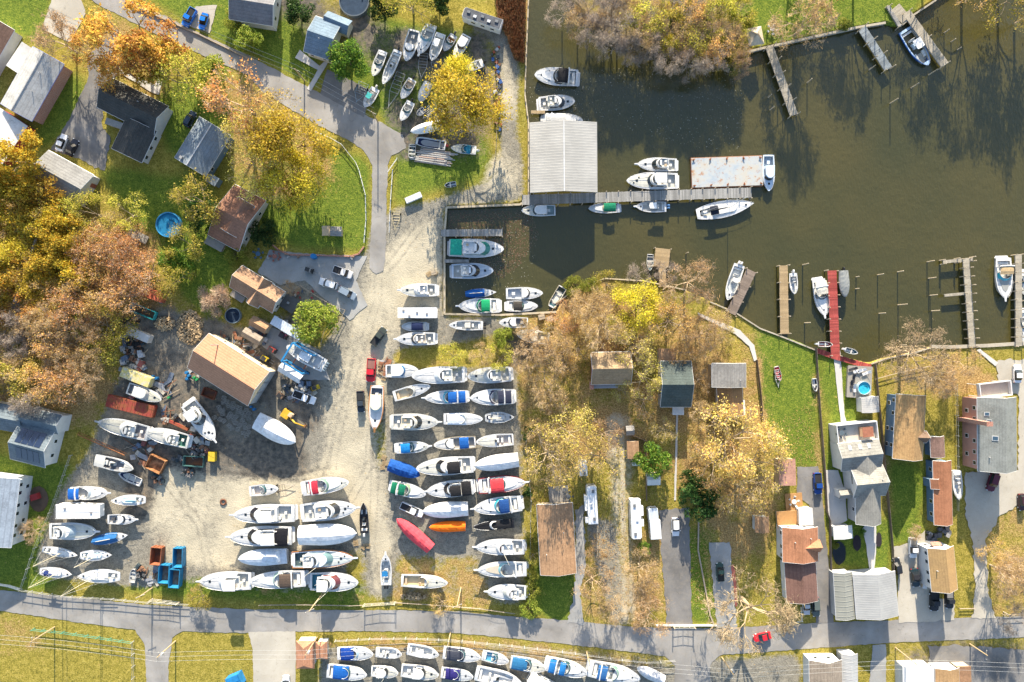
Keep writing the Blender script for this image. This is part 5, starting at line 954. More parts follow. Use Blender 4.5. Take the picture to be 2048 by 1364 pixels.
# ---------------------------------------------------------------- houses
class Bld:
    """one building: every volume, roof, window ... is a part of the same root"""
    def __init__(s, name, label, cat='house', group=None): s.name, s.label, s.cat, s.group, s.root = name, label, cat, group, None
    def frame(s, cs, he):
        w_ = [np.array(P(*c, he)[:2]) for c in cs]; ctr = sum(w_)/4; u = (w_[1]-w_[0])+(w_[2]-w_[3]); u /= np.linalg.norm(u); v = np.array((-u[1], u[0]))
        L = (np.linalg.norm(w_[1]-w_[0])+np.linalg.norm(w_[2]-w_[3]))/2; W = (np.linalg.norm(w_[3]-w_[0])+np.linalg.norm(w_[2]-w_[1]))/2
        if s.root is None:
            s.root = empty(s.name, (ctr[0], ctr[1], 0), math.atan2(u[1], u[0]), s.label, s.cat, s.group); s.o = ctr; s.a = math.atan2(u[1], u[0])
        c, n = math.cos(-s.a), math.sin(-s.a); d = ctr-s.o; lo = np.array((d[0]*c-d[1]*n, d[0]*n+d[1]*c)); lu = np.array((u[0]*c-u[1]*n, u[0]*n+u[1]*c)); lv = np.array((-lu[1], lu[0]))
        T = lambda x, y, z: (*(lo+lu*x+lv*y), z)
        s.T, s.L, s.W, s.la = T, L, W, math.atan2(lu[1], lu[0]); return T, L, W
    def gable(s, cs, he, hr, roof, wall, oh=.35, hip=0.0, z0=-.2, rn='roof', ridgecap=None, trim=None, walls=True):
        T, L, W = s.frame(cs, he); s.he, s.hr = he, hr; l, w_ = L/2, W/2; hl = hip*w_
        ev = [(-l, -w_), (l, -w_), (l, w_), (-l, w_)]; rd = [(-l+hl, 0), (l-hl, 0)]; th = .16; mb = MB()
        top = [T(x, y, he) for x, y in ev]+[T(x, y, hr) for x, y in rd]; bot = [T(x, y, he-th) for x, y in ev]+[T(x*.999, y, hr-th) for x, y in rd]
        mb.add(top+bot, [(0, 1, 5, 4), (2, 3, 4, 5), (7, 6, 10, 11), (9, 8, 11, 10), (0, 6, 7, 1), (2, 8, 9, 3)]+([(1, 2, 5), (3, 0, 4), (1, 7, 8, 2), (3, 9, 6, 0)] if hip else [(1, 7, 11, 5), (2, 5, 11, 8), (3, 9, 10, 4), (0, 4, 10, 6)]))
        s.roof = mb.build(rn, roof, s.root)
        if ridgecap: rb = MB(); rb.tube(T(-l+hl, 0, hr+.0), T(l-hl, 0, hr+.0), .14, .14, 5); rb.build('ridge_cap', ridgecap, s.roof)
        if trim: tb = MB(); [tb.tube(T(sx*l, sy*w_, he-.06), T(sx*l, 0, hr-.06), .07, .07, 4) for sx in (-1, 1) for sy in (-1, 1)] if not hip else None; [tb.tube(T(-l, sy*w_, he-.08), T(l, sy*w_, he-.08), .08, .08, 4) for sy in (-1, 1)]; tb.build('gutter', trim, s.roof)
        if walls:
            l2, w2 = l-oh, w_-oh; hw = he-th-.02+(hr-he)*oh/w_*.9; wb = MB(); hg = he-th-.03+(hr-he)
            if hip: wb.prism([T(*p, 0)[:2] for p in ((-l2, -w2), (l2, -w2), (l2, w2), (-l2, w2))], [T(*p, 0)[:2] for p in ((-l2, -w2), (l2, -w2), (l2, w2), (-l2, w2))], z0, he-th+.03)
            else:
                vs = [T(-l2, -w2, z0), T(l2, -w2, z0), T(l2, w2, z0), T(-l2, w2, z0), T(-l2, -w2, hw), T(l2, -w2, hw), T(l2, w2, hw), T(-l2, w2, hw), T(-l2, 0, hg), T(l2, 0, hg)]
                wb.add(vs, [(0, 1, 5, 4), (2, 3, 7, 6), (1, 2, 6, 9, 5), (3, 0, 4, 8, 7)])
            wb.build('wall', wall, s.root)
        s.oh = oh; return s
    def flat(s, cs, h, roof, wall, oh=.15, rn='roof', parapet=None, z0=-.2):
        T, L, W = s.frame(cs, h); l, w_ = L/2, W/2; s.he = s.hr = h; s.oh = oh; mb = MB(); q = lambda a, b: [T(*p, 0)[:2] for p in ((-a, -b), (a, -b), (a, b), (-a, b))]
        mb.prism(q(l, w_), q(l, w_), h-.15, h); s.roof = mb.build(rn, roof, s.root)
        if wall: wb = MB(); wb.prism(q(l-oh, w_-oh), q(l-oh, w_-oh), z0, h-.152); wb.build('wall', wall, s.root)
        if parapet:
            pb = MB(); [pb.box(*T(x, y, h+.5), sx, sy, .997, s.la) for x, y, sx, sy in ((0, w_-.1, L, .2), (0, -w_+.1, L, .2), (l-.1, 0, .2, W-.41), (-l+.1, 0, .2, W-.41))]; pb.build('parapet', parapet, s.root)
        return s
    def rz(s, y): return s.he+(s.hr-s.he)*(1-abs(y)/(s.W/2))
    def window(s, side, pos, z, w_=1.0, h=1.2, frame=(.75, .75, .74)):
        l, w2 = s.L/2-s.oh, s.W/2-s.oh; x, y, r = dict(e=(l, pos*s.W, 1), w=(-l, pos*s.W, 1), n=(pos*s.L, w2, 0), s=(pos*s.L, -w2, 0))[side]
        sx, sy = (.10, w_) if r else (w_, .10); f = MB(); f.box(*s.T(x, y, z), sx, sy, h, s.la); fr = f.build('window', paint('window_frame', frame), s.root)
        p = MB(); k = (.14, w_-.2) if r else (w_-.2, .14); p.box(*s.T(x, y, z), *k, h-.2, s.la); p.build('pane', glass('window_glass', (.02, .03, .04)), fr); return s
    def skylight(s, x, y, sx=.7, sy=1.0, c=(.30, .36, .38)):
        x *= s.L; y *= s.W; z = s.rz(y); sl = (s.hr-s.he)/(s.W/2)*(-1 if y > 0 else 1); f = MB()
        vs = [s.T(x+a*sx/2, y+b*sy/2, z+b*sy/2*sl+dz) for dz in (-.05, .14) for a, b in ((-1, -1), (1, -1), (1, 1), (-1, 1))]; f.add(vs, [(4, 5, 6, 7), (0, 1, 5, 4), (1, 2, 6, 5), (2, 3, 7, 6), (3, 0, 4, 7)]); k = f.build('skylight', paint('skylight_frame', (.6, .6, .6)), s.roof)
        g = MB(); g.add([s.T(x+a*sx*.4, y+b*sy*.42, z+b*sy*.42*sl+.155) for a, b in ((-1, -1), (1, -1), (1, 1), (-1, 1))], [(0, 1, 2, 3)]); g.build('skylight_glass', glass('skylight_glass', c), k); return s
    def chimney(s, x, y, sx=.9, sy=.9, up=1.2, m=None, z0=None):
        x *= s.L; y *= s.W; z = s.rz(min(abs(y), s.W/2)); mb = MB(); zb = z-.8 if z0 is None else z0; mb.box(*s.T(x, y, (zb+z+up)/2), sx, sy, z+up-zb, s.la); mb.box(*s.T(x, y, z+up+.06), sx+.14, sy+.14, .12, s.la); mb.build('chimney', m or brick(), s.root); return s
    def vent(s, x, y):
        x *= s.L; y *= s.W; z = s.rz(y); mb = MB(); mb.tube(s.T(x, y, z-.1), s.T(x, y, z+.55), .09, .09, 6); mb.build('vent_pipe', paint('vent_pipe', (.5, .5, .5)), s.roof); return s
    def door(s, side, pos, c=(.3, .1, .08), w_=1.0):
        l, w2 = s.L/2-s.oh, s.W/2-s.oh; x, y, r = dict(e=(l, pos*s.W, 1), w=(-l, pos*s.W, 1), n=(pos*s.L, w2, 0), s=(pos*s.L, -w2, 0))[side]
        mb = MB(); mb.box(*s.T(x, y, 1.05), .1 if r else w_, w_ if r else .1, 2.1, s.la); mb.build('door', paint('door_paint', c), s.root); return s
    def solar(s, y0, y1, x0, x1, n):
        for i in range(n):
            a, b = x0+(x1-x0)*i/n+.008, x0+(x1-x0)*(i+1)/n-.008; mb = MB(); vs = [s.T(x*s.L, y*s.W, s.rz(y*s.W)+.1) for x, y in ((a, y0), (b, y0), (b, y1), (a, y1))]; vs += [(p[0], p[1], p[2]-.07) for p in vs]; mb.add(vs, [(0, 1, 2, 3), (0, 4, 5, 1), (1, 5, 6, 2), (2, 6, 7, 3), (3, 7, 4, 0)]); mb.build('solar_panel', glass('solar_glass', (.012, .022, .05)), s.root)
        return s
GUT = paint('gutter_white', (.62, .62, .61)); VW = siding('white_siding', (.62, .62, .61)); CW = siding('cream_siding', (.62, .56, .44)); BW = siding('blue_siding', (.12, .20, .30)); GW = siding('grey_siding', (.40, .41, .42)); TW = siding('tan_siding', (.45, .37, .27)); RW = brick()
def windows(b, spec):
    for sd, ps, z in spec:
        for p_ in ps: b.window(sd, p_, z)
    return b
HC_ = 'houses and garages of the creek side street'
b = Bld('house', 'brown roofed house cut by the photo corner beside the long white roof'); b.gable([(28,62),(-24,152),(-84,112),(-32,22)], 3.4, 5.2, shingle('brown_shingle', (.22, .13, .09)), VW, trim=GUT)
b = Bld('house', 'long house with pale grey white roof and brick east wall'); b.gable([(66,90),(2,205),(62,245),(127,131)], 4.0, 5.6, shingle('white_shingle', (.36, .36, .35), streak=.15), RW, trim=paint('blue_trim', (.15, .2, .5)), ridgecap=paint('ridge_grey', (.4, .4, .4))).vent(.1, .2).vent(-.2, .15); b.flat([(42,84),(66,96),(38,150),(14,130)], 3.0, asphalt('flat_roof_white', (.6, .58, .55)), VW); b.flat([(-2,214),(52,250),(8,330),(-50,292)], 3.2, asphalt('flat_roof_white', (.6, .58, .55)), siding('red_siding', (.35, .05, .05)))
b = Bld('house', 'L shaped house with charcoal roof and white walls beside the black driveway'); b.gable([(222,155),(337,212),(308,272),(194,214)], 3.2, 5.4, shingle('charcoal_shingle', (.06, .06, .056), streak=.1), VW, trim=GUT).vent(.1, .2); b.gable([(252,234),(222,298),(284,324),(314,262)], 3.2, 5.0, shingle('charcoal_shingle', (.06, .06, .056), streak=.1), VW, trim=GUT); windows(b, [('n', (-.3, 0, .3), 1.8), ('s', (-.3, 0, .3), 1.8), ('e', (0,), 2)]); b.flat([(206,236),(248,248),(240,256),(216,246)], 2.4, planks('deck_wood', WOODG), TW)
b = Bld('garage', 'detached garage with charcoal roof and white gable at the driveway end', 'garage'); b.gable([(100,302),(191,352),(150,411),(59,361)], 3.4, 5.3, shingle('grey_shingle', (.20, .20, .195), streak=.1), VW, trim=GUT); windows(b, [('e', (-.2,), 2.0), ('w', (0,), 2.0)]); b.door('e', .2)
b = Bld('house', 'house with blue grey roof beside the dark parked car'); b.gable([(400,232),(350,312),(410,356),(460,272)], 3.4, 5.2, shingle('bluegrey_shingle', (.17, .205, .235), streak=.15), BW, trim=GUT, ridgecap=paint('ridge_white', (.6, .6, .6))).chimney(.42, -.25, .5, .5, .8, paint('metal_flue', (.3, .3, .3))).vent(0, -.2); windows(b, [('s', (-.3, 0, .3), 1.9), ('n', (-.3, .3), 1.9)]); b.flat([(420,346),(440,358),(428,372),(408,360)], 2.6, shingle('bluegrey_shingle', (.17, .205, .235)), BW)
b = Bld('house', 'brown shingled house with dormers on both slopes, below the yellow trees'); br_ = shingle('redbrown_shingle', (.25, .13, .085)); b.gable([(470,368),(534,403),(476,502),(415,470)], 3.0, 6.0, br_, siding('beige_siding', (.5, .45, .38)), trim=GUT); windows(b, [('e', (-.25, .25), 1.8), ('w', (0,), 1.8), ('s', (-.3, .3), 1.8)]); b.gable([(476,394),(440,456),(472,474),(510,412)], 4.3, 5.7, br_, siding('beige_siding', (.5, .45, .38)), trim=GUT, oh=.2); windows(b, [('e', (0,), 4.2), ('w', (0,), 4.2)]); b.flat([(415,471),(450,490),(442,504),(408,486)], 1.2, planks('deck_wood', WOODG), TW)
b = Bld('house', 'brown cross gabled house by the patio with picnic furniture'); tb_ = shingle('tanbrown_shingle', (.30, .185, .115)); b.gable([(486,532),(571,583),(545,627),(457,572)], 3.2, 5.4, tb_, VW, trim=GUT); windows(b, [('e', (-.2, .2), 1.8), ('n', (-.3, 0, .3), 1.8), ('s', (-.3, .3), 1.8)]); b.gable([(522,550),(492,603),(516,616),(546,566)], 3.2, 5.3, tb_, VW, trim=GUT); b.window('e', 0, 2.0); b.flat([(571,583),(602,604),(582,626),(556,610)], .9, planks('deck_dark', (.11, .11, .11)), TW, rn='deck'); b.chimney(0, 0, .4, .4, .6, paint('metal_flue', (.3, .3, .3))); b.flat([(466,580),(490,596),(484,606),(458,590)], 1.0, planks('deck_grey', WOODG), TW, rn='porch')
b = Bld('workshop', 'big workshop with orange lit shingle roof and grey metal gable', 'workshop'); b.gable([(419,666),(539,744),(496,811),(373,736)], 5.6, 8.2, shingle('orange_shingle', (.37, .19, .115), (.34, .175, .105), streak=.12), siding('buff_siding', (.6, .5, .34), .4), trim=GUT, oh=.25); windows(b, [('n', (-.3, 0, .3), 3.0)]); mb = MB(); p0 = P(433, 690, 7.0); p0 = (p0[0]-b.o[0], p0[1]-b.o[1]); c, n = math.cos(-b.a), math.sin(-b.a); q = (p0[0]*c-p0[1]*n, p0[0]*n+p0[1]*c); mb.tube((*q, 6.0), (*q, 10.2), .12, .1, 6); mb.build('flue', paint('metal_flue', (.3, .3, .3)), b.root)
for x in (-.3, 0, .3): mb = MB(); mb.box(*b.T(b.L/2-.22, x*b.W, 2.0), .12, 3.2, 3.8, b.la); mb.build('garage_door', ribbed('grey_door', (.33, .35, .37), 1, .5), b.root)
b = Bld('house', 'house with solar panels on both slopes and white gable wall'); bl_ = shingle('slate_shingle', (.13, .16, .18), streak=.15); b.gable([(36,846),(108,864),(91,936),(22,918)], 4.6, 6.8, bl_, VW, trim=GUT).solar(.06, .42, -.36, .36, 4).solar(-.40, -.08, -.30, .36, 4); windows(b, [('e', (-.2, .2), 2.6)]); b.gable([(55,815),(130,832),(112,868),(38,850)], 4.2, 6.0, bl_, VW, trim=GUT); b.gable([(-70,793),(58,818),(38,866),(-90,842)], 4.0, 5.4, bl_, VW)
b = Bld('house', 'two storey house with pale blue roof and long white windowed wall at the photo edge'); b.gable([(40,958),(22,1096),(-84,1082),(-66,944)], 5.0, 6.6, shingle('paleblue_shingle', (.24, .28, .33), streak=.1), VW, trim=GUT); windows(b, [('n', (-.4, -.28, -.1, .02, .2, .34), 3.9), ('n', (-.35, -.1, .15, .34), 1.5), ('s', (-.3, 0, .3), 3), ('e', (-.25, .1), 2)])
b = Bld('house', 'house with dull blue and brown roof beside the blue cars, at the top edge'); b.gable([(470,-32),(556,-18),(546,52),(457,38)], 3.6, 5.4, shingle('bluebrown_shingle', (.17, .17, .18)), VW, trim=GUT); windows(b, [('e', (-.2, .2), 1.9)])
b = Bld('house', 'small house with steel blue roof between the street and the black pool cover'); b.gable([(634,33),(684,49),(656,120),(604,101)], 3.4, 5.2, shingle('steelblue_shingle', (.15, .205, .26), streak=.12), CW, trim=GUT).vent(0, -.1); windows(b, [('s', (-.25, .25), 1.8), ('w', (-.2, .2), 1.8)]); b.gable([(652,20),(704,42),(694,70),(648,52)], 2.8, 4.0, shingle('steelblue_shingle', (.15, .205, .26), streak=.12), CW)
# waterfront row
b = Bld('cottage', 'long brown streaked roof house beside the boat rows, lowest of its lot'); b.gable([(1073,1008),(1081,1150),(1153,1147),(1145,1006)], 3.2, 4.6, shingle('tan_streaked', (.34, .205, .115), streak=.6), TW, trim=GUT).vent(-.1, .2).vent(.2, -.3); windows(b, [('w', (0,), 1.8), ('s', (-.3, .1, .3), 1.6)]); b.flat([(1097,974),(1136,970),(1138,1003),(1098,1006)], .7, planks('deck_grey', WOODG), TW, rn='deck')
b = Bld('cottage', 'cottage with tan north slope and black shaded south slope, smothered by a sparse yellow tree'); b.gable([(1181,705),(1261,703),(1262,768),(1183,769)], 3.6, 6.4, shingle('tanblack_shingle', (.30, .215, .13)), siding('red_siding2', (.3, .08, .06)), trim=GUT); b.flat([(1184,766),(1236,765),(1236,776),(1184,777)], 2.6, asphalt('flat_roof_grey', (.25, .25, .26)), TW); b.chimney(-.52, .05, .8, 1.6, .6); windows(b, [('n', (-.3, .3), 2), ('s', (-.3, 0, .3), 1.8)])
b = Bld('cottage', 'cottage with dark green roof and little white porch roof'); b.gable([(1321,722),(1381,722),(1384,814),(1320,814)], 4.0, 6.6, shingle('darkgreen_shingle', (.07, .088, .082), streak=.4), siding('grey_siding', (.40, .41, .42)), trim=GUT); windows(b, [('s', (-.3, .3), 2.0), ('w', (-.2, .2), 2)]); b.gable([(1317,697),(1317,724),(1352,724),(1352,697)], 3.0, 3.8, shingle('tan_streaked', (.34, .205, .115), streak=.6), GW); b.flat([(1345,812),(1368,812),(1368,830),(1345,830)], 2.6, asphalt('flat_roof_white', (.6, .58, .55)), None, rn='porch_roof')
for x in (-.42, .42): mb = MB(); mb.tube(b.T(x*b.L, b.W*.4, 0), b.T(x*b.L, b.W*.4, 2.45), .07); mb.build('porch_post', GUT, b.root)
for x in (-.42, .42): mb = MB(); mb.tube(b.T(x*b.L, -b.W*.4, 0), b.T(x*b.L, -b.W*.4, 2.45), .07); mb.build('porch_post', GUT, b.root)
b = Bld('house', 'house of two gables, grey roof above brown, beside the green lawn'); b.gable([(1424,727),(1424,775),(1492,774),(1492,726)], 4.6, 6.4, shingle('midgrey_shingle', (.23, .22, .205), streak=.1), TW, trim=GUT).vent(.2, .3); windows(b, [('e', (0,), 2), ('w', (-.2, .2), 2)]); b.gable([(1434,775),(1436,832),(1488,832),(1484,774)], 3.2, 4.8, shingle('umber_shingle', (.26, .155, .075), streak=.2), TW, trim=GUT)
b.flat([(1484,800),(1490,800),(1491,830),(1485,831)], 2.0, GUT, None, rn='awning')
b = Bld('house', 'house with tan streaked roof, blue walls and one dark dormer'); b.gable([(1787,790),(1790,920),(1840,917),(1857,789)], 4.6, 7.2, shingle('golden_shingle', (.38, .24, .11), (.31, .185, .085), streak=.6), BW, trim=GUT); windows(b, [('w', (-.25, .25), 2.2), ('s', (-.4, -.2, .05, .3), 3.2), ('s', (-.35, .05, .3), 1.2), ('e', (-.2, .2), 2)]); b.gable([(1816,862),(1856,862),(1850,886),(1818,884)], 4.6, 6.4, shingle('umber_dark', (.16, .11, .08)), BW, trim=GUT, oh=.2)
b = Bld('house', 'grey stepped house with white roof terrace and skylights behind the white path'); gs = shingle('pale_grey_shingle', (.225, .22, .20), streak=.08); b.gable([(1674,888),(1756,877),(1764,934),(1684,942)], 4.8, 6.3, gs, VW, trim=GUT, oh=.25).skylight(-.25, .32).skylight(0, .32).skylight(.22, .32); b.flat([(1668,850),(1748,841),(1756,879),(1674,888)], 3.6, asphalt('terrace_floor', (.52, .46, .38), .1), VW, rn='terrace', parapet=paint('white_parapet', (.62, .62, .61)))
b.gable([(1698,908),(1704,968),(1764,962),(1758,902)], 4.7, 6.2, gs, VW, oh=.2)
b.gable([(1700,936),(1762,930),(1775,990),(1708,996)], 4.8, 7.4, gs, VW, trim=GUT, oh=.25).vent(.3, .1); b.gable([(1712,958),(1710,1050),(1764,1046),(1758,956)], 4.6, 7.0, gs, GW, trim=GUT, oh=.3); windows(b, [('e', (-.2, .2), 3), ('s', (-.2, .2), 3)]); b.gable([(1675,980),(1700,978),(1704,996),(1680,998)], 3.2, 4.2, gs, VW, oh=.2)
b = Bld('house', 'large house with grey green roof, tall brick chimney and brick west wall'); gg = shingle('greygreen_shingle', (.22, .23, .215), streak=.15); b.gable([(1951,797),(1959,943),(2030,941),(2036,792)], 6.0, 9.2, gg, siding('pinkbrick', (.47, .27, .22), .3), trim=GUT).skylight(-.28, -.34, .9, .8, (.05, .09, .13)).skylight(-.18, -.3, .9, .8, (.05, .09, .13)).skylight(.04, -.2, 1.1, 1.0, (.05, .09, .13)).vent(.3, -.3).chimney(-.17, -.53, .9, 1.3, 4.6, z0=0); windows(b, [('s', (-.35, -.2, .1, .25, .4), 4.4), ('s', (-.3, .05, .3), 1.6), ('e', (-.2, .2), 3), ('w', (-.2, .2), 3)]); b.flat([(1955,768),(2014,760),(2022,790),(1954,797)], 4.6, asphalt('terrace_floor', (.52, .46, .38), .1), None, rn='terrace', parapet=paint('white_parapet', (.62, .62, .61)))
for x in (-.4, .4):
    for y in (-.4, .4): mb = MB(); mb.tube(b.T(x*b.L, y*b.W, 0), b.T(x*b.L, y*b.W, 4.5), .1); mb.build('terrace_post', GUT, b.root)
b = Bld('house', 'long low house with red brown roof beside the trailered boat'); b.gable([(1866,922),(1868,1050),(1906,1049),(1902,920)], 3.4, 4.8, shingle('brickred_shingle', (.32, .14, .075), streak=.15), BW, trim=GUT); windows(b, [('s', (-.35, -.1, .15, .35), 1.8), ('n', (-.3, .2), 1.8)]); b.gable([(1860,958),(1862,978),(1884,976),(1882,956)][::-1], 3.3, 4.4, shingle('brickred_shingle', (.32, .14, .075), streak=.15), BW, oh=.2, trim=GUT)
b = Bld('shed', 'dark brown streaked shed between the tan house and the red brown long house', 'shed'); b.gable([(1860,873),(1862,915),(1890,914),(1888,872)], 3.0, 4.2, shingle('plum_shingle', (.24, .15, .12), streak=.6), BW, trim=GUT)
b = Bld('house', 'house with straw coloured roof above the two black trucks'); b.gable([(1855,1096),(1863,1182),(1916,1180),(1907,1092)], 5.0, 7.0, shingle('straw_shingle', (.36, .23, .10), (.33, .21, .10), streak=.2), VW, trim=GUT).vent(0, -.3); windows(b, [('s', (-.35, -.15, .1, .3), 3.6), ('w', (-.2, .2), 3.4), ('w', (-.25, .15), 1.4)]); b.gable([(1861,1084),(1880,1083),(1882,1096),(1862,1097)], 2.8, 3.4, shingle('rosy_shingle', (.36, .2, .15)), VW); b.flat([(1847,1138),(1856,1137),(1858,1180),(1852,1176)], 1.2, planks('white_deck', (.6, .6, .6)), TW, rn='porch')
b = Bld('garage', 'narrow greenish metal roofed garage at the lower road', 'garage'); b.gable([(1666,1146),(1673,1239),(1709,1238),(1705,1143)], 3.4, 4.2, ribbed('greenmetal', (.25, .25, .215), 0, 1.2), GW, trim=GUT); b.door('e', 0, (.6, .6, .6), 3.0)
b = Bld('garage', 'wide garage with white ribbed metal roof at the lower road', 'garage'); b.gable([(1706,1148),(1713,1238),(1797,1232),(1790,1142)], 3.8, 5.4, ribbed('whitemetal', (.33, .33, .32), 0, .55), GW, trim=GUT); b.door('e', .2, (.6, .6, .6), 3.0).door('e', -.2, (.6, .6, .6), 3.0)
b = Bld('shed', 'lean to with white ribbed metal roof beside the pond', 'shed'); b.gable([(1666,1054),(1668,1080),(1706,1076),(1704,1049)], 2.8, 3.3, ribbed('whitemetal2', (.58, .58, .55), 0, .5), GW)
b = Bld('house', 'house with terracotta roof, wooden deck and dark brown rear roof'); rr = shingle('terracotta_shingle', (.36, .165, .09), streak=.08); b.gable([(1562,1058),(1568,1126),(1634,1121),(1638,1051)], 4.6, 6.4, rr, VW, trim=GUT).vent(-.2, .25).vent(-.1, -.2); windows(b, [('s', (-.3, .1, .35), 3), ('w', (-.25, .2), 3)]); b.gable([(1604,1080),(1640,1079),(1640,1104),(1604,1106)], 4.6, 6.2, rr, VW, oh=.2); b.gable([(1568,1126),(1577,1216),(1633,1192),(1632,1122)], 3.6, 5.0, shingle('cocoa_shingle', (.17, .095, .075), streak=.1), VW, trim=GUT); b.flat([(1553,1024),(1600,1020),(1602,1054),(1556,1058)], 1.2, planks('orange_deck', (.40, .22, .09)), TW, rn='deck'); b.flat([(1596,1018),(1624,1016),(1628,1050),(1600,1052)], 2.6, asphalt('flat_roof_white', (.6, .58, .55)), VW, rn='sunroom_roof'); b.flat([(1604,1192),(1632,1186),(1632,1198),(1606,1202)], 2.6, rr, None, rn='porch_roof')
b = Bld('shed', 'flat rosy brown roofed shed beside the blue pickup', 'shed'); b.flat([(1558,919),(1591,918),(1592,971),(1558,972)], 3.4, shingle('rosy_shingle', (.36, .2, .15), streak=.05), TW)
b = Bld('shed', 'small brown roofed shed among fallen leaves', 'shed'); b.gable([(1510,1033),(1510,1066),(1538,1064),(1538,1032)], 2.8, 3.8, shingle('tan_streaked', (.34, .205, .115), streak=.6), VW)
b = Bld('house', 'house with grey brown cross roof and bright white gable at the bottom edge'); b.gable([(1618,1320),(1620,1440),(1685,1440),(1684,1320)], 4.4, 6.2, shingle('greybrown_shingle', (.26, .215, .17)), VW, trim=GUT); windows(b, [('w', (-.2, .2), 2.4)])
b = Bld('garage', 'narrow grey metal roofed garage at the bottom edge', 'garage'); b.gable([(1682,1306),(1684,1420),(1716,1420),(1716,1308)], 3.2, 4.2, ribbed('greymetal', (.40, .40, .39), 0, .8), VW)
b = Bld('house', 'white roofed house at the bottom edge, its neighbours brown'); b.gable([(1805,1334),(1807,1440),(1870,1440),(1868,1332)], 4.0, 5.0, asphalt('flat_roof_bright', (.6, .6, .58), .08), VW)
b = Bld('house', 'house with ochre brown roof at the bottom edge beside the white roof'); b.gable([(1870,1337),(1872,1440),(1920,1440),(1919,1335)], 3.6, 4.8, shingle('ochre_shingle', (.36, .225, .11), streak=.1), VW, trim=GUT)
b = Bld('shed', 'narrow brown shed roof with open corner at the bottom edge', 'shed'); b.flat([(1914,1334),(1943,1332),(1944,1420),(1916,1420)], 2.8, shingle('cinnamon_shingle', (.28, .16, .09), streak=.2), TW)
b = Bld('shed', 'larger orange roofed shed with hipped ends beside the lot below the road', 'shed'); b.gable([(592,1282),(592,1338),(629,1337),(628,1281)], 3.0, 4.4, shingle('adobe_shingle', (.38, .19, .115), streak=.1), VW, hip=.6)
b = Bld('shed', 'smaller orange roofed shed with hipped ends beside the larger one', 'shed'); b.gable([(631,1284),(632,1319),(655,1318),(654,1283)], 2.8, 3.8, shingle('adobe_shingle', (.38, .19, .115), streak=.1), VW, hip=.6)
b = Bld('play_house', 'wooden play house with grey roof and tan platform on the lawn', 'play house'); b.flat([(644,452),(660,451),(660,471),(644,471)], 1.6, planks('tan_boards', (.5, .38, .24)), None, rn='platform'); b.gable([(661,452),(684,454),(683,472),(661,472)], 2.6, 3.0, shingle('midgrey_shingle', (.23, .22, .205), streak=.1), TW); [(lambda q: (q.tube(b.T(x*b.L*1.4, y*b.W*.4, -.1), b.T(x*b.L*1.4, y*b.W*.4, 1.5), .06), q.build('post', planks('tan_boards', (.5, .38, .24)), b.root)))(MB()) for x in (-1, -.6) for y in (-1, 1)]
b = Bld('gazebo', 'beige pyramid roofed gazebo on the north bank', 'gazebo'); b.gable([(1493,56),(1524,53),(1527,86),(1497,94)], 2.6, 4.2, cloth('canvas', (.50, .43, .32)), None, hip=.98, walls=False); [(lambda q: (q.tube(b.T(x*b.L*.45, y*b.W*.45, -.1), b.T(x*b.L*.45, y*b.W*.45, 2.5), .07), q.build('post', GUT, b.root)))(MB()) for x in (-1, 1) for y in (-1, 1)]
b = Bld('boat_shed', 'open boat shed with pale ribbed metal roof over the water', 'boat shed'); b.gable([(1059,245),(1060,386),(1195,384),(1194,244)], 4.6, 6.3, ribbed('shed_metal', (.34, .33, .305), 0, .62, rk=.22), None, walls=False, ridgecap=paint('ridge_white', (.6, .6, .6)))
for x in (-.48, -.24, 0, .24, .48):
    for y in (-.49, .49): mb = MB(); mb.tube(b.T(x*b.L, y*b.W, -2.6), b.T(x*b.L, y*b.W, 4.55), .15, .13, 7); mb.build('post', planks('old_timber', WOODG), b.root)
for y in (-.49, .49): mb = MB(); mb.box(*b.T(0, y*b.W, 4.3), b.L, .2, .3, b.la); mb.build('beam', planks('old_timber', WOODG), b.root)
SHEDS = [([(1254,884),(1255,917),(1279,917),(1277,881)], 2.8, 3.6, shingle('tan_streaked', (.34, .205, .115), streak=.6), TW, 'brown streaked shed under the green tree'), ([(1252,852),(1268,851),(1269,870),(1252,871)], 2.2, 2.8, shingle('midgrey_shingle', (.23, .22, .205), streak=.1), TW, 'little grey shed beside the gravel track'), ([(1294,948),(1320,947),(1321,970),(1294,971)], 2.6, 3.2, ribbed('whitemetal2', (.58, .58, .55), 0, .5), VW, 'pale metal shed half under the green tree'), ([(1265,920),(1280,920),(1280,932),(1265,932)], 2.2, 2.5, ribbed('whitemetal2', (.58, .58, .55), 0, .5), VW, 'tiny white shed beside the brown streaked one'),
         ([(1722,794),(1724,826),(1759,824),(1757,792)], 2.8, 3.8, ribbed('silvermetal', (.44, .43, .41), 0, .5), VW, 'grey slatted roof shed beside the small blue pool'), ([(508,632),(541,650),(528,668),(496,648)], 2.6, 3.5, shingle('tan_streaked', (.34, .205, .115), streak=.6), TW, 'brown roofed shed, upper of two beside the black pool'), ([(492,655),(527,674),(516,692),(481,671)], 2.6, 3.4, shingle('greybrown_shingle', (.26, .215, .17)), TW, 'grey brown shed, lower of two beside the black pool'), ([(1852,1083),(1868,1082),(1868,1094),(1852,1095)], 2.0, 2.4, shingle('plum_shingle', (.24, .15, .12), streak=.6), TW, 'lean dark shed above the straw roof')]
for cs, he, hr, rf, wl, lb in SHEDS[:7]: Bld('shed', lb, 'shed', 'garden sheds').gable(cs, he, hr, rf, wl, oh=.15)
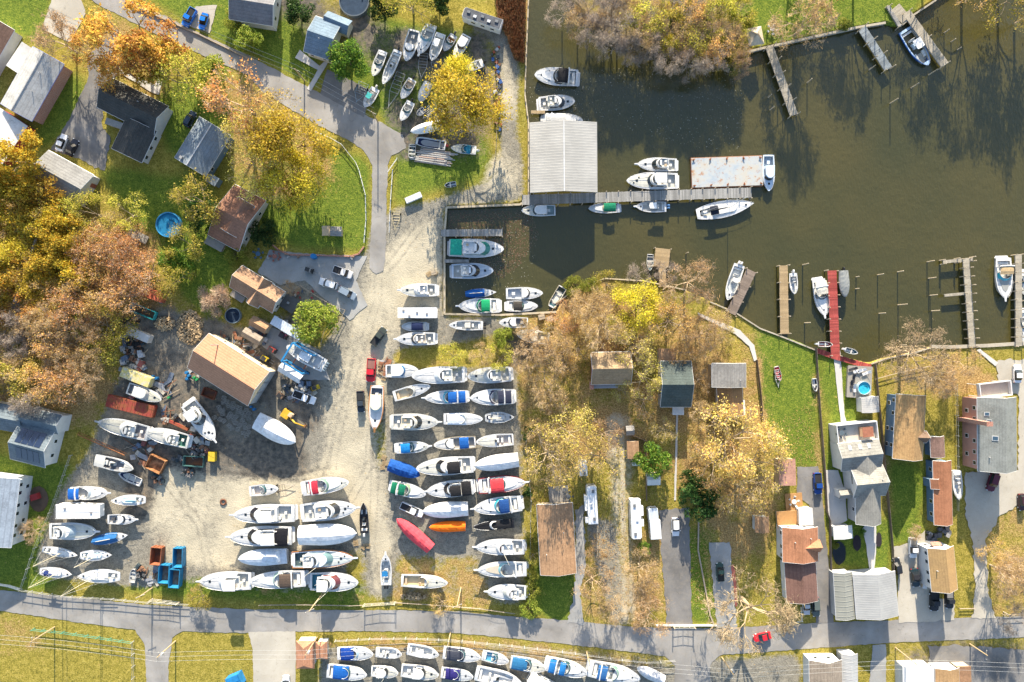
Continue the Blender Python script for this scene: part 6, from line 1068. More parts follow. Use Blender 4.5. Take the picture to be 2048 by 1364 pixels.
b = Bld('canopy_shelter', 'white fabric shelter beside the travel lift', 'shelter'); b.gable([(565,722),(608,748),(598,768),(556,742)], 2.8, 3.9, cloth('white_fabric', (.62, .63, .64)), None, walls=False); [(lambda q: (q.tube(b.T(x*b.L*.46, y*b.W*.46, -.1), b.T(x*b.L*.46, y*b.W*.46, 2.7), .05), q.build('post', CHROME, b.root)))(MB()) for x in (-1, 1) for y in (-1, 1)]
b = Bld('carport', 'long pale blue metal carport beside the round lime tree', 'carport'); b.flat([(549,631),(606,664),(598,682),(540,647)], 2.7, ribbed('bluemetal', (.50, .56, .63), 0, .6), None); [(lambda q: (q.tube(b.T(x*b.L*.46, y*b.W*.44, -.1), b.T(x*b.L*.46, y*b.W*.44, 2.6), .06), q.build('post', CHROME, b.root)))(MB()) for x in (-1, 0, 1) for y in (-1, 1)]
# ---------------------------------------------------------------- vehicles
def tyres(root, L, W, r=.34, xs=None):
    for x in xs or (.31*L, -.30*L):
        for sg in (1, -1):
            mb = MB(); mb.tube((x, sg*(W/2-.24), r), (x, sg*(W/2-.01), r), r, r, 12); w_ = mb.build('wheel', paint('rubber', (.02, .02, .02), .9, .1), root); h = MB(); h.tube((x, sg*(W/2-.05), r), (x, sg*(W/2+.005), r), r*.6, r*.6, 10); h.build('rim', CHROME, w_)
def car(kind, front, rear, wpx, col, label, bed=None, group='cars and pickups parked around the creek', z0=0.0, roofc=None):
    f = P(*front, 1.0); b = P(*rear, 1.0); L = math.dist(f[:2], b[:2]); W = max(1.65, min(wpx*S, L*.42)); a = math.atan2(f[1]-b[1], f[0]-b[0])
    root = empty({'pickup': 'pickup_truck', 'suv': 'suv', 'car': 'parked_car'}[kind], ((f[0]+b[0])/2, (f[1]+b[1])/2, z0), a, label, {'pickup': 'pickup truck', 'suv': 'SUV', 'car': 'car'}[kind], group)
    pm = paint('car_paint', col, .25, .5, .06, .5); h = {'pickup': .98, 'suv': 1.02, 'car': .86}[kind]; top = {'pickup': 1.82, 'suv': 1.74, 'car': 1.45}[kind]; l, w_ = L/2, W/2
    def outl(k=1.0, inset=0): return [(-l+.1+inset, -w_*k*.92), (-l+inset, -w_*k*.7), (-l+inset, w_*k*.7), (-l+.1+inset, w_*k*.92), (-l*.7, w_*k), (l*.6, w_*k), (l-.28-inset, w_*k*.9), (l-.03-inset, w_*k*.55), (l-.03-inset, -w_*k*.55), (l-.28-inset, -w_*k*.9), (l*.6, -w_*k), (-l*.7, -w_*k)][::-1]
    B = MB(); B.prism(outl(), outl(.99), .28, h*.62); n0 = len(B.v); zz = [h if p[0] < l*.5 else h*.9 for p in outl()]; B.prism(outl(.99), outl(.93, .06), h*.62+.001, zz)
    B.build('body', pm, root)
    c = {'pickup': (-.06*L, .26*L), 'suv': (-.44*L, .22*L), 'car': (-.36*L, .20*L)}[kind]; rk = {'pickup': (.10, .48), 'suv': (.22, .62), 'car': (.62, .72)}[kind]; ww = w_*.9; wt = w_*.74
    g = MB(); g.prism([(c[0], -ww), (c[1], -ww), (c[1]+.1, 0), (c[1], ww), (c[0], ww)], [(c[0]+rk[0], -wt), (c[1]-rk[1], -wt), (c[1]-rk[1]+.08, 0), (c[1]-rk[1], wt), (c[0]+rk[0], wt)], h*.96, top); cab = g.build('windows', glass('car_glass', (.012, .016, .02)), root)
    t = MB(); q = [(c[0]+rk[0]-.02, -wt*1.02), (c[1]-rk[1]-.02, -wt*1.02), (c[1]-rk[1]+.07, 0), (c[1]-rk[1]-.02, wt*1.02), (c[0]+rk[0]-.02, wt*1.02)]; t.prism(q, [(x*.98, y*.95) for x, y in q], top-.02, top+.05); t.build('roof', paint('car_paint', roofc, .25, .5, .06, .5) if roofc else pm, root)
    if kind == 'pickup':
        x0, x1 = -l+.12, c[0]-.08; bd = MB(); bw = w_*.78; bd.box((x0+x1)/2, 0, h+.012, x1-x0, bw*2, .03); bd.build('bed', paint('bed_liner', bed or (.035, .035, .037), .8, .1), root)
        rl = MB(); [rl.box((x0+x1)/2, sg*(bw+.07), h+.08, x1-x0+.1, .12, .16) for sg in (1, -1)]; rl.box(x0-.04, 0, h+.08, .1, bw*2+.02, .16); rl.build('bed_rail', pm, root)
    for sg in (1, -1):
        k = MB(); k.box(l-.12, sg*w_*.72, h*.7, .16, .34, .18); k.build('headlight', paint('lamp_glass', (.7, .72, .74), .1, .6), root); k = MB(); k.box(-l+.06, sg*w_*.8, h*.75, .1, .22, .26); k.build('tail_light', paint('tail_lamp', (.4, .01, .01), .2, .5), root); k = MB(); k.box(c[1]-.15, sg*(w_+.08), h+.05, .16, .18, .14); k.build('mirror', pm, root)
    tyres(root, L, W); return root
car('suv',(638,561),(674,573),17,(.72,.72,.72),'white SUV with roof rails, middle of the three cars by the patio'); car('pickup',(704,551),(666,537),17,(.50,.50,.51),'silver pickup, uppermost of the three vehicles by the patio'); car('suv',(711,595),(678,577),17,(.20,.25,.31),'blue grey SUV lowest of the three cars by the patio')
car('pickup',(769,656),(745,690),16,(.05,.06,.05),'dark green pickup beside the houseboat'); car('pickup',(740,764),(743,717),19,(.50,.02,.03),'bright red pickup with a loaded bed in the sandy lane',bed=(.25,.12,.1)); car('pickup',(722,825),(720,782),16,(.035,.045,.055),'black pickup beside the lobster yacht in the sandy lane'); car('pickup',(630,803),(586,786),17,(.74,.74,.74),'white crew cab pickup with black bed near the excavator'); car('pickup',(846,1030),(801,1010),16,(.74,.74,.74),'white pickup squeezed against a white wrapped boat')
car('pickup',(367,51),(387,16),17,(.01,.14,.52),'bright blue pickup on the upper driveway'); car('car',(401,58),(410,25),17,(.01,.16,.58),'bright blue car beside the blue pickup'); car('suv',(387,222),(371,252),17,(.035,.05,.075),'dark blue SUV beside the blue grey roof'); car('car',(128,268),(115,301),18,(.74,.74,.74),'white sedan beside a black one'); car('car',(151,278),(134,310),18,(.02,.02,.025),'black sedan beside the white sedan')
car('suv',(1352,1073),(1351,1036),15,(.72,.73,.75),'white SUV on the long black driveway'); car('pickup',(1440,1126),(1442,1163),15,(.03,.07,.06),'dark green pickup with black bed on the grey driveway'); car('pickup',(1638,989),(1635,946),16,(.01,.05,.22),'royal blue pickup on the black driveway'); car('suv',(1981,983),(1993,945),18,(.10,.015,.03),'maroon SUV shaded by the large house'); car('car',(2037,729),(2037,766),17,(.74,.74,.74),'white sedan on the concrete drive by the water')
car('suv',(2047,1022),(2045,988),17,(.05,.02,.025),'dark maroon SUV cut by the photo edge'); car('pickup',(1828,1117),(1827,1076),15,(.74,.74,.74),'white work pickup with tools in its bed',bed=(.2,.19,.17)); car('suv',(1793,1116),(1798,1149),16,(.02,.022,.025),'black SUV beside the wide ribbed roof'); car('car',(1835,1175),(1830,1138),16,(.02,.04,.05),'dark teal sedan with red rear, below the white work pickup',roofc=(.03,.03,.035))
car('pickup',(1870,1223),(1871,1182),18,(.018,.018,.02),'black pickup below the straw roof, with wide mirrors'); car('pickup',(1901,1218),(1900,1180),18,(.022,.022,.024),'black pickup with grey bed cover below the straw roof',bed=(.2,.2,.2)); car('car',(1615,1231),(1613,1199),14,(.45,.47,.5),'silver sedan below the dark brown rear roof'); car('suv',(1634,1234),(1631,1195),15,(.09,.11,.10),'grey green SUV beside the silver sedan'); car('car',(1508,1279),(1543,1271),16,(.5,.02,.03),'red car under the great pale tree on the road'); car('car',(571,1352),(571,1386),15,(.6,.63,.68),'pale car at the bottom edge on the concrete lane')
# motorhomes, bus, trailers
def rv(front, rear, wpx, label, roofc=(.70, .71, .72), wall=(.70, .70, .68), slides=(), units=3, h=3.1, name='motorhome', patch=None):
    f = P(*front, h); b = P(*rear, h); L = math.dist(f[:2], b[:2]); W = wpx*S*(HC-h)/HC; a = math.atan2(f[1]-b[1], f[0]-b[0]); l, w_ = L/2, W/2
    root = empty(name, ((f[0]+b[0])/2, (f[1]+b[1])/2, 0), a, label, name.replace('_', ' '), 'motorhomes and campers'); B = MB(); o = [(-l, -w_), (l-.35, -w_), (l, -w_*.7), (l, w_*.7), (l-.35, w_), (-l, w_)]; B.prism(o, o, .45, h-.25); B.prism(o, [(x*.985, y*.93) for x, y in o], h-.249, h); B.build('body', paint('rv_shell', wall, .4, .4, .1), root)
    r_ = MB(); o2 = [(x*.97, y*.9) for x, y in o]; r_.prism(o2, o2, h+.002, h+.03); r_.build('roof', paint('rv_roof', roofc, .6, .3, .25 if patch is None else .8), root)
    for i in range(units):
        x = (-.36+.72*i/max(1, units-1))*L; m = MB(); m.box(x, (.1 if i % 2 else -.12)*W, h+.15, .75, .6, .24); m.build('roof_unit', paint('ac_unit', (.55, .56, .57) if i % 2 else (.15, .16, .17)), root)
    for x, ln, sg in slides: m = MB(); m.box(x*L, sg*(w_+.3), 1.7, ln, .62, 1.9); m.build('slide_out', paint('rv_shell', wall, .4, .4, .1), root)
    wn = MB(); wn.add([(l+.02, -w_*.6, 1.5), (l+.02, w_*.6, 1.5), (l+.02, w_*.6, 2.3), (l+.02, -w_*.6, 2.3)], [(0, 1, 2, 3)]); wn.build('windshield', glass(), root)
    for sg in (1, -1):
        for x in (-.3, -.05, .2): m = MB(); m.box(x*L, sg*w_, 1.9, .9, .05, .6); m.build('window', glass(), root)
    tyres(root, L, W, .4, (-.25*L, .32*L)); return root
rv((1183,972),(1187,1049),20,'white motorhome with one slide out, beside the long brown roof',slides=((.05,3.6,1),(-.4,1.2,1)),units=3); rv((1274,1079),(1271,1000),21,'white motorhome with two slide outs, left of the long black driveway',slides=((.1,1.6,1),(-.2,2.2,1))); rv((926,23),(1003,49),22,'old bus like camper with black blotched roof in the top yard',roofc=(.09,.10,.12),patch=1,units=5); rv((1166,922),(1167,952),17,'small dusty white camper under the sparse yellow tree',units=1,h=2.6,name='camper')
rv((1306,1016),(1308,1040),20,'pale grey box trailer above the white one',roofc=(.5,.55,.6),units=0,h=2.5,name='box_trailer'); rv((1310,1039),(1313,1079),22,'white box trailer with a seam, beside the motorhome with two slide outs',roofc=(.64,.67,.70),units=0,h=2.6,name='box_trailer'); rv((1058,1356),(1108,1385),24,'white box trailer at the bottom edge below the cruisers',units=0,h=2.6,name='box_trailer')
# containers, dumpsters, barge
def block(name, label, cat, cs, h, mat, z0=0.0, group=None, open_top=None, ribs=True):
    w_ = [np.array(P(*c, z0+h)[:2]) for c in cs]; ctr = sum(w_)/4; u = (w_[1]-w_[0])+(w_[2]-w_[3]); u /= np.linalg.norm(u); L = (np.linalg.norm(w_[1]-w_[0])+np.linalg.norm(w_[2]-w_[3]))/2; W = (np.linalg.norm(w_[3]-w_[0])+np.linalg.norm(w_[2]-w_[1]))/2
    root = empty(name, (*ctr, z0), math.atan2(u[1], u[0]), label, cat, group); l, w2 = L/2, W/2; q = [(-l, -w2), (l, -w2), (l, w2), (-l, w2)]; B = MB()
    if open_top:
        i = [(x*(1-.24/L), y*(1-.24/W)) for x, y in q]; ib = [(x*.94, y*.92) for x, y in i]; B.loft([[(x*.97, y*.97, .05) for x, y in q], [(x, y, h) for x, y in q], [(x, y, h) for x, y in i], [(x, y, .25) for x, y in ib]], close=True); B.build('bin', mat, root)
        f = MB(); f.add([(x, y, .252) for x, y in ib], [(0, 1, 2, 3)]); f.build('floor_plate', open_top, root)
        r_ = MB(); n = max(3, int(L/1.1)); [r_.box(-l+L*(k+.5)/n, sg*(w2+.04), h*.5, .12, .1, h*.9) for k in range(n) for sg in (1, -1)]; r_.build('ribs', mat, root)
    else:
        B.prism(q, q, .12, h-.12); B.prism(q, [(x*.985, y*.97) for x, y in q], h-.119, h); B.build('body', mat, root)
        if ribs: r_ = MB(); n = int(L/.9); [r_.box(-l+L*(k+.5)/n, 0, h+.02, .08, W*.92, .06) for k in range(n)]; r_.build('roof_ribs', mat, root); d = MB(); d.box(l+.03, 0, h*.5, .06, W*.9, h*.86); d.build('door', mat, root)
    return root
def rusty(name, c, rust=.5, c2=(.20, .075, .03)):
    key = ('rusty', name)
    if key in _mats: return _mats[key]
    t = NT(name); o = t.obj(); f = t.noise(o, .8, 5, .7); g = t.noise(o, 4, 3); k = t.mix(t.ramp(f, [(.5-rust*.3, 0.0), (.62, 1.0)]), c, c2); k = t.mix(t.ramp(g, [(.5, 0.0), (.75, .5)]), k, sc(c, .5)); t.l(k, t.b.inputs['Base Color']); _mats[key] = t.done(.75, .25); return _mats[key]
block('box_truck_body','yellow edged box body with a mouldy pale roof, by the weeds','container',[(246,734),(304,757),(294,775),(237,752)],2.4,rusty('mouldy_yellow',(.52,.44,.16),.2,(.42,.42,.36)),ribs=False)
block('flatbed','red rusty flatbed loaded with scrap between two worn boats','flatbed',[(217,790),(311,812),(302,836),(208,812)],1.5,rusty('red_rust',(.26,.045,.035),.4))
block('container','orange red rusty container under the pink trees','container',[(284,572),(328,588),(320,605),(274,588)],2.2,rusty('orange_rust',(.45,.11,.06),.2))
block('hull_mould','teal open barge hull full of brown branches','barge',[(262,604),(312,625),(305,640),(255,620)],1.6,paint('teal_paint',(.03,.28,.30)),open_top=bark('debris',(.16,.11,.07)))
block('wrecked_van','grey white boxy van body beside the pile of tyres','van',[(258,653),(300,672),(294,686),(250,668)],2.2,paint('dull_white',(.48,.47,.45)),ribs=False)
DG='open dumpsters by the road fence'
block('dumpster','rust brown empty dumpster, highest by the road fence','dumpster',[(303,1095),(325,1096),(318,1132),(297,1129)],2.0,rusty('brown_rust',(.30,.10,.055),.3),group=DG,open_top=rusty('dark_rust',(.08,.045,.035)))
for cs, l in (([(348,1097),(368,1097),(361,1136),(342,1135)],'bright blue dumpster with a board inside, upper'),([(319,1130),(341,1131),(334,1168),(314,1166)],'bright blue dumpster holding a pale bag, nearest the fence'),([(341,1139),(362,1140),(355,1177),(334,1175)],'bright blue dumpster, lowest and empty')): block('dumpster',l,'dumpster',cs,2.0,paint('blue_steel',(.02,.20,.38),.5,.35,.35),group=DG,open_top=rusty('grey_floor',(.2,.19,.17),.3))
block('skip','small dark teal skip with scrap beside the boats of the workshop yard','dumpster',[(367,912),(408,914),(405,935),(364,932)],1.3,paint('dark_teal',(.04,.10,.10)),open_top=rusty('dark_rust',(.08,.045,.035)))
block('generator','yellow machine box beside the teal skip','machine',[(417,905),(431,904),(428,924),(415,922)],1.3,paint('machine_yellow',(.62,.42,.03)),ribs=False)
block('wrecked_hulk','rusted truck body lying beside the stripped hull','wreck',[(299,907),(327,922),(322,950),(290,936)],1.7,rusty('orange_steel',(.42,.20,.09),.5,(.16,.07,.03)),open_top=rusty('orange_steel2',(.5,.27,.13),.4,(.12,.06,.03)))
block('steel_beam','long red rusty steel beam on the dirt','beam',[(327,834),(377,857),(374,862),(325,839)],.6,rusty('red_rust',(.26,.045,.035),.4),ribs=False)
block('scrap_platform','dark red rusty machine deck beside the workshop','machine',[(408,775),(434,784),(424,800),(400,789)],1.2,rusty('dark_red',(.15,.04,.03),.5),open_top=rusty('dark_rust',(.08,.045,.035)))
bg = block('barge','flat work barge with a pale peeling deck and rust spots','barge',[(1382,316),(1526,310),(1526,372),(1383,376)],1.3,rusty('barge_side',(.25,.14,.09),.5),z0=-1.35,ribs=False)
def barge_deck():
    t = NT('barge_deck'); o = t.obj(); f = t.noise(o, .35, 5, .7, .5); g = t.noise(o, .9, 4, .7); k = t.ramp(f, [(.3, (.25, .31, .37)), (.5, (.36, .38, .38)), (.7, (.40, .36, .29))]); k = t.mix(t.ramp(g, [(.56, 0.0), (.68, 1.0)]), k, (.30, .14, .06)); t.l(k, t.b.inputs['Base Color']); return t.done(.7, .3)
mb = MB(); mb.box(0, 0, 1.33, 17.0, 7.0, .05); mb.build('deck', barge_deck(), bg)
for i in range(10):
    mb = MB(); x = -8+16*(i//2)/4; y = 3.1*(1 if i % 2 else -1); mb.cyl(x, y, 1.36, 1.62, .22, .2, 8); mb.box(x, y, 1.66, .7, .18, .1, .3*i); mb.build('cleat', rusty('cleat_rust', (.3, .1, .04), .6), bg)
# ---------------------------------------------------------------- docks, pilings, sea walls
TIMB = planks('old_timber', WOODG); PILE = bark('pile_wood', (.42, .36, .27))
def dock(p0, p1, wpx, label, mat, z=.35, step=22, top=.9, piles=True, name='dock', side=(1, -1)):
    a = np.array(P(*p0, z)[:2]); b = np.array(P(*p1, z)[:2]); L = np.linalg.norm(b-a); u = (b-a)/L; W = wpx*S; root = empty(name, (*((a+b)/2), z), math.atan2(u[1], u[0]), label, 'dock', 'docks and piers'); D = MB(); n = max(4, int(L/.26)); r = random.Random(int(p0[0]+p0[1]))
    for k in range(n): D.box(-L/2+L*(k+.5)/n, r.uniform(-.04, .04), r.uniform(-.012, .012), L/n*.86, W, .07)
    D.build('deck_boards', mat, root); st = MB(); [st.box(0, y*W*.42, -.2, L, .18, .3) for y in (-1, 0, 1)]; st.build('stringers', TIMB, root)
    if piles:
        m = max(1, int(L/(step*S)))
        for k in range(m+1):
            for sg in side:
                q = MB(); x = -L/2+L*k/m+r.uniform(-.15, .15); q.tube((x, sg*(W/2+.14), -3.4), (x, sg*(W/2+.14), top*r.uniform(.7, 1.2)), .14, .12, 7); q.build('piling', PILE, root)
    return root
GD = planks('grey_boards', (.30, .295, .28)); TD = planks('tan_boards2', (.38, .28, .16), .2); LD = planks('pale_boards', (.38, .34, .27), .2); BD = planks('brown_boards', (.24, .19, .155), .25); RD_ = planks('red_boards', (.36, .075, .065), .4)
dock((1044,400),(1503,385),20,'long weathered grey pier running past the metal roofed boat shed',GD,step=24,top=.5); dock((1539,94),(1588,230),16,'tan pier with a row of tall pilings off the north bank',LD,step=26,top=1.5); dock((1724,56),(1777,138),17,'blue grey weathered dock off the north bank lawn',planks('bluegrey_boards',(.24,.27,.29)),step=28,top=1.3); dock((1813,24),(1890,130),17,'tan dock alongside the blue hulled boat',LD,step=60,top=.7); dock((1776,12),(1800,52),7,'narrow grey dock beside the bait platform',GD,step=40)
dock((1790,14),(1812,40),22,'square platform at the head of the blue hulled boat berth',LD,piles=False)
dock((1326,497),(1322,534),30,'wide tan dock head in the creek',TD,top=.4); dock((1324,535),(1326,574),14,'narrow tan gangway leading to the wide dock head',TD,top=.4); dock((1503,541),(1462,627),20,'brown dock with faded boards beside the twin engined boat',BD,step=30,top=.6); dock((1567,531),(1569,668),17,'straight yellowish pier in front of the green lawn',TD,step=28,top=.9); dock((1664,541),(1671,712),18,'long red painted pier',RD_,step=24,top=1.0)
dock((1634,701),(1668,713),10,'red walkway along the sea wall, west wing',RD_,piles=False); dock((1668,713),(1742,734),10,'red walkway along the sea wall, east wing',RD_,piles=False); dock((1932,517),(1945,694),13,'grey pier with many side pilings near the clipped lawn',LD,step=17,top=1.3); dock((1886,524),(1946,518),6,'narrow crosswise head of the grey pier',LD,step=30,top=1.2); dock((1889,591),(1931,587),5,'short finger off the grey pier',LD,piles=False); dock((2037,509),(2038,692),13,'grey pier at the photo edge',LD,step=17,top=1.2)
dock((882,466),(1005,465),14,'plank jetty across the upper end of the basin',GD,step=30,top=.6); dock((889,522),(938,522),6,'short finger jetty between the two big boats of the basin',GD,step=40,top=.4); dock((1062,224),(1090,224),6,'little wooden jetty above the boat shed',TD,piles=False)
def piling(bx, by, tx, ty, label='lone weathered mooring pile standing in the creek'):
    b = P(bx, by, -1.0); d = math.dist((bx, by), (1024, 682)); k = math.dist((tx, ty), (1024, 682))/d; h = max(1.2, min(4.0, HC*(1-1/k)+1.0)) if k > 1 else 1.5; mb = MB(); mb.tube((b[0], b[1], -3.5), (b[0], b[1], h-1.0), .15, .12, 8); mb.tube((b[0], b[1], h-1.0), (b[0], b[1], h-.85), .13, .02, 8); o = mb.build('mooring_pile', PILE); tag(o, label, 'piling', 'lone mooring piles in the creek')
for x, y, X2, Y2 in ((1780,207,1792,200),(1822,176,1833,169),(1738,140,1747,134),(1857,150,1870,143),(1888,66,1894,63),(1902,84,1906,80),(1914,100,1917,98),(1614,166,1621,161),(1540,220,1546,216),(1536,195,1541,192),(1605,530,1614,530),(1755,550,1763,549),(1795,544,1803,545),(1796,610,1811,610),(1758,627,1767,629),(1857,557,1867,556),(1860,591,1870,591),(1863,622,1874,622),(1854,524,1864,523),(1609,646,1617,646),(1712,554,1714,554),(1711,578,1714,578),(1165,178,1170,177),(1150,220,1153,219),(1372,507,1374,505),(1008,521,1008,521),(1800,690,1808,690)): piling(x, y, X2, Y2)
def seawall(pts, label, mat, wpx=3.2, z=.12, posts=True):
    w_ = [np.array(P(*p)[:2]) for p in pts]; o = w_[0]; root = empty('sea_wall', (*o, 0), 0, label, 'sea wall', 'sea walls of the creek'); cap = MB(); fc = MB(); pm = MB()
    for a, b in zip(w_[:-1], w_[1:]):
        d = b-a; L = np.linalg.norm(d); u = d/L; n = np.array((-u[1], u[0])); h = wpx*S/2; q = [a-o-n*h, b-o-n*h+u*.05, b-o+n*h+u*.05, a-o+n*h]; cap.prism([tuple(x) for x in q], [tuple(x) for x in q], z-.1, z+.08+.002*len(cap.f)); h *= .5; q = [a-o-n*h, b-o-n*h, b-o+n*h, a-o+n*h]; fc.prism([tuple(x) for x in q], [tuple(x) for x in q], -3.3, z-.11)
    cap.build('cap', mat, root); fc.build('sheeting', TIMB, root)
    if posts:
        tot = 0
        for a, b in zip(w_[:-1], w_[1:]):
            L = np.linalg.norm(b-a)
            for k in range(int(L/2.6)):
                p = a-o+(b-a)*(k+.5)/max(1, int(L/2.6)); m = MB(); m.tube((p[0], p[1], -2), (p[0], p[1], z+.35), .13, .12, 6); m.build('post', PILE, root); tot += 1
    return root
seawall([(1050,402),(1040,409),(893,415),(889,470),(889,628),(1000,630),(1112,624)],'timber sea wall around the boat basin',planks('wall_cap',(.42,.36,.26)),4); seawall([(1057,0),(1052,120),(1050,190),(1057,246),(1057,396)],'timber sea wall beside the reeds and the boat shed',planks('wall_cap',(.42,.36,.26)),2.6)
seawall([(1486,106),(1545,92),(1640,71),(1715,55),(1770,46)],'pale sea wall of the north bank lawn',LD,4.5,posts=False); seawall([(1800,53),(1827,30),(1872,0)],'pale sea wall beyond the bait platform',LD,3.5,posts=False); seawall([(1112,606),(1160,573),(1210,557),(1290,562),(1370,580)],'old mossy sea wall half hidden by bank shrubs',planks('wall_cap',(.42,.36,.26)),2.4); seawall([(1420,604),(1470,625),(1520,657),(1570,676),(1605,690),(1640,704)],'timber sea wall edging the green lawn',LD,2.6); seawall([(1742,728),(1770,718),(1830,705),(1860,696)],'crooked sea wall below the tall pale tree',LD,2.6); seawall([(1862,693),(1900,694),(1975,691),(2070,685)],'even plank sea wall of the clipped lawn',LD,7,posts=False)
# ---------------------------------------------------------------- fences, poles, wires
def fence(pts, label, mat, h=1.1, kind='rail', gap=2.4, cat='fence', thick=.06):
    w_ = [np.array(P(*p)[:2]) for p in pts]; o = w_[0]; root = empty('fence', (*o, 0), 0, label, cat, 'fences'); rb = MB(); n_posts = 0
    for a, b in zip(w_[:-1], w_[1:]):
        d = b-a; L = np.linalg.norm(d); an = math.atan2(d[1], d[0]); c = (a+b)/2-o
        if kind == 'board': rb.box(c[0], c[1], h*.5+.05, L, thick, h, an)
        elif kind == 'wall': rb.box(c[0], c[1], h*.5-.05, L+.1, .3, h, an)
        else: [rb.box(c[0], c[1], h*f, L, thick, .11, an) for f in (.45, .9)]
    rb.build({'board': 'boards', 'wall': 'wall', 'rail': 'rails'}[kind], mat, root)
    if kind != 'wall':
        for a, b in zip(w_[:-1], w_[1:]):
            L = np.linalg.norm(b-a); m = max(1, int(L/gap))
            for k in range(m):
                if n_posts > 95: break
                p = a-o+(b-a)*k/m; q = MB(); q.box(p[0], p[1], h*.5+.06, .12, .12, h+.16); q.build('post', mat, root); n_posts += 1
    return root
WP = paint('fence_white', (.72, .72, .70), .6, .3, .2); WF = planks('fence_wood', (.40, .33, .25)); BF = planks('fence_dark', (.20, .16, .13)); GF = paint('fence_wire', (.42, .42, .41), .4, .4); 
fence([(632,265),(660,276),(684,290),(712,325),(719,341),(732,391),(733,440),(729,486)],'white rail fence curving along the inside of the street bend',WP,1.0,gap=1.8); fence([(545,490),(560,502),(580,510),(640,511),(700,513),(718,508),(728,494)],'low red brick wall between lawn and patio',brick(),.6,'wall',cat='wall'); fence([(786,341),(782,400),(779,466)],'pale rail fence beside the street end',WP,.9); fence([(795,318),(776,345)],'short white fence at the street mouth',WP,.9)
fence([(601,571),(640,596),(677,616),(692,620),(676,652),(660,684)],'timber yard fence around the round lime tree',WF,1.2); fence([(642,690),(650,660),(668,640)],'leaning loose timber rails by the lime tree',WF,.8); fence([(0,1167),(20,1170),(42,1177)],'white picket fence at the west road corner',WP,1.1,'board',cat='picket fence'); fence([(45,1178),(125,1190),(228,1196),(300,1203),(380,1207)],'thin wire fence along the road below the sailboats',GF,1.3,thick=.03); fence([(104,1024),(88,1060),(74,1094),(46,1176)],'wire fence beside the blue gabled house',GF,1.4,thick=.03); fence([(145,910),(124,970),(104,1024)],'wire fence along the weeds of the solar house garden',GF,1.4,thick=.03)
fence([(520,1209),(610,1208),(700,1210),(727,1209)],'timber edge rail along the road below the convertibles',WF,.7); fence([(794,1204),(860,1208),(960,1216),(1030,1226)],'timber edge rail along the road below the last boat column',WF,.7)
fence([(1630,694),(1636,795),(1642,870),(1648,945),(1652,1023),(1658,1040),(1660,1145)],'long dark board fence between the green lawn and the white path',BF,1.1,'board'); fence([(1748,727),(1752,770),(1758,832),(1766,920),(1776,1023),(1783,1098),(1784,1140)],'long dark board fence beside the grey stepped house',BF,1.1,'board'); fence([(1908,770),(1910,850),(1911,932),(1911,1020)],'wire fence between the tan house and the large grey green house',GF,1.4,thick=.03); fence([(1512,720),(1520,790),(1524,850)],'brown board fence beside the two gabled house',BF,1.2,'board'); fence([(1748,758),(1800,744),(1858,732)],'low pale rail fence on the lawn below the pale tree',WF,.8)
fence([(672,1279),(740,1275),(812,1274),(900,1277),(1024,1289),(1150,1304),(1290,1322),(1349,1318)],'wire fence with leaning posts along the lot below the road',GF,1.4,gap=2.6,thick=.03); fence([(70,1256),(130,1262),(200,1272),(268,1282)],'green topped wire fence on the lower west lawn',paint('green_mesh',(.08,.30,.22)),1.6,thick=.05); fence([(268,1282),(270,1330),(268,1400)],'pale wire fence down to the bottom edge',GF,1.4,thick=.03); fence([(1556,1250),(1602,1240),(1600,1212)],'white rail fence beside the silver sedan',WP,1.0)
fence([(1312,1250),(1385,1250),(1432,1250)],'low white kerb fence at the end of the long black driveway',WP,.5,'wall',cat='wall'); fence([(1052,880),(1062,1000),(1058,1205)],'wire fence at the east end of the boat rows',GF,1.5,thick=.03); fence([(1180,840),(1290,880),(1292,1000)],'board fence behind the green tree',BF,1.3,'board'); fence([(1397,1040),(1396,1100),(1420,1230),(1428,1250)],'low timber edging beside the dark tree lawn',WF,.35,'wall',cat='edging')
fence([(993,120),(996,200),(992,300),(985,345)],'rickety wooden rail beside the sandy turnaround',WF,.8); fence([(2004,1228),(2048,1226)],'rail fence at the far road corner',WF,1.0); fence([(1918,1216),(1948,1216)],'timber edge at the concrete drive mouth',WF,.6); fence([(500,119),(400,70),(250,4)],'white edged low wall along the upper street',WF,.5,'wall',cat='wall')
# gates: double frame gate at the yard entrance
def gate(p0, p1, label, h=2.0):
    a = np.array(P(*p0)[:2]); b = np.array(P(*p1)[:2]); root = empty('yard_gate', (*((a+b)/2), 0), math.atan2(*(b-a)[::-1]), label, 'gate', 'gates'); L = np.linalg.norm(b-a)
    for sg in (-1, 1):
        m = MB(); x0, x1 = (sg*L/2, sg*.05); [m.tube((x0, 0, z), (x1, 0, z-.1*(z > 1)), .05, .05, 5) for z in (.3, 1.1, 1.9)]; [m.tube((x0+(x1-x0)*t, 0, .25), (x0+(x1-x0)*t, 0, 1.9), .045, .045, 5) for t in (.05, .5, .97)]; m.build('gate_leaf', paint('galvanised', (.5, .47, .4)), root)
        q = MB(); q.tube((sg*(L/2+.1), 0, -.1), (sg*(L/2+.1), 0, 2.4), .1, .1, 7); q.build('gate_post', PILE, root)
gate((730,1207),(791,1203),'open framed double gate of the boat yard at the road'); gate((306,1197),(360,1203),'framed gate near the dumpsters at the road'); gate((1346,1250),(1386,1250),'light framed gate across the long black driveway')
TOPS = []
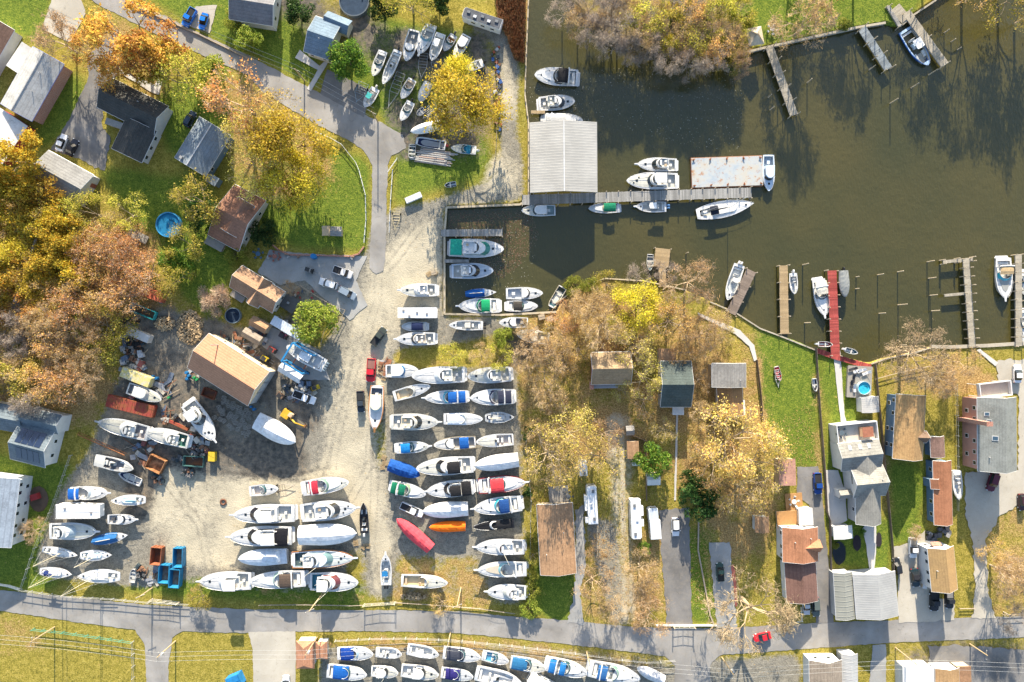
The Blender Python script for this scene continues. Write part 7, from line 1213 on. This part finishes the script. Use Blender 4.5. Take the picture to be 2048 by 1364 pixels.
def pole(bx, by, tx, ty, label, arm=0.0, trans=False):
    d = math.dist((bx, by), (1024, 682)); k = math.dist((tx, ty), (1024, 682))/d; h = max(5.0, min(12.5, HC*(1-1/k))); x, y, _ = P(bx, by); root = empty('utility_pole', (x, y, 0), 0, label, 'utility pole', 'utility poles along the streets'); m = MB(); m.tube((0, 0, -.3), (0, 0, h), .17, .11, 8); m.build('pole', bark('pole_wood', (.42, .32, .19)), root); c = MB(); ca, sa = math.cos(arm), math.sin(arm); c.tube((-ca*1.1, -sa*1.1, h-.5), (ca*1.1, sa*1.1, h-.5), .07, .07, 4); ar = c.build('crossarm', TIMB, root)
    for t in (-1, 0, 1): q = MB(); q.cyl(ca*t, sa*t, h-.44, h-.2, .05, .04, 6); q.build('insulator', paint('porcelain', (.6, .6, .6), .2), ar)
    if trans: q = MB(); q.cyl(.35, .1, h-2.1, h-1.1, .26, .26, 10); q.build('transformer', paint('transformer_grey', (.4, .42, .43)), root)
    TOPS.append((x, y, h-.2)); return TOPS[-1]
p1 = pole(109,1254,60,1285,'utility pole on the lower west lawn',1.4); p2 = pole(351,1282,314,1315,'utility pole at the corner of the narrow lane',1.4,True); p3 = pole(634,1275,609,1310,'utility pole over the larger orange roofed shed',1.4,True); p4 = pole(901,1265,896,1293,'utility pole on the verge above the charcoal covered boat',1.5); p5 = pole(1173,1303,1178,1328,'utility pole between the cruisers of the lower lot',1.5); p6 = pole(1444,1315,1461,1353,'utility pole at the side road corner',1.5,True); p7 = pole(1791,1295,1831,1333,'utility pole in front of the white roofed house',1.5)
q1 = pole(355,52,332,35,'utility pole at the verge by the blue cars',-.4); q2 = pole(609,162,584,142,'utility pole in front of the steel blue house',-.4); q3 = pole(756,244,741,224,'utility pole at the street fork',-.5); q4 = pole(304,1176,280,1196,'tilted pole beside the dumpsters',.4); q5 = pole(648,1183,616,1222,'pole at the roadside below the maroon windowed sportfisher',.4); q6 = pole(922,1175,918,1214,'pole on the verge below the speedboat',.4); q7 = pole(1940,1288,1972,1316,'pole by the blue shadowed corner lot',1.5)
def wire(a, b, off, label, sag=.5):
    m = MB(); N = 12; d = np.array(b)-np.array(a); n = np.array((-d[1], d[0], 0)); n /= np.linalg.norm(n); pts = [np.array(a)+d*i/N+n*off-np.array((0, 0, sag*4*(i/N)*(1-i/N))) for i in range(N+1)]; m.path([tuple(p) for p in pts], .022, 3); tag(m.build('power_line', paint('wire_alu', (.55, .55, .53), .4, .4)), label, 'power line', label)
pw = (p1[0]-60, p1[1]+4, p1[2]); pe = (p7[0]+45, p7[1]-2, p7[2])
for a, b in ((pw, p1), (p1, p2), (p2, p3), (p3, p4), (p4, p5), (p5, p6), (p6, p7), (p7, pe)):
    for off in (-1, 0, 1): wire(a, b, off, 'power line strung along the south side of the lower road')
qw = (q1[0]-50, q1[1]+25, q1[2])
for a, b in ((qw, q1), (q1, q2), (q2, q3)):
    for off in (-1, 0, 1): wire(a, b, off, 'power line strung along the upper street')
# ---------------------------------------------------------------- pools, garden and yard things
def pool(px, py, rpx, h, water_c, wall_c, label):
    x, y, _ = P(px, py, h); r = rpx*S; root = empty('round_pool', (x, y, 0), 0, label, 'pool', 'round garden pools'); m = MB(); n = 28; rg = [[(rr*math.cos(2*math.pi*i/n), rr*math.sin(2*math.pi*i/n), z) for i in range(n)] for rr, z in ((r, 0), (r, h), (r*.93, h), (r*.93, h-.5))]; m.loft(rg, close=True); m.build('pool_wall', paint('pool_wall', wall_c, .4, .4, .1), root); w_ = MB(); w_.add([(r*.94*math.cos(2*math.pi*i/n), r*.94*math.sin(2*math.pi*i/n), h-.3) for i in range(n)], [tuple(range(n))]); w_.build('cover', cloth('pool_cover', water_c, .8), root); l = MB(); l.path([(math.cos(.3*i)*r*.5*(1+.2*(i % 2)), math.sin(.3*i)*r*.4, h-.26) for i in range(6)], .08, 4); l.build('cover_folds', cloth('pool_cover', sc(water_c, .5), .8), root)
pool(336,449,25,1.2,(.015,.16,.32),(.04,.24,.46),'bright blue round pool with sagging cover beside dense shrubs'); pool(465,631,15.5,1.1,(.02,.035,.06),(.18,.24,.28),'dark covered round pool with a grey rim behind the cross gabled house'); pool(708,2,30,1.2,(.03,.05,.08),(.08,.1,.12),'large round pool with a black leafy cover at the top edge'); pool(1729,776,13,1.9,(.03,.38,.55),(.35,.5,.55),'small sky blue pool on the wooden deck')
def deckbox(name, cs, h, mat, label, cat): 
    b = Bld(name, label, cat); b.flat(cs, h, mat, TW, rn='deck_boards'); return b
deckbox('pool_deck', [(1693,729),(1742,735),(1745,795),(1697,796)], 1.0, planks('deck_grey', WOODG), 'grey wooden deck with loungers around the small sky blue pool', 'deck')
deckbox('hot_tub_deck', [(262,456),(298,474),(290,488),(254,470)], .6, planks('deck_grey', WOODG), 'small grey deck with a dark square tub at the wood edge', 'deck')
def table(px, py, z, c, label, group, rr=.6):
    x, y, _ = P(px, py, z); root = empty('patio_table', (x, y, z), 0, label, 'table', group); m = MB(); m.cyl(0, 0, .70, .75, rr, rr, 14); m.build('tabletop', paint('furniture', c), root); m = MB(); m.cyl(0, 0, 0, .7, .05, .05, 6); m.build('leg', paint('furniture', c), root)
    for i in range(5): ch = empty('patio_chair', (x+1.1*math.cos(1.256*i+px), y+1.1*math.sin(1.256*i+px), z), 1.256*i+px, 'garden chair at the '+label.split(' on ')[0].split(' by ')[0].split(' at ')[0], 'chair', 'garden chairs at the '+label); q = MB(); q.box(0, 0, .42, .45, .45, .06); q.build('seat', paint('furniture', c), ch); q = MB(); q.box(.22, 0, .68, .05, .45, .5); q.build('backrest', paint('furniture', c), ch); [(lambda w_: (w_.box(sx*.19, sy*.19, .2, .04, .04, .4), w_.build('leg', paint('furniture', c), ch)))(MB()) for sx in (1, -1) for sy in (1, -1)]
table(551,513,0,(.30,.11,.07),'round rust red patio table by the brick wall','patio tables'); table(1543,60,0,(.72,.73,.74),'round white garden table on the north bank','patio tables'); table(1681,865,3.6,(.10,.13,.15),'round dark table on the white roof terrace','patio tables'); table(1586,1002,0,(.66,.66,.64),'round white table on the brown patio','patio tables'); table(518,508,0,(.06,.13,.2),'dark blue patio table at the patio corner','patio tables'); table(1136,992,.7,(.1,.11,.12),'black table on the grey deck of the long brown house','patio tables')
deckbox('low_deck', [(1570,988),(1604,985),(1606,1020),(1572,1022)], .4, planks('orange_deck', (.40, .22, .09)), 'low brown patio deck beside the black driveway', 'deck')
# heaps
def logs(px, py, rx, ry, n, label):
    r = random.Random(px); m = MB(); x0, y0, _ = P(px, py)
    for _ in range(n):
        a = r.uniform(0, 6.28); d = math.sqrt(r.random()); x = d*math.cos(a)*rx*S; y = d*math.sin(a)*ry*S; z = .1+1.1*(1-d)*r.random(); t = r.uniform(0, 6.28); l = r.uniform(.2, .4); m.tube((x0+x-math.cos(t)*l, y0+y-math.sin(t)*l, z), (x0+x+math.cos(t)*l, y0+y+math.sin(t)*l, z+r.uniform(-.1, .15)), r.uniform(.09, .17), None, 6)
    o = m.build('log_heap', planks('split_logs', (.46, .34, .2), .75)); tag(o, label, 'firewood', kind='stuff')
logs(380,655,26,34,620,'heap of split firewood logs above the workshop'); logs(330,648,20,14,200,'grey rubble heap beside the teal barge hull'); logs(828,1192,26,7,120,'row of pale rocks and logs at the gate verge')
def lumber():
    r = random.Random(3); cx, cy, _ = P(868, 314); root = empty('lumber_pile', (cx, cy, 0), R(-8), 'pile of long grey and pink planks on the grass', 'lumber pile')
    for i in range(22): m = MB(); m.box(r.uniform(-1.2, 1.2), -1.7+3.4*i/21, .15+.1*(i % 3), r.uniform(6, 9.5), .22, .1, r.uniform(-.03, .03)); m.build('plank', planks('lumber_grey' if i % 4 else 'lumber_pink', (.46, .44, .41) if i % 4 else (.5, .36, .28)), root)
lumber()
def boom():
    x, y, _ = P(205, 888); root = empty('lattice_boom', (x, y, .2), R(-24), 'long rusty lattice boom lying in the weeds', 'boom'); m = MB(); L = 12.5
    for yy, z in ((-.35, 0), (.35, 0), (0, .6)): m.tube((-L/2, yy, z), (L/2, yy, z), .06, .06, 4)
    m.build('chords', rusty('boom_rust', (.40, .17, .07), .3), root); k = MB()
    for i in range(14): k.tube((-L/2+L*i/14, -.35, 0), (-L/2+L*(i+1)/14, .35, 0), .035, .035, 3); k.tube((-L/2+L*i/14, .35, 0), (-L/2+L*(i+.5)/14, 0, .6), .035, .035, 3)
    k.build('lattice', rusty('boom_rust', (.40, .17, .07), .3), root)
boom()
def travel_lift():
    H_ = 5.2; c = P(604, 718, H_); a = P(599, 686, H_); b = P(645, 714, H_); an = math.atan2(b[1]-a[1], b[0]-a[0]); L = 6.4; W = 5.0; root = empty('travel_lift', (P(603, 716, 2)[0], P(603, 716, 2)[1], 0), an, 'blue travel lift straddling a white center console', 'travel lift'); bl = paint('lift_blue', (.03, .20, .42), .4, .4, .25)
    for sg in (1, -1):
        m = MB(); m.box(0, sg*W/2, .9, L, .45, .5); m.build('side_beam', bl, root); m = MB(); m.box(0, sg*W/2, H_, L*.9, .35, .4); m.build('top_beam', bl, root)
        for x in (-1, 1):
            m = MB(); m.box(x*L*.43, sg*W/2, 2.9, .35, .35, 4.2); m.build('leg', bl, root); q = MB(); q.tube((x*L*.43, sg*W/2-.25, .5), (x*L*.43, sg*W/2+.25, .5), .5, .5, 12); q.build('wheel', paint('rubber', (.02, .02, .02), .9, .1), root)
    m = MB(); m.box(-L*.43, 0, H_+.25, .4, W, .35); m.build('cross_beam', bl, root)
    for x in (-.2, .25): m = MB(); m.box(x*L, 0, 1.15, .25, W*.9, .05); m.build('sling', cloth('sling', (.4, .12, .06)), root)
travel_lift()
def excavator():
    x, y, _ = P(578, 832, 1.5); root = empty('excavator', (x, y, 0), R(-33), 'yellow excavator with its arm stretched along the dirt', 'excavator'); yl = paint('machine_yellow', (.62, .36, .03), .5, .35, .35)
    for sg in (1, -1): m = MB(); m.box(-.4, sg*.85, .4, 3.0, .5, .75); m.build('track', paint('track', (.05, .045, .04), .9), root)
    m = MB(); m.box(-.9, 0, 1.3, 1.9, 2.0, 1.0); m.build('engine_house', yl, root); m = MB(); m.box(.3, .55, 1.75, 1.0, .85, 1.6); m.build('cab', rusty('cab_tan', (.55, .42, .28), .2), root); m = MB(); m.tube((.5, -.2, 1.5), (2.3, -.2, 3.0), .24, .2, 4); m.tube((2.3, -.2, 3.0), (4.2, -.2, 1.1), .18, .14, 4); m.build('boom', yl, root); m = MB(); m.prism([(4.0, -.6), (4.7, -.6), (4.7, .2), (4.0, .2)], [(4.1, -.6), (4.5, -.6), (4.5, .2), (4.1, .2)], .3, 1.0); m.build('bucket', rusty('bucket', (.25, .15, .08)), root)
excavator()
def forklift(px, py, an, c, label, name='forklift'):
    x, y, _ = P(px, py, 1); root = empty(name, (x, y, 0), R(an), label, name.replace('_', ' '), 'yard machines'); k = paint('machine_paint', c, .5, .35, .35); m = MB(); m.box(-.2, 0, .8, 1.8, 1.1, .8); m.build('body', k, root); m = MB(); m.box(-.2, 0, 2.0, 1.1, 1.0, .08); [m.box(-.2+sx*.5, sy*.45, 1.6, .06, .06, .8) for sx in (1, -1) for sy in (1, -1)]; m.build('guard', paint('black_steel', (.03, .03, .03)), root); m = MB(); m.box(.8, 0, 1.2, .12, .9, 2.2); m.build('mast', paint('black_steel', (.03, .03, .03)), root); m = MB(); [m.box(1.4, s*.3, .12, 1.1, .12, .06) for s in (1, -1)]; m.build('forks', paint('steel', (.3, .3, .3)), root); tyres(root, 2.0, 1.2, .3)
forklift(629,776,-160,(.6,.42,.03),'yellow forklift by the white crew cab pickup'); forklift(531,718,-30,(.6,.45,.03),'yellow loader beside the workshop north wall','loader'); forklift(524,668,-30,(.4,.03,.03),'red tractor beside the two sheds','tractor'); forklift(545,700,-30,(.35,.06,.05),'red and black tractor nearest the blue travel lift','tractor'); forklift(567,672,-30,(.12,.03,.08),'small magenta mower beside the carport','mower'); forklift(562,792,-40,(.2,.13,.09),'brown compressor beside the workshop gable','compressor'); forklift(618,540,-20,(.45,.45,.44),'white utility cart on the patio','cart')
# trailers
def trailer(p0, p1, wpx, label, c=(.36, .37, .38), rungs=6, z=.5):
    a = P(*p0, z); b = P(*p1, z); L = math.dist(a[:2], b[:2]); root = empty('boat_trailer', ((a[0]+b[0])/2, (a[1]+b[1])/2, 0), math.atan2(a[1]-b[1], a[0]-b[0]), label, 'trailer', 'boat trailers'); W = wpx*S; k = paint('trailer_steel', c, .4, .4, .3); m = MB(); [m.tube((-L/2, sg*W/2, z), (L*.05, sg*W/2, z), .06, .06, 4) for sg in (1, -1)]; [m.tube((L*.05, sg*W/2, z), (L*.45, 0, z), .06, .06, 4) for sg in (1, -1)]; m.tube((L*.4, 0, z), (L/2, 0, z), .06, .06, 4); fr = m.build('frame', k, root)
    for i in range(rungs): q = MB(); x = -L/2+L*.55*i/(rungs-1); q.tube((x, -W/2, z), (x, W/2, z), .045, .045, 4); q.build('crossbar', k, fr)
    for sg in (1, -1): q = MB(); q.tube((-L*.28, sg*W/2, .32), (-L*.28, sg*(W/2+.22), .32), .32, .32, 12); q.build('wheel', paint('rubber', (.02, .02, .02), .9, .1), root)
block('white_tarp_load','white tarp covered flat load leaning by the gravel bank','trailer load',[(808,396),(839,384),(845,392),(814,407)],1.0,cloth('white_fabric',(.62,.63,.64)),ribs=False)
trailer((776,216),(802,146),18,'long empty galvanised trailer on the top yard lawn'); trailer((712,205),(728,166),20,'empty blue grey rack trailer beside the teal topped boat',(.25,.33,.4)); trailer((842,158),(848,106),17,'trailer tongue showing below the fan of boats',(.4,.4,.4)); trailer((864,135),(872,116),12,'short trailer under the round topped boat'); trailer((846,237),(862,215),14,'white frame trailer carrying the tiny dinghy',(.62,.6,.55)); trailer((590,971),(545,979),12,'dark trailer under the boat with red seats',(.1,.08,.07)); trailer((904,270),(928,262),10,'small trailer with bent drawbar below the yellow tree',(.3,.3,.3)); trailer((790,460),(794,418),14,'empty timber cradle trailer at the end of the street',(.45,.38,.22),5); trailer((942,1054),(1028,1047),16,'trailer under the black hulled boat',(.08,.08,.08)); trailer((1918,1000),(1915,950),12,'trailer under the lone boat of the long low house'); trailer((1557,775),(1553,740),8,'little trailer under the red jet ski',(.5,.5,.5))
def sc_item(name, kind, px, py, c, label, group, an=0.0, s=1.0):
    x, y, _ = P(px, py); m = MB(); k = paint('scrap_'+kind, c, .6, .3, .35)
    if kind == 'barrel': m.cyl(0, 0, 0, .9*s, .32*s, None, 12); m.cyl(0, 0, .9*s, .93*s, .28*s, None, 12); m.cyl(0, 0, .3*s, .34*s, .34*s, None, 12)
    elif kind == 'tyre': rg = [[((.34+.14*math.cos(q))*math.cos(t)*s, (.34+.14*math.cos(q))*math.sin(t)*s, .14+.13*math.sin(q)) for q in (0, 1.57, 3.14, 4.71)] for t in [i*.4488 for i in range(15)]]; m.loft(rg, close=True)
    elif kind == 'pallet': [m.box(0, -.5+.2*i, .14, 1.2*s, .13, .03) for i in range(6)]; [m.box(xx*.5, 0, .06, .1, 1.1, .1) for xx in (-1, 0, 1)]
    elif kind == 'crate': m.box(0, 0, .35*s, 1.0*s, .8*s, .7*s); [m.box(sx*.47*s, 0, .73*s, .06, .8*s, .06) for sx in (1, -1)]; m.box(0, 0, .72*s, .8*s, .06, .05)
    elif kind == 'engine': m.box(0, 0, .4, .75*s, .5*s, .5*s); m.cyl(.1*s, 0, .6, .85, .14*s, None, 8); m.box(-.2*s, .12*s, .7*s, .2*s, .2*s, .2*s); m.tube((-.4*s, 0, .4), (.45*s, 0, .4), .08*s, None, 6)
    elif kind == 'pot': [m.box(sx*.4, 0, z, .09, .9, .09) for sx in (1, -1) for z in (.06, .6)]; [m.box(0, sy*.4, z+.01, .9, .09, .09) for sy in (1, -1) for z in (.06, .6)]; [m.box(sx*.4, sy*.4, .33, .08, .08, .5) for sx in (1, -1) for sy in (1, -1)]; m.cyl(.06, -.05, .04, .38, .16, None, 7); m.box(-.1, .1, .3, .3, .2, .3)
    o = m.build(name, k, None, False, (x, y, .02), an); tag(o, label, name.replace('_', ' '), group); return o
rr = random.Random(11)
first = None
for i in range(8):
    for j in range(5):
        px = 458+i*8.6-j*4.2+rr.uniform(-3.4, 3.4)-8+(j%2)*3; py = 795+i*5.4+j*9.5+rr.uniform(-2.6, 2.6)
        if first is None: first = sc_item('engine_core', 'pot', px, py, (.34, .32, .28), 'grey caged engine core in the rows beside the workshop', 'rows of engine cores', rr.uniform(0, 3))
        else: o = first.copy(); COL.objects.link(o); o.location = (*P(px, py)[:2], .02); o.rotation_euler.z = rr.uniform(0, 3)
def scat(kind, name, spots, cols, label, group, sz=(.8, 1.2)):
    for px, py in spots: sc_item(name, kind, px, py, cols[int(px*7+py) % len(cols)], label, group, rr.uniform(0, 3.1), rr.uniform(*sz))
def ring(cx, cy, rx, ry, n): return [(cx+rr.uniform(-rx, rx), cy+rr.uniform(-ry, ry)) for _ in range(n)]
scat('barrel','blue_barrel',[(376,745),(380,751),(377,757),(504,813),(510,818),(308,752),(316,756),(324,604)],[(.02,.16,.36)],'blue plastic barrel standing by the workshop yard','blue barrels')
scat('barrel','green_barrel',[(390,755),(395,759),(339,795)],[(.03,.30,.10)],'green plastic barrel standing by the workshop yard','green barrels')
scat('engine','scrap_engine',ring(400,890,14,22,16)+ring(358,915,10,8,7)+ring(380,944,14,8,9)+ring(283,1143,9,18,10)+ring(318,955,14,10,7),[(.10,.10,.10),(.22,.21,.2),(.05,.07,.08),(.24,.13,.08)],'scrap engine lying in the workshop yard jumble','scrap engines',(.8,1.6))
scat('crate','crate',ring(275,735,16,16,10)+ring(262,800,10,6,3)+ring(290,890,14,10,6)+ring(415,860,10,10,7),[(.5,.5,.5),(.15,.2,.28),(.55,.5,.42),(.3,.1,.08)],'cluttered crate among the junk between the wrecks','crates in the junk',(.6,1.3))
scat('tyre','old_tyre',ring(268,690,18,14,22)+ring(258,640,20,6,12),[(.03,.03,.03)],'old tyre in the heap beside the van body','old tyres',(.9,1.3))
scat('crate','yard_crate',[(995+rr.uniform(-6,6)*(1 if y>130 else 2),y) for y in range(95,262,5)],[(.42,.10,.05),(.03,.10,.3),(.5,.5,.48),(.3,.16,.08),(.08,.09,.1)],'coloured crate in the long row edging the sandy turnaround','crates edging the turnaround',(.5,1.0))
scat('pallet','pallet',[(762,728),(766,738),(770,748),(768,756),(763,745),(1205,700),(870,547),(858,548),(768,915),(770,926),(765,934),(735,1092),(728,1094),(712,1086)],[(.40,.29,.16)],'weathered wooden pallet left at the lane edge','pallets at the lane')
scat('crate','work_bench',[(868,546),(1072,662),(1083,634),(1100,638)],[(.42,.34,.24)],'tan wooden work box near the basin wall','work boxes',(1.2,1.8)); scat('engine','garden_clutter',ring(560,512,40,6,7)+ring(690,515,20,4,3)+ring(560,600,12,8,5)+ring(612,588,26,8,7),[(.3,.2,.14),(.1,.14,.2),(.45,.44,.42),(.35,.05,.05)],'piece of garden clutter around the patio','patio clutter',(.5,1.0))
scat('crate','deck_box',ring(1862,1070,10,8,6)+ring(1886,1062,10,10,8),[(.05,.05,.06),(.12,.12,.13),(.35,.34,.33)],'dark bin behind the straw roofed house','bins behind the straw roof',(.8,1.3))
sc_item('blue_heap','crate',475,1355,(.02,.2,.46),'blue tarped heap on the lower lawn','heaps',.4,3.4); sc_item('planter_tub','barrel',630,514,(.02,.18,.42),'blue round tub on the patio','tubs',0,2.0); sc_item('fire_ring','tyre',447,1004,(.16,.07,.04),'rusty ring on the bare gravel of the west block','rings',0,1.8); sc_item('picnic_box','crate',75,992,(.36,.04,.04),'red play mower thing in the fenced dirt bed','play things',.3,1.8)
for cx, cy, rx, ry, nm, lb, c in ((1678,1106,13,24,'pond','',(.008,.010,.012)),(1714,1086,8,16,'mulch_bed','',(.035,.03,.035)),(1757,1079,6,15,'mulch_bed','',(.035,.03,.035)),(78,998,20,26,'dirt_bed','',(.12,.085,.06))):
    t = paint(nm+'_surface', c, .15 if nm == 'pond' else .95, .5 if nm == 'pond' else .1); sheet(nm, [(cx+rx*math.cos(i*.524), cy+ry*math.sin(i*.524)) for i in range(12)], t, .1)

def lounger(px, py, z, an, c, label, group):
    x, y, _ = P(px, py, z); root = empty('sun_lounger', (x, y, z), an, label, 'lounger', group); k = paint('lounger_cloth', c, .8, .2); m = MB(); m.box(-.3, 0, .35, 1.3, .62, .08); m.build('seat', k, root); m = MB(); m.box(.65, 0, .55, .7, .62, .08, tz=.5); m.build('backrest', k, root); [(lambda w_: (w_.box(a*.7, b_*.25, .16, .05, .05, .32), w_.build('leg', CHROME, root)))(MB()) for a in (1, -1) for b_ in (1, -1)]
for i, (px, py, an) in enumerate(((1704,738,.3),(1713,742,.3),(1722,741,.4),(1731,746,.4),(1706,757,1.5),(1702,768,1.6),(1708,776,1.6))): lounger(px, py, 1.0, an, ((.66,.66,.66),(.05,.05,.055))[i in (0,4,5)], 'white sun lounger on the deck of the small sky blue pool' if i not in (0,4,5) else 'black sun lounger on the deck of the small sky blue pool', ('white' if i not in (0,4,5) else 'black')+' loungers on the pool deck')
x, y, _ = P(1728, 862, 3.6); db = empty('daybed', (x, y, 3.6), .1, 'covered brown daybed on the white roof terrace', 'daybed'); m = MB(); m.box(0, 0, .3, 2.6, 2.2, .5); m.build('base', paint('furniture', (.4, .25, .15)), db); m = MB(); m.box(0, 0, 1.9, 2.5, 2.3, .08); m.build('roof', cloth('canvas', (.32, .13, .08)), db); [(lambda w_: (w_.box(a*1.15, b_*1.05, 1.1, .08, .08, 1.6), w_.build('post', paint('furniture', (.4, .25, .15)), db)))(MB()) for a in (1, -1) for b_ in (1, -1)]

def more_junk():
    def item(kind, px, py, c, label, group, nm):
        x, y, _ = P(px, py); m = MB(); a = rr.uniform(0, 3.1)
        if kind == 'sheet': m.box(0, 0, .06, rr.uniform(1.2, 2.6), rr.uniform(.6, 1.3), .05); m.box(.1, 0, .11, .1, .5, .05)
        elif kind == 'timber': m.box(0, 0, .1, rr.uniform(2, 4.5), .16, .14)
        o = m.build(nm, paint('junk_'+kind, c, .7, .3, .4), None, False, (x, y, rr.uniform(.02, .3)), a); tag(o, label, nm.replace('_', ' '), group)
    zones = [(270,700,26,40),(400,880,24,30),(285,905,26,24),(350,830,24,14),(600,780,30,18),(470,690,30,22),(500,700,20,20),(330,770,16,18),(398,745,20,14),(770,735,8,18),(300,1150,14,16),(590,660,26,16)]
    for zx, zy, rx, ry in zones:
        for _ in range(7): item('sheet', zx+rr.uniform(-rx, rx), zy+rr.uniform(-ry, ry), rr.choice([(.45,.45,.44),(.3,.31,.33),(.12,.15,.2),(.3,.13,.07),(.5,.46,.38)]), 'loose sheet of scrap lying in the workshop yard', 'scrap sheets', 'scrap_sheet')
        for _ in range(6): item('timber', zx+rr.uniform(-rx, rx), zy+rr.uniform(-ry, ry), rr.choice([(.42,.33,.22),(.3,.26,.2),(.25,.11,.06)]), 'loose timber length lying in the workshop yard', 'loose timbers', 'loose_timber')
    scat('engine','scrap_engine',ring(275,700,22,30,12)+ring(480,690,26,14,9)+ring(575,770,22,20,9)+ring(340,840,20,10,6),[(.10,.10,.10),(.22,.21,.2),(.05,.07,.08),(.24,.13,.08),(.4,.38,.34)],'scrap engine lying in the workshop yard jumble','scrap engines',(.8,1.7))
    scat('crate','crate',ring(268,728,20,30,12)+ring(520,690,22,14,7)+ring(610,765,20,14,6)+ring(398,880,18,26,8),[(.5,.5,.5),(.15,.2,.28),(.55,.5,.42),(.3,.1,.08)],'cluttered crate among the junk of the workshop yard','crates in the workshop yard',(.6,1.5))
more_junk()
